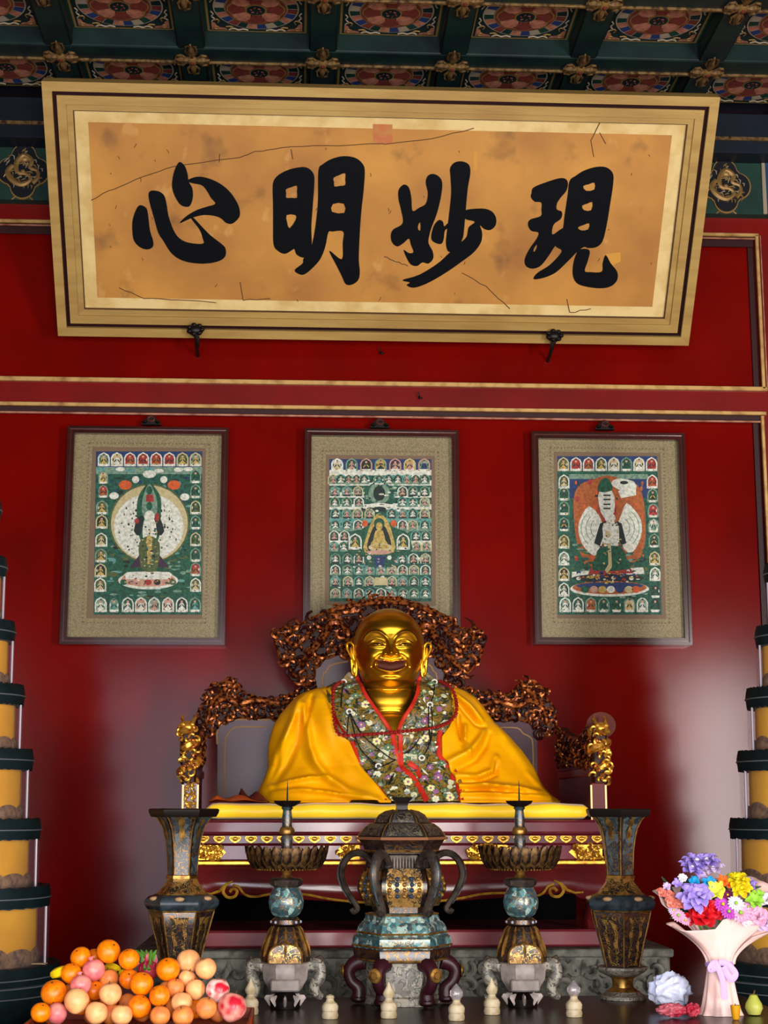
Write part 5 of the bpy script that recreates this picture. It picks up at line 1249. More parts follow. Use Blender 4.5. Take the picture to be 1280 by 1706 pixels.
for k in range(260):
    py = rnd.uniform(1140, 1333); a_, b_ = (tab(XBL, py), tab(XBR, py)); px = rnd.uniform(a_ + 3, b_ - 3)
    if py < 1230 and tab(VL, py) - 4 < px < tab(VR, py) + 4: continue
    an = rnd.uniform(0, pi); L = rnd.uniform(3, 9); cv = rnd.uniform(-3, 3)
    P = [robe_pt(px - L*cos(an), py - L*sin(an)*0.8, 0.011), robe_pt(px - cv*sin(an), py + cv*cos(an), 0.015), robe_pt(px + L*cos(an), py + L*sin(an)*0.8, 0.011)]
    m.tube(P, [0.0008, rnd.uniform(0.003, 0.007), 0.0008], emb[rnd.choice(['white', 'green', 'grey', 'purple', 'dark', 'green', 'dark', 'grey', 'green'])], 5, flat=(0.3, 1))
obj('embroidered_leaves', m, robe, kind='stuff')
# ---- string of dark red beads, and black cords with white rings
bead = mk('dark_red_beads', '#7a0c10', r=0.2, coat=0.5)
path = crom([(571,1137),(556,1150),(553,1172),(554,1198),(558,1222),(568,1231),(600,1230),(640,1227),(680,1223),(715,1218),(738,1209),(750,1194),(752,1175),(746,1152),(730,1137)], 12)
P = [robe_pt(p.x, max(p.y, 1137.5), 0.052) for p in path]
back = [Vector((lerp(P[-1].x, P[0].x, k/12), P[-1].y + 0.30*sin(pi*k/12), P[0].z + 0.02)) for k in range(1, 12)]
nk = thing('bead_necklace', 'long string of dark red beads across the chest of the golden statue', 'necklace', P[80])
full = P + back
m = M(); acc = 0; last = full[0]; nb = 0
for a, b in zip(full, full[1:]):
    L = (b-a).length; acc += L
    if acc > 0.0175: acc = 0; nb += 1; m.ball(b, 0.0095, bead, 8, 6)
obj('beads', m, nk, kind='stuff')
obj('cord', M().tube(full, 0.003, red_trim, 5, closed=True), nk)
strand = [(558,1222),(566,1205),(568,1228)]
for k in range(3):
    obj('tassel_strand', M().tube([robe_pt(p[0], p[1], 0.055) for p in crom([(555,1195+4*k),(562+k,1212+3*k),(570+2*k,1228)], 6)], 0.004, bead, 6), nk)
cordm = mk('black_cord', '#0c0a0c', r=0.5); ringm = mk('white_jade_ring', '#c9cac2', r=0.25)
rt = robe_pt(579, 1192, 0.03)
rc = thing('ring_cord', 'black cords with white jade rings hanging over the flowered robe of the statue', 'necklace', rt)
for x, y in ((572, 1139), (721, 1139), (579, 1192), (709, 1180), (624, 1280), (693, 1267)):
    c = robe_pt(x, y, 0.026); r = 0.0105
    obj('jade_ring', M().tube([c + Vector((r*cos(a)*1.15, -0.002, r*sin(a))) for a in [2*pi*k/16 for k in range(16)]], 0.0042, ringm, 8, closed=True), rc)
for pts in ([(572,1142),(567,1165),(566,1185)], [(579,1195),(576,1215),(575,1245),(574,1270)], [(580,1195),(584,1212),(590,1238),(600,1258),(622,1278)], [(581,1195),(590,1215),(604,1235),(640,1265),(652,1270)], [(626,1282),(640,1276),(652,1270)], [(720,1142),(716,1162),(710,1178)], [(707,1183),(705,1210),(707,1240),(695,1265)], [(711,1183),(711,1215),(708,1240),(700,1258)], [(666,1260),(680,1250),(690,1235)], [(624,1283),(600,1288)], [(648,1292),(640,1310),(645,1296)]):
    obj('cord', M().tube([robe_pt(p.x, p.y, 0.028) for p in crom(pts, 6)], 0.0028, cordm, 6), rc)
# ================================================================== altar table and its vessels
TZ = 0.875
tbl = mk('dark_brown_table_wood', '#1c120c', r=0.3, c2='#2a1a10', sc=3, stretch=(1, 6, 6))
xa, xb = at(28, 1700, 5.6).x, 1.36
table = thing('altar_table', 'long dark polished altar table in front of the stone plinth', 'table', ((xa+xb)/2, 6.1, 0))
obj('table_top', M().box(xa, xb, 5.2, 6.42, TZ - 0.06, TZ, tbl, 0.008), table)
obj('table_apron', M().box(xa + 0.06, xb - 0.06, 5.26, 6.36, TZ - 0.2, TZ - 0.06, tbl, 0.006), table)
for x in (xa + 0.12, xb - 0.12):
    for y in (5.32, 6.3): obj('leg', M().box(x - 0.05, x + 0.05, y - 0.05, y + 0.05, 0, TZ - 0.2, tbl, 0.008), table)

blue_en = cells('blue_enamel', ['#131c24', '#1a2a32', '#243c46', '#131618', '#3a4648'], '#7a5c34', 42, 0.05, r=0.35, warp=0.03, wsc=25)
dark_en = cells('dark_enamel', ['#120b0a', '#1a1014', '#241612', '#0c0a10'], '#7a5226', 36, 0.055, r=0.35, warp=0.03, wsc=22)
gold_en = cells('gold_enamel', ['#6a4a20', '#8a642c', '#4a3418', '#2a2018'], '#c39a52', 48, 0.05, r=0.35, m=0.4, warp=0.03, wsc=25)
teal_en = cells('teal_enamel', ['#1f4a50', '#2e626a', '#4f7f80', '#8aa39a', '#243c44'], '#a08452', 55, 0.045, r=0.3, warp=0.025, wsc=30)
stone_en = cells('worn_stone_carving', ['#6c655c', '#87806f', '#595248', '#77705f'], '#3c382f', 40, 0.06, r=0.6, lm=0.0, bump=0.5)
brass = mk('aged_brass', '#9c7434', r=0.38, m=0.75, c2='#5a3c1c', sc=30)
bronze = mk('dark_bronze', '#4a4038', r=0.42, m=0.5, c2='#2c2420', sc=25)
black_br = mk('black_bronze', '#17100e', r=0.4, m=0.4)

def prof(cx, Y, L): return [(hw*mpp(cx, py, Y), at(cx, py, Y).z) for hw, py in L]
def hexl(m, P, c, mat, ph): return m.lathe(P, c, mat, 6, ph)
def hexwires(m, P, c, ph, r, mat, ks=range(6)):
    for k in ks:
        a = ph + k*pi/3; m.tube([(c[0] + q*cos(a), c[1] + q*sin(a), z) for q, z in P], r, mat, 6)
def hexring(m, q, z, c, ph, r, mat): m.tube([(c[0] + q*cos(ph + k*pi/3), c[1] + q*sin(ph + k*pi/3), z) for k in range(6)], r, mat, 6, closed=True)
def hexpanels(m, P, c, ph, mat, t0, t1, w, out=0.004, shape=None):
    """one raised trapezium panel on each of the six faces between profile points P[0] and P[-1]"""
    for k in range(6):
        def pt(t, s):
            i = min(len(P)-2, int(t*(len(P)-1))); f = t*(len(P)-1) - i; q = lerp(P[i][0], P[i+1][0], f); z = lerp(P[i][1], P[i+1][1], f)
            a = ph + k*pi/3; b = a + pi/3; am = a + pi/6
            A = Vector((c[0] + q*cos(a), c[1] + q*sin(a), z)); B_ = Vector((c[0] + q*cos(b), c[1] + q*sin(b), z))
            return A.lerp(B_, 0.5 + s*w/2) + Vector((cos(am), sin(am), 0))*out
        n = 10; vs = []; 
        for i in range(n+1):
            t = lerp(t0, t1, i/n); s = shape(i/n) if shape else 1
            vs += [pt(t, -s), pt(t, s)]
        m.add(vs, [(2*i, 2*i+1, 2*i+3, 2*i+2) for i in range(n)], mat)

def vase(cx, ph, lb):
    Y = 6.3; c = at(cx, 1500, Y); c = (c.x, Y)
    S = lambda L: prof(cx, Y, L)
    z0 = at(cx, 1609, Y).z
    v = thing('altar_vase', lb, 'vase', (c[0], Y, z0), 'pair of tall six-sided altar vases')
    lip = S([(54,1361),(58,1354),(59,1349),(56,1347),(52,1349),(40,1352)])
    obj('lip', hexl(M(), lip, c, black_br, ph), v)
    nk = S([(24,1459),(25,1440),(26,1420),(29,1400),(34,1380),(42,1366),(52,1356)])
    m = hexl(M(), nk, c, dark_en, ph); o = obj('neck', m, v)
    m = M(); hexpanels(m, nk, c, ph, blue_en, 0.02, 0.95, 0.78, 0.003); obj('neck_inlay', m, o)
    m = M(); hexpanels(m, nk, c, ph, brass, 0.5, 0.92, 0.3, 0.006, lambda t: abs(sin(t*7))*0.8 + 0.2); obj('gilt_arabesque', m, o, kind='stuff')
    m = M(); hexwires(m, nk, c, ph, 0.0025, brass); obj('edge_wires', m, o)
    ring = S([(24,1464),(27,1463),(27,1458),(24,1457)]); obj('collar', hexl(M(), ring, c, brass, ph), v)
    sh = S([(43,1489),(40,1486),(33,1478),(27,1470),(25,1463)]); obj('shoulder_slope', hexl(M(), sh, c, gold_en, ph), v)
    sd = S([(54,1516),(58,1513),(62,1506),(62,1500),(56,1493),(43,1489)]); o = obj('shoulder', hexl(M(), sd, c, mk('grey_blue_enamel', '#2c363c', r=0.35, c2='#1a2024', sc=30), ph), v)
    m = M(); hexring(m, sd[0][0], sd[0][1], c, ph, 0.004, brass); hexring(m, sd[-1][0], sd[-1][1], c, ph, 0.003, brass); obj('rim_wires', m, o)
    for k in range(6):
        a = ph + k*pi/3 + pi/6; q = sd[3][0]*0.80; p = Vector((c[0] + q*cos(a), Y + q*sin(a), sd[3][1] + 0.010))
        obj('gilt_boss', M().ball(p, (0.02, 0.02, 0.009), mk('pale_boss', '#b08a64', r=0.5) if k == 0 else bpy.data.materials['pale_boss'], 10, 6), o)
    bd = S([(31,1609),(34,1596),(40,1570),(47,1545),(54,1518),(53,1516)]); o = obj('body', hexl(M(), bd, c, dark_en, ph), v)
    m = M(); hexpanels(m, bd, c, ph, gold_en, 0.04, 0.74, 0.62, 0.003, lambda t: 1.0 - 0.25*abs(sin(t*9.4))); obj('gilt_panels', m, o)
    m = M(); hexpanels(m, bd, c, ph, dark_en, 0.12, 0.66, 0.3, 0.006, lambda t: 0.35 + 0.65*abs(sin(t*6.3))); obj('panel_flowers', m, o)
    m = M(); hexwires(m, bd[:-1], c, ph, 0.003, brass); obj('edge_wires', m, o)
    # stand
    sname = thing('vase_stand', ('grey green lotus stand under the vase on the left of the altar' if cx < 600 else 'grey green lotus stand under the vase on the right of the altar'), 'stand', (c[0], Y, TZ), 'stands under the altar vases')
    zt_ = z0 - 0.002; L = zt_ - TZ
    obj('stand_dish', M().lathe([(0.06, zt_ - 0.035), (0.085, zt_ - 0.022), (0.10, zt_ - 0.008), (0.098, zt_)], c, stone_en, 32, wav=lambda i, a: (1 + (0.05*cos(8*a) if i in (1, 2) else 0), 0)), sname)
    obj('stand_column', M().lathe([(0.062, TZ + 0.03), (0.042, TZ + 0.045), (0.040, TZ + L*0.5), (0.044, zt_ - 0.045), (0.062, zt_ - 0.034)], c, brass, 24), sname)
    obj('stand_foot', M().lathe([(0.09, TZ + 0.001), (0.09, TZ + 0.014), (0.075, TZ + 0.02), (0.066, TZ + 0.03)], c, stone_en, 24), sname)
    return v
vase(303, 0.0, 'tall six-sided dark enamel vase with flared lip beside the fruit heap')
vase(1034, radians(24), 'tall six-sided dark enamel vase with flared lip beside the flower bouquet')

def candlestick(cx, lb):
    Y = 6.08; p0 = at(cx, 1500, Y); c = (p0.x, Y); S = lambda L: prof(cx, Y, L); Z = lambda py: at(cx, py, Y).z; u = mpp(cx, 1500, Y)
    t = thing('altar_candlestick', lb, 'candlestick', (c[0], Y, TZ), 'pair of enamel altar candlesticks')
    obj('spike', M().tube([(c[0], Y, Z(1336)), (c[0], Y, Z(1318)), (c[0], Y, Z(1300))], [1.6*u, 1.2*u, 0.3*u], black_br, 8), t)
    obj('drip_pan', M().lathe(S([(7,1345),(12,1343),(19,1339),(22,1334),(20,1334),(8,1337)]), c, black_br, 40, wav=lambda i, a: (1 + (0.05*cos(10*a) if i in (2, 3, 4) else 0), 0)), t)
    obj('upper_stem', M().lathe(S([(9,1378),(8,1374),(9,1366),(7,1350),(10,1346),(8,1344)]), c, blue_en, 20), t)
    obj('knop', M().lathe(S([(8,1392),(12,1389),(13,1384),(11,1379),(8,1377)]), c, brass, 20), t)
    obj('lower_stem', M().lathe(S([(9,1418),(9,1412),(10,1396),(8,1392)]), c, blue_en, 20), t)
    obj('lotus_bowl', M().lathe(S([(8,1449),(30,1448),(46,1446),(54,1440),(58,1430),(62,1420),(58,1420),(50,1432),(9,1436)]), c, black_br, 48), t)
    ob = bpy.data.objects
    pm_ = None
    for row_, (R0, R1, n, y0, y1) in enumerate(((55, 68, 24, 1446, 1409), (53, 63, 24, 1444, 1412))):
        for k in range(n):
            a = 2*pi*(k + 0.5*row_)/n
            if sin(a) > 0.75: continue
            m = M(); w = 1.15*pi*R1*u/n
            P = []
            for s_, ww in ((0, 0.9), (0.35, 1.0), (0.75, 0.95), (1.0, 0.3)):
                q = lerp(R0, R1, s_**0.7)*u + 0.004*sin(pi*s_); z = lerp(Z(y0), Z(y1), s_)
                ce = Vector((c[0] + q*cos(a), Y + q*sin(a), z)); tt = Vector((-sin(a), cos(a), 0))*w*ww; nn = Vector((cos(a), sin(a), 0))
                P += [ce - tt, ce + nn*0.006, ce + tt, ce - nn*0.004]
            fs = [(0, 1, 2, 3), (12, 13, 14, 15)]
            for i in range(3):
                for j in range(4): fs.append((4*i+j, 4*i+(j+1) % 4, 4*i+4+(j+1) % 4, 4*i+4+j))
            m.add(P, fs, lotus_m); obj('lotus_petal', m, t)
    beads_ = M(); R = 50*u
    for k in range(56):
        a = 2*pi*k/56; beads_.ball((c[0] + R*cos(a), Y + R*sin(a), Z(1447.5)), 0.0045, brass, 6, 4)
    obj('bead_rim', beads_, t, kind='stuff')
    obj('gilt_neck', M().lathe(S([(13,1464),(9,1460),(7,1456),(8,1453),(12,1450)]), c, brass, 20), t)
    obj('globe_collar', M().lathe(S([(20,1478),(25,1474),(27,1466),(24,1463),(10,1462)]), c, bronze, 24, wav=lambda i, a: (1 + (0.06*cos(8*a) if i in (1, 2) else 0), 0)), t)
    obj('globe', M().lathe(S([(16,1528),(23,1523),(28,1513),(29.5,1503),(27,1490),(21,1478),(18,1477)]), c, teal_en, 32), t)
    obj('ring', M().lathe(S([(18,1542),(24,1539),(24,1532),(17,1527)]), c, dark_en, 24), t)
    for k in range(8):
        a = 2*pi*k/8; obj('ring_stud', M().ball((c[0] + 24*u*cos(a), Y + 24*u*sin(a), Z(1535.5)), 0.006, mk('pale_stud', '#8c8c9c', r=0.4) if 'pale_stud' not in bpy.data.materials else bpy.data.materials['pale_stud'], 8, 5), t)
    bell = S([(42,1601),(41,1592),(37,1578),(30,1560),(26,1548),(22,1543)])
    obj('bell_body', M().lathe(bell, c, dark_en, 32), t)
    lf_ = M()
    for k in range(12):
        a = 2*pi*k/12; P = [Vector((c[0] + (q + 0.002)*cos(a), Y + (q + 0.002)*sin(a), z)) for q, z in bell]
        lf_.tube(P[1:], [0.002, 0.007, 0.006, 0.004, 0.002], brass, 6)
    obj('gilt_leaves', lf_, t)
    # arched cartouche in front
    m = M(); arch = [(-27, 1601), (-27, 1588), (-22, 1577), (-12, 1571), (0, 1569), (12, 1571), (22, 1577), (27, 1588), (27, 1601)]
    fn = lambda x, y, d: Vector((c[0] + x*u, Y - 48*u + d + (x*u)**2*3 + (1601 - y)*u*0.28, Z(y)))
    m.plate([arch], fn, gold_en, 0.012); o = obj('gilt_cartouche', m, t)
    obj('cartouche_rim', M().tube([fn(x, y, -0.002) for x, y in [(p.x, p.y) for p in crom(arch, 3)]], 0.004, brass, 6), o)
    base = S([(26,1650),(30,1645),(39,1630),(41,1612),(38,1604),(42,1601),(30,1600)])
    obj('base_drum', M().lathe(base, c, mk('grey_mauve_stone', '#6f655e', r=0.5, c2='#8b8079', sc=20) if 'grey_mauve_stone' not in bpy.data.materials else bpy.data.materials['grey_mauve_stone'], 8, pi/8), t)
    obj('base_panel', M().box(c[0] - 24*u, c[0] + 24*u, Y - 40*u, Y - 30*u, Z(1648), Z(1628), bpy.data.materials['grey_mauve_stone'], 0.006), t)
    for k, (a) in enumerate((0.0, pi, pi/2)):       # animal-shaped scroll feet
        d = Vector((cos(a), sin(a)*1.0, 0)); m = M()
        P = [Vector((c[0], Y, Z(py))) + d*(q*u) for q, py in ((34,1612),(48,1606),(58,1612),(56,1628),(48,1642),(52,1656),(62,1662))]
        m.tube([Vector(p) for p in crom([tuple(p) for p in P], 3)], [x*u for x in (9, 10, 11, 11, 11, 10, 9, 9, 10, 11, 11, 10, 9, 9, 9, 8, 7, 6, 5)], stone_en, 10)
        m.tube([P[1] + Vector((0, 0, 6*u)), P[1] + d*(10*u) + Vector((0, 0, 10*u)), P[1] + d*(16*u) + Vector((0, 0, 4*u))], [4*u, 5*u, 2*u], bronze, 8)
        m.ball(P[5], (9*u, 9*u, 7*u), stone_en, 10, 7)
        obj('scroll_foot', m, t)
    petal = mk('pink_white_stone_petal', '#a89a92', r=0.5) if 'pink_white_stone_petal' not in bpy.data.materials else bpy.data.materials['pink_white_stone_petal']
    obj('foot_core', M().lathe([(24*u, TZ + 0.001), (26*u, TZ + 0.03), (16*u, Z(1655)), (22*u, Z(1649))], c, black_br, 20), t)
    for k in range(8):
        a = 2*pi*k/8 - pi/2; d = Vector((cos(a), sin(a), 0)); tt = Vector((-sin(a), cos(a), 0)); m = M()
        P = [Vector((c[0], Y, 0)) + d*q*u + Vector((0, 0, z)) for q, z in ((14, TZ + 0.035), (24, TZ + 0.028), (33, TZ + 0.042))]
        m.tube(P, [7*u, 9*u, 3*u], petal, 8, flat=(0.4, 1)); obj('foot_petal', m, t)
    return t
lotus_m = mk('gilt_dark_lotus_petal', '#5e4220', r=0.42, m=0.5, c2='#120906', sc=40, lo=0.36, hi=0.50, stretch=(1, 1, 0.5))
candlestick(477, 'enamel lotus candlestick with a blue globe, beside the six-sided vase and the fruit heap')
candlestick(868, 'enamel lotus candlestick with a blue globe, between the incense burner and the right vase')

# ------------------------------------------------------------------ incense burner
def burner():
    cx, Y = 670, 6.2; p0 = at(cx, 1500, Y); c = (p0.x, Y); S = lambda L: prof(cx, Y, L); Z = lambda py: at(cx, py, Y).z; u = mpp(cx, 1500, Y); ph = 0.0
    b = thing('incense_burner', 'large six-sided lidded incense burner with S-shaped handles in the middle of the altar', 'incense burner', (c[0], Y, Z(1519)))
    m = M(); P = S([(14,1351),(13,1343),(15,1337),(22,1331),(24,1328),(20,1328)]); m.lathe(P, c, black_br, 4, pi/4)
    obj('lid_knob', m, b)
    lid1 = S([(46,1372),(44,1366),(38,1358),(28,1352),(14,1349)]); lid2 = S([(73,1394),(70,1388),(62,1379),(54,1373),(46,1371)])
    o = obj('lid', hexl(hexl(M(), lid2, c, dk_lid, ph), lid1, c, dk_lid, ph), b)
    m = M(); hexpanels(m, lid2, c, ph, lid_en, 0.1, 0.9, 0.85, 0.003); hexpanels(m, lid1, c, ph, lid_en, 0.1, 0.85, 0.8, 0.003); obj('lid_pattern', m, o)
    m = M(); hexwires(m, lid1, c, ph, 0.0025, brass); hexwires(m, lid2, c, ph, 0.0025, brass); hexring(m, lid2[-1][0], lid2[-1][1], c, ph, 0.003, bronze); obj('edge_wires', m, o)
    rim = S([(54,1423),(60,1421),(61,1417),(66,1407),(71,1400),(75,1398),(75,1394),(70,1393)]); o = obj('rim', hexl(M(), rim, c, dark_en, ph), b)
    m = M(); hexring(m, rim[5][0], rim[5][1] + 0.004, c, ph, 0.006, mk('copper_edge', '#a06a4a', r=0.4, m=0.5)); hexring(m, rim[2][0], rim[2][1], c, ph, 0.004, brass); obj('rim_bands', m, o)
    nk = S([(46,1448),(44,1440),(46,1424),(50,1422)]); o = obj('neck', hexl(M(), nk, c, bronze, ph), b)
    m = M()
    for k in range(6):
        a, a2 = k*pi/3, (k+1)*pi/3
        for j in range(1, 9):
            f = j/9; q = nk[1][0]*1.01
            A = Vector((c[0] + lerp(q*cos(a), q*cos(a2), f), Y + lerp(q*sin(a), q*sin(a2), f), 0)); m.tube([A + Vector((0, 0, Z(1447))), A + Vector((0, 0, Z(1424)))], 0.003, bronze, 5)
    obj('neck_ribs', m, o, kind='stuff')
    bp = [(46,1519),(47,1508),(56,1504),(68,1497),(74,1482),(74,1470),(69,1457),(58,1449),(46,1447)]; bd = S(bp)
    o = obj('body', hexl(M(), bd, c, dark_en, ph), b)
    m = M(); hexpanels(m, bd[3:7], c, ph, gold_en, -0.25, 1.3, 0.82, 0.002); obj('gilt_panels', m, o)
    st1 = mk('blue_stud', '#2c3a4c', r=0.3, m=0.3); st2 = mk('gold_stud', '#9c7434', r=0.3, m=0.7)
    for k in range(6):
        if k in (1,): continue
        a, a2 = ph + k*pi/3, ph + (k+1)*pi/3
        for j in range(5):
            for i, (q, py) in enumerate(((72, 1462), (75.5, 1471), (76, 1480), (72, 1490))):
                f = 0.18 + 0.16*j; q *= u*1.0
                pos = Vector((c[0] + lerp(q*cos(a), q*cos(a2), f), Y + lerp(q*sin(a), q*sin(a2), f), Z(py)))
                m = M(); m.ball(pos, (0.0085, 0.0085, 0.0095), st1 if j % 2 else st2, 8, 6); obj('stud', m, o)
    # six S-shaped strap handles at the corners
    hp_ = crom([(50,1437),(56,1429),(70,1421),(86,1424),(97,1438),(101,1455),(97,1472),(88,1490),(78,1505),(74,1514),(80,1519),(84,1514)], 4)
    for k in range(6):
        a = ph + k*pi/3; d = Vector((cos(a), sin(a), 0)); sc_ = 1.0
        P = [Vector((c[0], Y, Z(p.y))) + d*(p.x*u*sc_) for p in hp_]
        N = len(P); m = M(); m.tube(P, [u*(5.5 + 2.5*(1 - i/N)) for i in range(N)], bronze, 10, flat=(1.25, 0.8)); o2 = obj('handle', m, b)
        obj('handle_scroll', M().ball(P[0] + Vector((0, 0, -4*u)), 7*u, bronze, 10, 8), o2)
        obj('handle_inlay', M().tube([p + d*(6*u) for p in P[10:-12]], 2*u, blue_en, 6), o2)
    # pedestal
    pd = thing('burner_pedestal', 'stepped six-sided enamel pedestal with dark scroll legs under the incense burner', 'pedestal', (c[0], Y, TZ))
    zt_ = Z(1519) - 0.002
    for nm, L, mt_ in (('upper_step', [(64,1534),(60,1522),(56,1519.6)], teal_en), ('middle_step', [(74,1556),(76,1552),(72,1540),(66,1534)], teal_en), ('lower_step', [(80,1577),(83,1573),(82,1560),(76,1556)], teal_en), ('carved_step', [(70,1600),(80,1596),(82,1580),(80,1577)], dark_en)):
        P = S(L); obj(nm, hexl(M(), P, c, mt_, ph), pd)
        m = M(); hexring(m, P[1][0], P[1][1], c, ph, 0.004, brass); obj('step_wire', m, pd)
    obj('core', M().lathe([(62*u, TZ + 0.001), (62*u, TZ + 0.03), (58*u, TZ + 0.035), (60*u, Z(1600))], c, stone_en, 6, ph), pd)
    for k in range(6):
        a = ph + k*pi/3; d = Vector((cos(a), sin(a), 0)); tt = Vector((-sin(a), cos(a), 0))
        Q = [(66,1600),(80,1606),(88,1618),(84,1634),(72,1646),(72,1658)]
        P = [Vector((c[0], Y, Z(py))) + d*(q*u) for q, py in Q]; P[-1].z = TZ + 0.02; P[-2].z = max(P[-2].z, TZ + 0.035)
        m = M(); PP = [Vector(p) for p in crom([tuple(p) for p in P], 4)]; m.tube(PP, [u*(15 - 5*sin(pi*i/len(PP)*0.9)) for i in range(len(PP))], maroon_w, 10)
        m.ball(P[-1], (14*u, 14*u, 0.018), maroon_w, 10, 7)
        o2 = obj('scroll_leg', m, pd)
        obj('gilt_roundel', M().lathe([(12*u, 0), (11*u, 0.006), (6*u, 0.008), (5*u, 0.012)], (0, 0), brass, 16), o2)
        r_ = [x for x in o2.children][0]; r_.rotation_euler = (0, pi/2, a); r_.location = Vector((c[0], Y, Z(1617))) + d*(97*u) - WL[o2]
dk_lid = mk('dark_bronze_lid', '#1c1a18', r=0.4, m=0.3, c2='#2c2824', sc=30)
lid_en = cells('lid_relief', ['#24221f', '#302d28', '#1a1816'], '#6a5f4a', 45, 0.07, r=0.4, lm=0.4)
maroon_w = mk('maroon_carved_wood', '#2c0a14', r=0.4, c2='#1c0a0c', sc=10)
burner()

# ------------------------------------------------------------------ small cream finials along the table edge
cream = mk('cream_stone', '#b8a98a', r=0.45, c2='#9c8a68', sc=30)
crystal = mk('clear_crystal', '#cfc8c8', r=0.1, trans=0.8, spec=0.6)
for x, yb, kind, lb in ((417, 1690, 0, 'small cream stone finial half hidden behind the red peach'), (550, 1697, 1, 'short cream stone finial with a domed top right of the left candlestick'), (648, 1696, 0, 'cream stone finial with a pointed bud left of the burner pedestal front'),
                        (761, 1700, 2, 'cream stone finial with a clear crystal ball in front of the burner'), (820, 1690, 0, 'pointed cream stone finial left of the right candlestick base'), (957, 1694, 2, 'cream stone finial with a crystal bud left of the right vase stand')):
    p = atz(x, yb, TZ); u = mpp(x, yb, p.y); c = (p.x, p.y)
    t = thing('stone_finial', lb, 'finial', (p.x, p.y, TZ), 'row of small finials on the altar table')
    obj('finial_base', M().lathe([(13*u, TZ + 0.001), (14*u, TZ + 6*u), (12.5*u, TZ + 12*u), (13.5*u, TZ + 13*u), (14*u, TZ + 20*u), (11*u, TZ + 25*u)], c, cream, 20), t)
    z = TZ + 25*u
    obj('finial_neck', M().lathe([(11*u, z - 0.001), (7*u, z + 3*u), (6*u, z + 7*u), (8*u, z + 9*u)], c, cream, 16), t)
    z += 9*u
    if kind == 0: obj('finial_bud', M().lathe([(8*u, z), (10*u, z + 5*u), (8*u, z + 10*u), (4*u, z + 17*u), (0.6*u, z + 24*u)], c, cream, 16), t)
    elif kind == 1: obj('finial_bud', M().lathe([(7*u, z), (6*u, z + 3*u), (1*u, z + 5*u)], c, cream, 16), t)
    else: obj('crystal_top', M().lathe([(7*u, z), (11*u, z + 6*u), (11*u, z + 12*u), (7*u, z + 18*u), (1*u, z + 25*u)], c, crystal, 16), t)
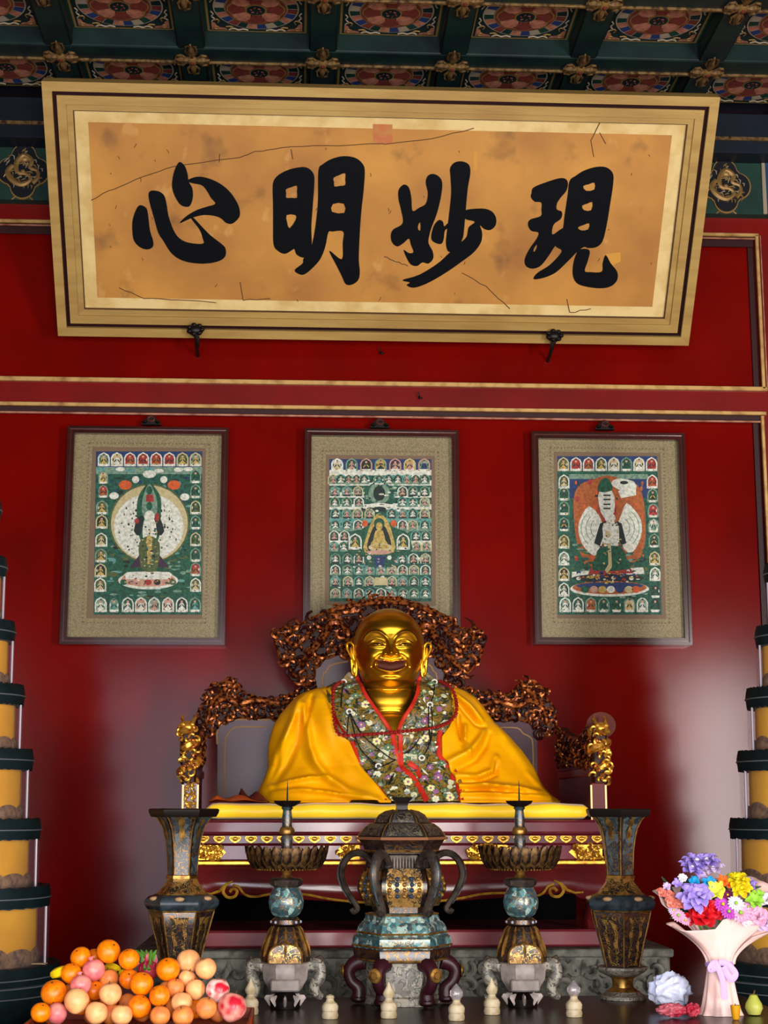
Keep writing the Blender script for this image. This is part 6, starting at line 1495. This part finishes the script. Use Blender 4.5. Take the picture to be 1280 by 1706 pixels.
# ================================================================== two yellow pagoda towers with dark scalloped eaves
pg_dark = mk('dark_green_glaze', '#061417', r=0.55, c2='#0a1c20', sc=10, spec=0.2)
pg_line = mk('grey_eave_edge', '#5a5f62', r=0.4, m=0.2)
pg_yel = mk('yellow_pagoda_niche', '#dc9e06', r=0.5, c2='#c88a06', sc=4)
pg_brown = mk('brown_niche_leaves', '#7c5c3c', r=0.7, c2='#4a3424', sc=35, bump=0.4, bsc=50)
pg_post = mk('pale_metal_post', '#8a8088', r=0.4, m=0.3)
pg_glass = mk('clear_glass_sleeve', '#8f8088', r=0.12, alpha=0.12, spec=0.5)
def pagoda(cpx, sgn, lb):
    Y = 6.9; c0 = at(cpx, 1500, Y); c = (c0.x, Y); u = mpp(cpx, 1400, Y)
    tiers = [(855, 46), (950, 60), (1056, 79), (1161, 99), (1267, 118), (1381, 135), (1491, 155), (1618, 176)]
    cc = 504 if True else 0
    t = thing('pagoda_tower', lb, 'pagoda', (c[0], Y, 0), 'pair of yellow pagoda towers')
    z = lambda py: at(504, py, Y).z
    tops = [(750, 68)] + tiers
    for i, (py, R) in enumerate(tiers):
        n = 18 + 2*i
        sc_ = lambda q, a: (1, 0)
        P = [((R - 26)*u, z(py + 16)), ((R - 3)*u, z(py + 15)), ((R - 1)*u, z(py + 8)), (R*u, z(py + 1)), (R*u, z(py - 5)), ((R - 4)*u, z(py - 14)), ((R - 26)*u, z(py - 15))]
        m = M().lathe(P, c, pg_dark, 96, wav=lambda k, a: (1 + (0.014*abs(sin(n*a)) if k in (1, 5) else 0), (0.012*abs(sin(n*a)) if k == 5 else (-0.008*abs(sin(n*a)) if k == 1 else 0))))
        o = obj('eave_ring', m, t)
        obj('eave_edge', M().lathe([((R - 1)*u, z(py + 2.5)), ((R + 1.5)*u, z(py + 2)), ((R + 1.5)*u, z(py + 0.2)), ((R - 1)*u, z(py))], c, pg_line, 64), o)
        # storey standing on this eave
        if i > 0:
            pyu, Ru = tiers[i-1]; zb, zt_ = z(py - 15), z(pyu + 16); Rd = (R - 20)*u; Rc = Rd*0.87
            if i == 1: pass
            o = obj('storey', M().lathe([(Rc, zb), (Rc*0.985, zt_)], c, pg_yel, 48), t)
            h = zt_ - zb
            nn = 13
            for k in range(nn):
                a = 2*pi*k/nn
                if sin(a) > 0.45: continue
                hw_ = pi/nn*1.25; hh = h*(0.36 if k % 2 else 0.30)
                def lf_(i, j):
                    t = i/10*2 - 1; v = j/6; q = Rc + 0.004 + 0.012*sin(pi*min(1, v + 0.1))*(1 - t*t); b_ = a + hw_*t
                    return (c[0] + q*cos(b_), Y + q*sin(b_), zb + hh*v*(0.35 + 0.65*sqrt(max(0, 1 - t*t))))
                m = M(); m.grid(lf_, 11, 7, pg_brown); obj('leaf', m, o, smooth=60)
            obj('glass_sleeve', M().lathe([(Rd, zb), (Rd*0.99, zt_)], c, pg_glass, 48, caps=False), t)
            for k in range(6):
                a = k*pi/3 + (radians(-8) if sgn > 0 else pi + radians(8))
                m = M().tube([(c[0] + Rd*1.0*cos(a), Y + Rd*sin(a), zb), (c[0] + Rd*0.99*cos(a), Y + Rd*0.99*sin(a), zt_)], 0.006, pg_post, 8); obj('post', m, t)
    zt_ = z(tiers[0][0] - 15); R = tiers[0][1]
    sp_ = obj('top_spire', M().lathe([((R - 22)*u, zt_), ((R - 22)*u, zt_ + 0.1), (R*u*0.8, zt_ + 0.11), (R*u*0.6, zt_ + 0.16), (0.035, zt_ + 0.2), (0.03, zt_ + 0.32), (0.012, zt_ + 0.36), (0.004, zt_ + 0.46)], c, pg_dark, 32), t)
    R = 176
    zb = z(1634)
    # bulging base with carved ring, down to the floor
    P = [((R - 20)*u, zb + 0.02), ((R + 4)*u, zb + 0.005), ((R + 6)*u, zb - 0.03), ((R + 2)*u, zb - 0.035), ((R + 2)*u, zb - 0.05), ((R - 10)*u, zb - 0.10), ((R - 22)*u, zb - 0.13), ((R - 14)*u, zb - 0.14), ((R - 16)*u, zb - 0.19), ((R - 60)*u, zb - 0.3), ((R - 60)*u, 0.3), ((R - 10)*u, 0.2), ((R - 10)*u, 0.0)]
    b = obj('tower_base', M().lathe(P[::-1], c, pg_dark, 72), t)
    m = M(); rnd = random.Random(3)
    for k in range(60):
        a = 2*pi*k/60; q = (R - 14)*u
        ce = Vector((c[0] + q*cos(a), Y + q*sin(a), zb - 0.165)); tt = Vector((-sin(a), cos(a), 0))
        m.tube([ce - tt*0.012 + Vector((0, 0, -0.02)), ce + Vector((cos(a)*0.006, sin(a)*0.006, 0.004)), ce + tt*0.014 + Vector((0, 0, 0.016)), ce + tt*0.02], [0.003, 0.006, 0.005, 0.002], pg_line, 5)
    obj('carved_clouds', m, b, kind='stuff')
    for dz in (0.008, -0.032): obj('base_line', M().lathe([((R + 4)*u, zb + dz - 0.004), ((R + 7)*u, zb + dz - 0.003), ((R + 7)*u, zb + dz + 0.001), ((R + 4)*u, zb + dz + 0.003)], c, pg_line, 64), b)
    return t, c, u, z
pgl = pagoda(-75, 1, 'yellow pagoda tower with dark scalloped eaves at the left edge')
pagoda(1359, -1, 'yellow pagoda tower with dark scalloped eaves at the right edge')
p = at(70, 1606, 6.9); zt_ = pgl[3](1618 - 15) + 0.003
m = M(); m.plate([[(-0.03, -0.02), (0.022, -0.028), (0.03, 0.012), (-0.012, 0.024)]], lambda a, b, d: Vector((p.x + a, 6.84 + b, zt_ + 0.001 - d)), mk('cream_card', '#a89060', r=0.6), -0.004)
obj('paper_card', m, label='small cream paper card lying on the lowest eave of the left pagoda', cat='card')
# ================================================================== fruit heap on a red tray
def fruit_mat(name, c, c2, lo, hi, sc=2.5, r=0.32, bump=0.0, bsc=60, spec=0.4):
    return mk(name, c, r=r, c2=c2, sc=sc, lo=lo, hi=hi, bump=bump, bsc=bsc, spec=spec, det=2)
FM = {'orange': fruit_mat('orange_peel', '#f48404', '#ec7202', 0.4, 0.6, bump=0.12, bsc=90),
      'tangerine': fruit_mat('tangerine_peel', '#f0840a', '#e46208', 0.35, 0.7, bump=0.1, bsc=90),
      'peach': fruit_mat('pale_peach_skin', '#f0b070', '#e48a56', 0.40, 0.75, 0.9, 0.45),
      'apricot': fruit_mat('apricot_skin', '#e48c42', '#d8663a', 0.4, 0.75, 0.9, 0.45),
      'pink': fruit_mat('pink_skin', '#d8646a', '#e09a84', 0.4, 0.75, 0.9, 0.35),
      'blush': fruit_mat('white_red_skin', '#ecc8bc', '#c4182c', 0.46, 0.60, 0.8, 0.3),
      'rosy': fruit_mat('rosy_skin', '#e69a88', '#b8182c', 0.46, 0.62, 0.7, 0.3),
      'banana': fruit_mat('banana_skin', '#e8c010', '#c8a810', 0.45, 0.75, 3),
      'dragon': fruit_mat('dragon_fruit_skin', '#a81c38', '#c45a5a', 0.45, 0.7, 4)}
leaf_g = mk('fresh_green', '#4a7a1c', r=0.5); stem_b = mk('brown_stem', '#4a3214', r=0.7)
def unit_fruit(kind):
    m = M(); n, k = 24, 16
    def fn(i, j):
        a = 2*pi*i/n; b = -pi/2 + pi*j/(k-1); r = 1.0; z = sin(b); q = cos(b)
        if kind == 'orange': z *= 0.94; z -= 0.06*exp(-((b - pi/2)/0.25)**2)
        elif kind == 'peach': r *= 1 - 0.07*exp(-(((a - 1.5*pi) + pi) % (2*pi) - pi)**2/0.08)*q; z = z*0.97 + 0.10*max(0, -z)**8*-1 - 0.12*exp(-((b - pi/2)/0.35)**2)
        elif kind == 'pome': z = z*0.95 - 0.10*exp(-((b - pi/2)/0.3)**2); r *= 1 + 0.02*cos(5*a)
        return Vector((r*q*cos(a), r*q*sin(a), z))
    m.grid(fn, n, k, FM['orange'], closeu=True); return m
def fruit_mesh(kind, mat):
    m = unit_fruit(kind); m.mats = [FM[mat]]; return mesh_of(mat, m, Vector((0, 0, 0)), 80)
KM = {}
def fruit_data(kind, mat):
    if (kind, mat) not in KM: KM[(kind, mat)] = fruit_mesh(kind, mat)
    return KM[(kind, mat)]
FR = [  # px, py, radius px, shape, skin, name, label
 (68,1687,16,'orange','orange','orange','orange at the lower left corner of the fruit heap'),
 (94,1688,17,'peach','pink','pink_peach','pink peach in the front row beside the corner orange'),
 (161,1687,18,'peach','peach','peach','large pale peach in the front row left of centre'),
 (203,1691,17,'peach','peach','peach','low pale peach in the middle of the front row'),
 (267,1692,16,'peach','apricot','peach','low apricot-coloured peach right of the middle of the front row'),
 (305,1693,17,'peach','apricot','peach','low reddish peach in the right part of the front row'),
 (387,1677,23,'peach','rosy','peach','big pink and red peach at the lower right end of the heap'),
 (344,1679,17,'peach','apricot','peach','apricot-coloured peach left of the big red peach'),
 (232,1677,19,'orange','tangerine','orange','orange low in the middle of the heap'),
 (128,1667,20,'peach','peach','apple','pale yellow apple above the front row on the left'),
 (303,1670,17,'peach','peach','peach','pale peach under the small peaches on the right slope'),
 (90,1654,21,'orange','tangerine','orange','largest orange on the left slope of the heap'),
 (266,1659,17,'orange','tangerine','orange','small deep orange fruit right of the heap centre'),
 (184,1655,18,'peach','peach','peach','pale peach in the centre of the heap'),
 (363,1649,19,'peach','blush','peach','white and red peach at the right shoulder of the heap'),
 (326,1648,16,'peach','peach','peach','small peach left of the white and red peach'),
 (292,1646,15,'peach','apricot','peach','small apricot-coloured peach below the right-hand oranges'),
 (236,1639,19,'orange','orange','orange','orange in the exact middle of the heap'),
 (135,1641,17,'pome','pink','pomegranate','pink pomegranate above the pale yellow apple'),
 (312,1630,14,'peach','peach','peach','smallest pale peach under the top right peaches'),
 (119,1622,17,'orange','orange','orange','orange on the upper left slope beside the banana'),
 (156,1616,18,'pome','pink','pomegranate','pink pomegranate under the topmost orange'),
 (280,1615,19,'orange','orange','orange','orange left of the top right pale peach'),
 (343,1613,17,'peach','peach','peach','pale peach at the upper right end of the heap'),
 (314,1601,19,'peach','peach','peach','top right pale peach of the heap'),
 (135,1595,17,'orange','orange','orange','orange at the upper left of the heap top'),
 (215,1598,17,'orange','orange','orange','orange right of the topmost orange'),
 (181,1585,19,'orange','orange','orange','topmost orange of the fruit heap'),
 (157,1594,13,'orange','tangerine','orange','small orange half hidden between the two top left oranges'),
]
placed = []
for px, py, r, kd, sk, nm, lb in FR:
    Yv = 5.36 + max(0, (1690 - py))*0.0016; r *= 1.05
    while True:
        p = at(px, py, Yv); R = r*mpp(px, py, Yv)
        if all((p - q).length > (R + s)*0.985 for q, s, *_ in placed) and p.z - R*0.92 > TZ + 0.012: break
        Yv += 0.006
        if Yv > 5.9: break
    placed.append((p, R, kd, sk, nm, lb))
tray_red = mk('red_lacquer_tray', '#8c2a14', r=0.4, c2='#a03a18', sc=6)
tx0, tx1 = at(44, 1700, 5.32).x, at(412, 1700, 5.32).x
ty0, ty1 = 5.29, max(p.y for p, *_ in placed) + 0.10
tray = thing('fruit_tray', 'shallow red tray carrying the heap of fruit', 'tray', ((tx0+tx1)/2, (ty0+ty1)/2, TZ))
obj('tray_floor', M().box(tx0, tx1, ty0, ty1, TZ + 0.001, TZ + 0.010, tray_red, 0.003), tray)
for a, b, c_, d in ((tx0 - 0.012, tx1 + 0.012, ty0 - 0.012, ty0), (tx0 - 0.012, tx1 + 0.012, ty1, ty1 + 0.012), (tx0 - 0.012, tx0, ty0, ty1), (tx1, tx1 + 0.012, ty0, ty1)):
    obj('tray_rim', M().box(a, b, c_, d, TZ + 0.001, TZ + 0.045, tray_red, 0.003), tray)
ys = sorted(p.y for p, *_ in placed)
for (p, R, kd, sk, nm, lb) in list(placed):         # fruit inside the heap that carries the visible ones
    z = p.z; Rf = 0.034; dep_ = 0; q = Vector((p.x, p.y + 0.022, p.z - R - Rf*0.9))
    while q.z - Rf*0.92 > TZ + 0.012:
        if all((q - s).length > (Rf + t)*0.94 for s, t, *_ in placed):
            kk = len(placed) % 3; wd = ('just', 'deep', 'deeper', 'farther', 'lowest', 'far')[dep_]; dep_ += 1
            if kk == 0: placed.append((q.copy(), Rf, 'orange', 'tangerine', 'orange', 'orange glimpsed %s below the %s' % (wd, lb)))
            else: placed.append((q.copy(), Rf, 'peach', 'apricot', 'peach', 'peach glimpsed %s below the %s' % (wd, lb)))
        q = Vector((q.x, q.y + 0.004, q.z - 0.02))
rnd = random.Random(12)
for (p, R, kd, sk, nm, lb) in placed:
    o = place(nm, fruit_data(kd, sk), None, (p.x, p.y, p.z)); tag(o, lb, nm.replace('pink_', ''), 'fruit heaped on the red tray'); o.scale = (R,)*3
    o.rotation_euler = (rnd.uniform(0.2, 0.9) if kd == 'orange' else rnd.uniform(-0.3, 0.3), rnd.uniform(-0.5, 0.5), rnd.uniform(-0.9, 0.9))
    m = M()
    if kd == 'orange': m.lathe([(0.10, 0.84), (0.12, 0.88), (0.05, 0.90)], (0, 0), stem_b, 8)
    elif kd == 'pome': m.lathe([(0.16, 0.80), (0.20, 1.0), (0.30, 1.16), (0.22, 1.10), (0.05, 0.95)], (0, 0), FM['pink'], 12)
    else: m.tube([(0, 0, 0.8), (0.02, 0, 0.95), (0.06, 0, 1.08)], [0.06, 0.05, 0.04], stem_b, 6)
    s_ = place('stem', mesh_of('stem', m, Vector((0, 0, 0))), None, (0, 0, 0)); s_.parent = o
# bananas, dragon fruit
def banana(pts, Y, r, lb):
    P = [at(x, y, Y + dy) for x, y, dy in pts]; Q = [Vector(p) for p in crom([tuple(p) for p in P], 5)]; N = len(Q)
    b = thing('banana', lb, 'banana', Q[N//2] - Vector((0, 0, r)), 'fruit heaped on the red tray')
    obj('banana_body', M().tube(Q, [r*(0.35 + 0.65*sin(pi*min(1, 0.12 + 0.88*i/N))**0.5) if 0 < i < N-1 else r*0.2 for i in range(N)], FM['banana'], 8), b)
    obj('banana_tip', M().tube([Q[0], Q[0] + (Q[0] - Q[1]).normalized()*0.012], [r*0.32, r*0.2], stem_b, 6), b)
banana([(88,1624,0.02),(98,1620,0),(108,1614,0.03)], 5.52, 0.017, 'yellow banana tip sticking out left of the upper left orange')
banana([(170,1634,0),(180,1628,0.0),(196,1627,0.03)], 5.60, 0.015, 'yellow banana under the pink pomegranate in the upper middle')
banana([(176,1614,0.02),(186,1612,0),(198,1617,0.03)], 5.64, 0.017, 'yellow banana directly below the topmost orange')
banana([(200,1620,0.01),(210,1624,0.0),(220,1632,0.03)], 5.60, 0.014, 'yellow banana left of the middle orange')
p = at(247, 1616, 5.64); R = 17*mpp(247, 1616, 5.64)
df = thing('dragon_fruit', 'dark pink dragon fruit with green scale tips between the upper oranges', 'dragon fruit', p - Vector((0, 0, R)), 'fruit heaped on the red tray')
obj('dragon_fruit_body', M().ball(p, (R*1.1, R, R), FM['dragon'], 18, 12), df)
rnd = random.Random(2)
for k in range(16):
    a = rnd.uniform(pi, 2*pi); b = rnd.uniform(-0.3, 1.3); d = Vector((cos(b)*cos(a), cos(b)*sin(a), sin(b))); t2 = Vector((rnd.uniform(-.3, .3), 0, 1))
    obj('scale', M().tube([p + d*R*0.95, p + d*R*1.15 + t2*R*0.15, p + d*R*1.2 + t2*R*0.5], [R*0.2, R*0.16, R*0.03], FM['dragon'] if k % 3 else leaf_g, 6, flat=(0.4, 1)), df)
for k in range(5): obj('green_tip', M().tube([p + Vector((-0.012 + 0.006*k, 0, R*0.8)), p + Vector((-0.026 + 0.011*k, -0.01, R*1.5)), p + Vector((-0.045 + 0.018*k, 0, R*1.9))], [0.006, 0.007, 0.002], leaf_g, 6, flat=(0.4, 1)), df)

# ================================================================== flower bouquet in pale pink paper
paper_w = mk('pale_pink_wrapping_paper', '#dcb4aa', r=0.6, c2='#dcc0b8', sc=6, spec=0.3)
paper_w.node_tree.nodes['Principled BSDF'].inputs['Transmission Weight'].default_value = 0.0
lav_r = mk('lavender_ribbon', '#b494cc', r=0.4)
BQX, BQY = 1199, 5.80
u = mpp(BQX, 1550, BQY); bc = at(BQX, 1605, BQY); Zb = lambda py: at(BQX, py, BQY).z
bq = thing('flower_bouquet', 'mixed flower bouquet wrapped in pale pink paper at the right end of the altar', 'bouquet', (bc.x, BQY, TZ))
def sheet(name, T, inner=0.0, a0=0, a1=360, seed=1, fold=0.05):
    """paper flaring from the tie to a rim given per angle: degrees -> (radius px, rim y px)"""
    n, k = 120, 22; m = M()
    def fn(i, j):
        ad = lerp(a0, a1, i/(n-1)); a = radians(ad); s = j/(k-1)
        ks = sorted(T); Rr = tab({q: T[q][0] for q in ks}, ad); yr = tab({q: T[q][1] for q in ks}, ad)
        ru = 20 + inner; r = lerp(ru, Rr, s**1.55) ; py = lerp(1606, yr, s**0.85)
        cr = 1 + fold*(0.25 + s)*sin(ad/57.3*9 + seed) + 0.03*sin(ad/57.3*17 + seed*2)*(1 - s)
        return Vector((bc.x + r*u*cr*cos(a), BQY + r*u*cr*sin(a)*0.62, Zb(py)))
    m.grid(fn, n, k, paper_w); o = obj(name, m, bq, smooth=60, recalc=False)
    md = o.modifiers.new('thickness', 'SOLIDIFY'); md.thickness = 0.0015; return o
sheet('back_paper', {-20: (96, 1496), 20: (98, 1470), 45: (92, 1462), 90: (60, 1466), 135: (70, 1474), 165: (100, 1484), 182: (112, 1487), 205: (92, 1512)}, 0, -20, 205, 1, 0.06)
sheet('front_paper', {185: (70, 1535), 212: (112, 1542), 232: (96, 1547), 255: (48, 1546), 272: (42, 1530), 292: (66, 1524), 318: (88, 1540), 345: (100, 1545)}, 3, 185, 345, 3, 0.10)
sheet('side_paper', {320: (70, 1560), 340: (100, 1545), 360: (110, 1535), 385: (90, 1520)}, 6, 320, 385, 5, 0.05)
m = M(); n = 72
m.grid(lambda i, j: (lambda a, s: Vector((bc.x + (lerp(36, 20, s**0.6) + 3*sin(9*a)*(1-s))*u*cos(a), BQY + (lerp(36, 20, s**0.6) + 3*sin(9*a)*(1-s))*u*sin(a)*0.75, lerp(TZ + 0.001, Zb(1606), s))))(2*pi*i/n, j/11), n, 12, paper_w, closeu=True)
obj('paper_skirt', m, bq, smooth=60)
m = M(); m.tube([(bc.x + 22.5*u*cos(a), BQY + 17.5*u*sin(a), Zb(1606)) for a in [2*pi*k/24 for k in range(24)]], 4.5*u, lav_r, 8, closed=True, flat=(0.35, 1)); obj('ribbon_band', m, bq)
fr_ = lambda px, py, dy=0.0: at(px, py, BQY - 0.085 + dy)
for pts in ([(1192,1603),(1197,1612),(1205,1635),(1208,1665)], [(1198,1603),(1212,1606),(1226,1622),(1218,1632),(1208,1614)], [(1196,1604),(1188,1606),(1184,1615),(1194,1612)], [(1206,1610),(1214,1625),(1222,1632)]):
    obj('ribbon_tail', M().tube([Vector(p) for p in crom([tuple(fr_(x, y)) for x, y in pts], 5)], 5*u, lav_r, 8, flat=(0.18, 1)), bq)
fl = {k: mk('petal_' + k, c, r=0.55, c2=c2, sc=30, spec=0.2) for k, c, c2 in (('lavender', '#a08ad8', '#8a72c4'), ('blue', '#1c8cc0', '#1478b0'), ('yellow', '#dcd84a', '#c8c83a'), ('red', '#c01018', '#a00c18'), ('orange', '#e0661a', '#cc5010'), ('gold', '#dcc414', '#c8a810'), ('lime', '#8cc03a', '#74aa2c'), ('magenta', '#b84ab4', '#a03aa0'), ('pink', '#d8a0b8', '#c884a8'), ('white', '#dcd4d8', '#c8bcc4'), ('salmon', '#dc8470', '#c8584c'), ('plum', '#7a1c50', '#5c1840'), ('leaf', '#24421c', '#16301a'), ('lilac', '#c0a8c8', '#ac90b8'))}
FD = Vector((0.05, -0.85, 0.5)).normalized(); FU = Vector((0, 0.5, 0.85)).normalized(); FR_ = FD.cross(FU).normalized(); FU = FR_.cross(FD)
def bloom(px, py, kind, R, mat, cmat='gold', dy=0.0, tilt=(0, 0)):
    c = at(px, py, 5.76 + dy); Rm = R*u; f = thing_part = None
    d = (FD + FR_*tilt[0] + FU*tilt[1]).normalized(); a1 = d.orthogonal().normalized(); a2 = d.cross(a1)
    rnd = random.Random(int(px*7 + py)); m = M()
    def petal(a, L, w, lift, mt_, back=0.0, base=0.1):
        dr = a1*cos(a) + a2*sin(a)
        P = [c + dr*L*t + d*(lift*L*h - back) for t, h in ((base, 0.0), (0.35, 0.45), (0.7, 0.75), (0.95, 0.7), (1.08, 0.5))]
        tt = d.cross(dr); vs = []
        for p_, ww in zip(P, (0.3, 0.85, 1.0, 0.7, 0.08)):
            vs += [p_ - tt*w*ww + d*w*0.25*ww, p_ - d*w*0.1, p_ + tt*w*ww + d*w*0.25*ww]
        fs = []
        for i in range(4):
            for j in range(2): fs.append((3*i+j, 3*i+j+1, 3*i+j+4, 3*i+j+3))
        m.add(vs, fs, mt_)
    if kind == 'lily':
        for lay, (n, L, lift) in enumerate(((6, 1.0, 0.35), (6, 0.85, 0.7), (5, 0.55, 1.2))):
            for k in range(n): petal(2*pi*k/n + lay*0.5 + rnd.uniform(-.15, .15), Rm*L, Rm*0.30, lift*rnd.uniform(0.7, 1.2), fl[mat])
    elif kind == 'daisy':
        for k in range(16): petal(2*pi*k/16, Rm*rnd.uniform(0.9, 1.05), Rm*0.17, 0.2, fl[mat])
        for k in range(12): petal(2*pi*k/12 + .2, Rm*0.7, Rm*0.15, 0.5, fl[mat])
    elif kind == 'rose':
        for lay, (n, L, lift) in enumerate(((5, 1.0, 0.3), (5, 0.85, 0.8), (4, 0.62, 1.3), (3, 0.4, 2.0))):
            for k in range(n): petal(2*pi*k/n + lay*0.7, Rm*L, Rm*0.55*L, lift, fl[mat])
    elif kind == 'ruffle':
        for k in range(34): petal(rnd.uniform(0, 2*pi), Rm*rnd.uniform(0.3, 1.0), Rm*0.28, rnd.uniform(0.2, 1.0), fl[mat])
    o = obj('flower', m, bq, smooth=60, recalc=False, label=None)
    if kind in ('daisy', 'lily'): obj('flower_centre', M().ball(c + d*Rm*0.3, Rm*0.2, fl[cmat], 8, 6), o)
    return o
for a in ((1152,1500,'lily',28,'lavender','lavender',-0.03,(-.2,.1)),(1164,1494,'lily',24,'lavender','lavender',-0.05,(.1,.2)),(1150,1450,'lily',22,'lavender','white',0.04,(-.3,.5)),(1160,1440,'lily',24,'lavender','white',0.06,(-.1,.7)),(1178,1438,'lily',22,'lavender','white',0.06,(.2,.7)),(1190,1448,'lily',18,'lilac','white',0.06,(.4,.5)),
          (1157,1470,'ruffle',11,'blue'),(1181,1472,'ruffle',14,'blue'),(1190,1488,'ruffle',19,'yellow','gold',-0.02),(1199,1480,'ruffle',13,'yellow','gold',-0.01),(1168,1526,'rose',24,'red','red',-0.02,(-.2,.1)),(1188,1518,'rose',18,'red','red',-0.01),(1150,1532,'ruffle',13,'red','red',-0.02),(1204,1468,'ruffle',11,'orange'),(1214,1474,'ruffle',8,'orange'),
          (1230,1470,'lily',20,'gold','gold',0.0,(.2,.5)),(1236,1482,'lily',18,'gold','gold',-0.02,(.3,.1)),(1222,1463,'lily',12,'lime','lime',0.02,(0,.6)),(1256,1502,'ruffle',16,'lime','gold',-0.02),(1263,1491,'ruffle',11,'lime'),(1248,1476,'lily',14,'lavender','white',0.02,(.5,.3)),
          (1204,1508,'daisy',14,'magenta','gold',-0.02),(1214,1520,'daisy',14,'magenta','lime',-0.04),(1226,1506,'daisy',14,'white','lime',-0.03),(1234,1522,'daisy',17,'pink','lime',-0.04,(.1,-.1)),(1246,1512,'daisy',10,'pink','lime',-0.02),(1212,1492,'daisy',10,'plum'),(1196,1512,'daisy',9,'magenta'),
          (1102,1488,'rose',9,'salmon','gold',0.0,(-.3,.1)),(1116,1492,'rose',9,'salmon','gold',0.0,(-.2,.1)),(1118,1504,'rose',11,'salmon','gold',-0.02,(-.2,0)),(1134,1506,'rose',10,'salmon','gold',-0.02),(1110,1478,'ruffle',8,'lilac'),(1128,1473,'ruffle',10,'lavender'),(1138,1464,'ruffle',9,'white'),(1130,1526,'daisy',12,'pink','lime',-0.03),(1122,1517,'daisy',9,'lilac','gold',-0.02),(1142,1534,'daisy',9,'pink','gold',-0.03),
          (1262,1528,'rose',18,'pink','pink',-0.03,(.3,0)),(1275,1538,'rose',16,'lilac','pink',-0.03,(.3,-.1)),(1278,1500,'rose',12,'white','gold',0.0,(.4,.2)),(1170,1462,'ruffle',10,'lilac','white',0.04),(1242,1538,'ruffle',8,'white','gold',-0.04)):
    bloom(*a)
rnd = random.Random(21)
for k in range(26):
    x, y = rnd.uniform(1110, 1270), rnd.uniform(1470, 1535); c = at(x, y, 5.80); a = rnd.uniform(0, pi); L = rnd.uniform(10, 20)*u; d = Vector((cos(a), -0.3, sin(a)))
    obj('leaf', M().tube([c - d*L, c, c + d*L], [0.002, 0.010, 0.002], fl['leaf'], 6, flat=(0.25, 1)), bq)
for k in range(7):
    c = at(1150 + 16*k, 1510, 5.79); obj('stem', M().tube([c, Vector((lerp(c.x, bc.x, 0.8), BQY, Zb(1590)))], 0.004, leaf_g, 6), bq)

# ------------------------------------------------------------------ small things around the bouquet
def crumple(name, lb, cat, px, py, Y, rx, ry, rz, mat, seed, amp=0.25, freq=1.6):
    c = at(px, py, Y); c.z = TZ + rz*(1 + amp*0.2); m = M(); n, k = 64, 36
    def fn(i, j):
        a = 2*pi*i/n; b = -pi/2 + pi*j/(k-1); d = Vector((cos(b)*cos(a), cos(b)*sin(a), sin(b)))
        q = 1 - amp*abs(mnoise.noise(d*freq + Vector((seed, 0, 0))))*2 + amp*0.5*mnoise.noise(d*freq*2.3 + Vector((0, seed, 0)))
        p = c + Vector((rx*q*d.x, ry*q*d.y, rz*q*d.z)); p.z = max(p.z, TZ + 0.002); return p
    m.grid(fn, n, k, mat, closeu=True); return obj(name, m, label=lb, cat=cat, smooth=60)
u2 = mpp(1120, 1640, 5.9)
tw = mk('white_plastic_film', '#c6c8da', r=0.25, c2='#a8aecb', sc=14, alpha=0.85)
g = at(1118, 1640, 5.95)
crumple('plastic_wrap', 'crumpled white plastic film between the right vase and the bouquet', 'plastic film', 1116, 1650, 5.93, 38*u2, 22*u2, 0.068, tw, 4, 0.28, 1.7)
crumple('sweets_packet', 'small red and pink sweets packet in front of the white plastic film', 'packet', 1120, 1690, 5.72, 26*u2, 16*u2, 0.026, mk('pink_red_packet', '#b05a64', r=0.35, c2='#9c1c34', sc=22), 8, 0.3, 1.8)
crumple('sweets_packet', 'small deep red sweets packet left of the bouquet foot', 'packet', 1154, 1690, 5.72, 14*u2, 12*u2, 0.026, mk('deep_red_packet', '#98142c', r=0.35, c2='#c04a58', sc=22), 9, 0.3, 1.8)
def pear(px, py, Y, r, mat, lb, nm='pear'):
    c = at(px, py, Y); t = thing(nm, lb, nm, (c.x, Y, TZ)); L = r
    obj('fruit_body', M().lathe([(0.2*r, TZ + 0.002), (0.7*r, TZ + 0.12*r), (r, TZ + 0.8*r), (0.9*r, TZ + 1.3*r), (0.55*r, TZ + 1.9*r), (0.4*r, TZ + 2.2*r), (0.1*r, TZ + 2.3*r)], (c.x, Y), mat, 20), t)
    obj('stem', M().tube([(c.x, Y, TZ + 2.25*r), (c.x + 0.006, Y, TZ + 2.7*r)], 0.003, stem_b, 6), t)
pear(1257, 1690, 5.78, 0.032, mk('yellow_green_pear', '#9aa23c', r=0.4, c2='#b8b458', sc=5), 'yellow green pear on the table right of the bouquet foot')
c = at(1226, 1688, 5.66); t = thing('candle_cup', 'small yellow cup right in front of the bouquet foot', 'cup', (c.x, 5.66, TZ))
obj('cup_bowl', M().lathe([(0.010, TZ + 0.001), (0.013, TZ + 0.004), (0.016, TZ + 0.03), (0.018, TZ + 0.05), (0.015, TZ + 0.05), (0.012, TZ + 0.02)], (c.x, 5.66), mk('amber_cup', '#c88a10', r=0.3), 20), t)
obj('wick', M().tube([(c.x, 5.66, TZ + 0.018), (c.x, 5.66, TZ + 0.056)], 0.0015, stem_b, 6), t)
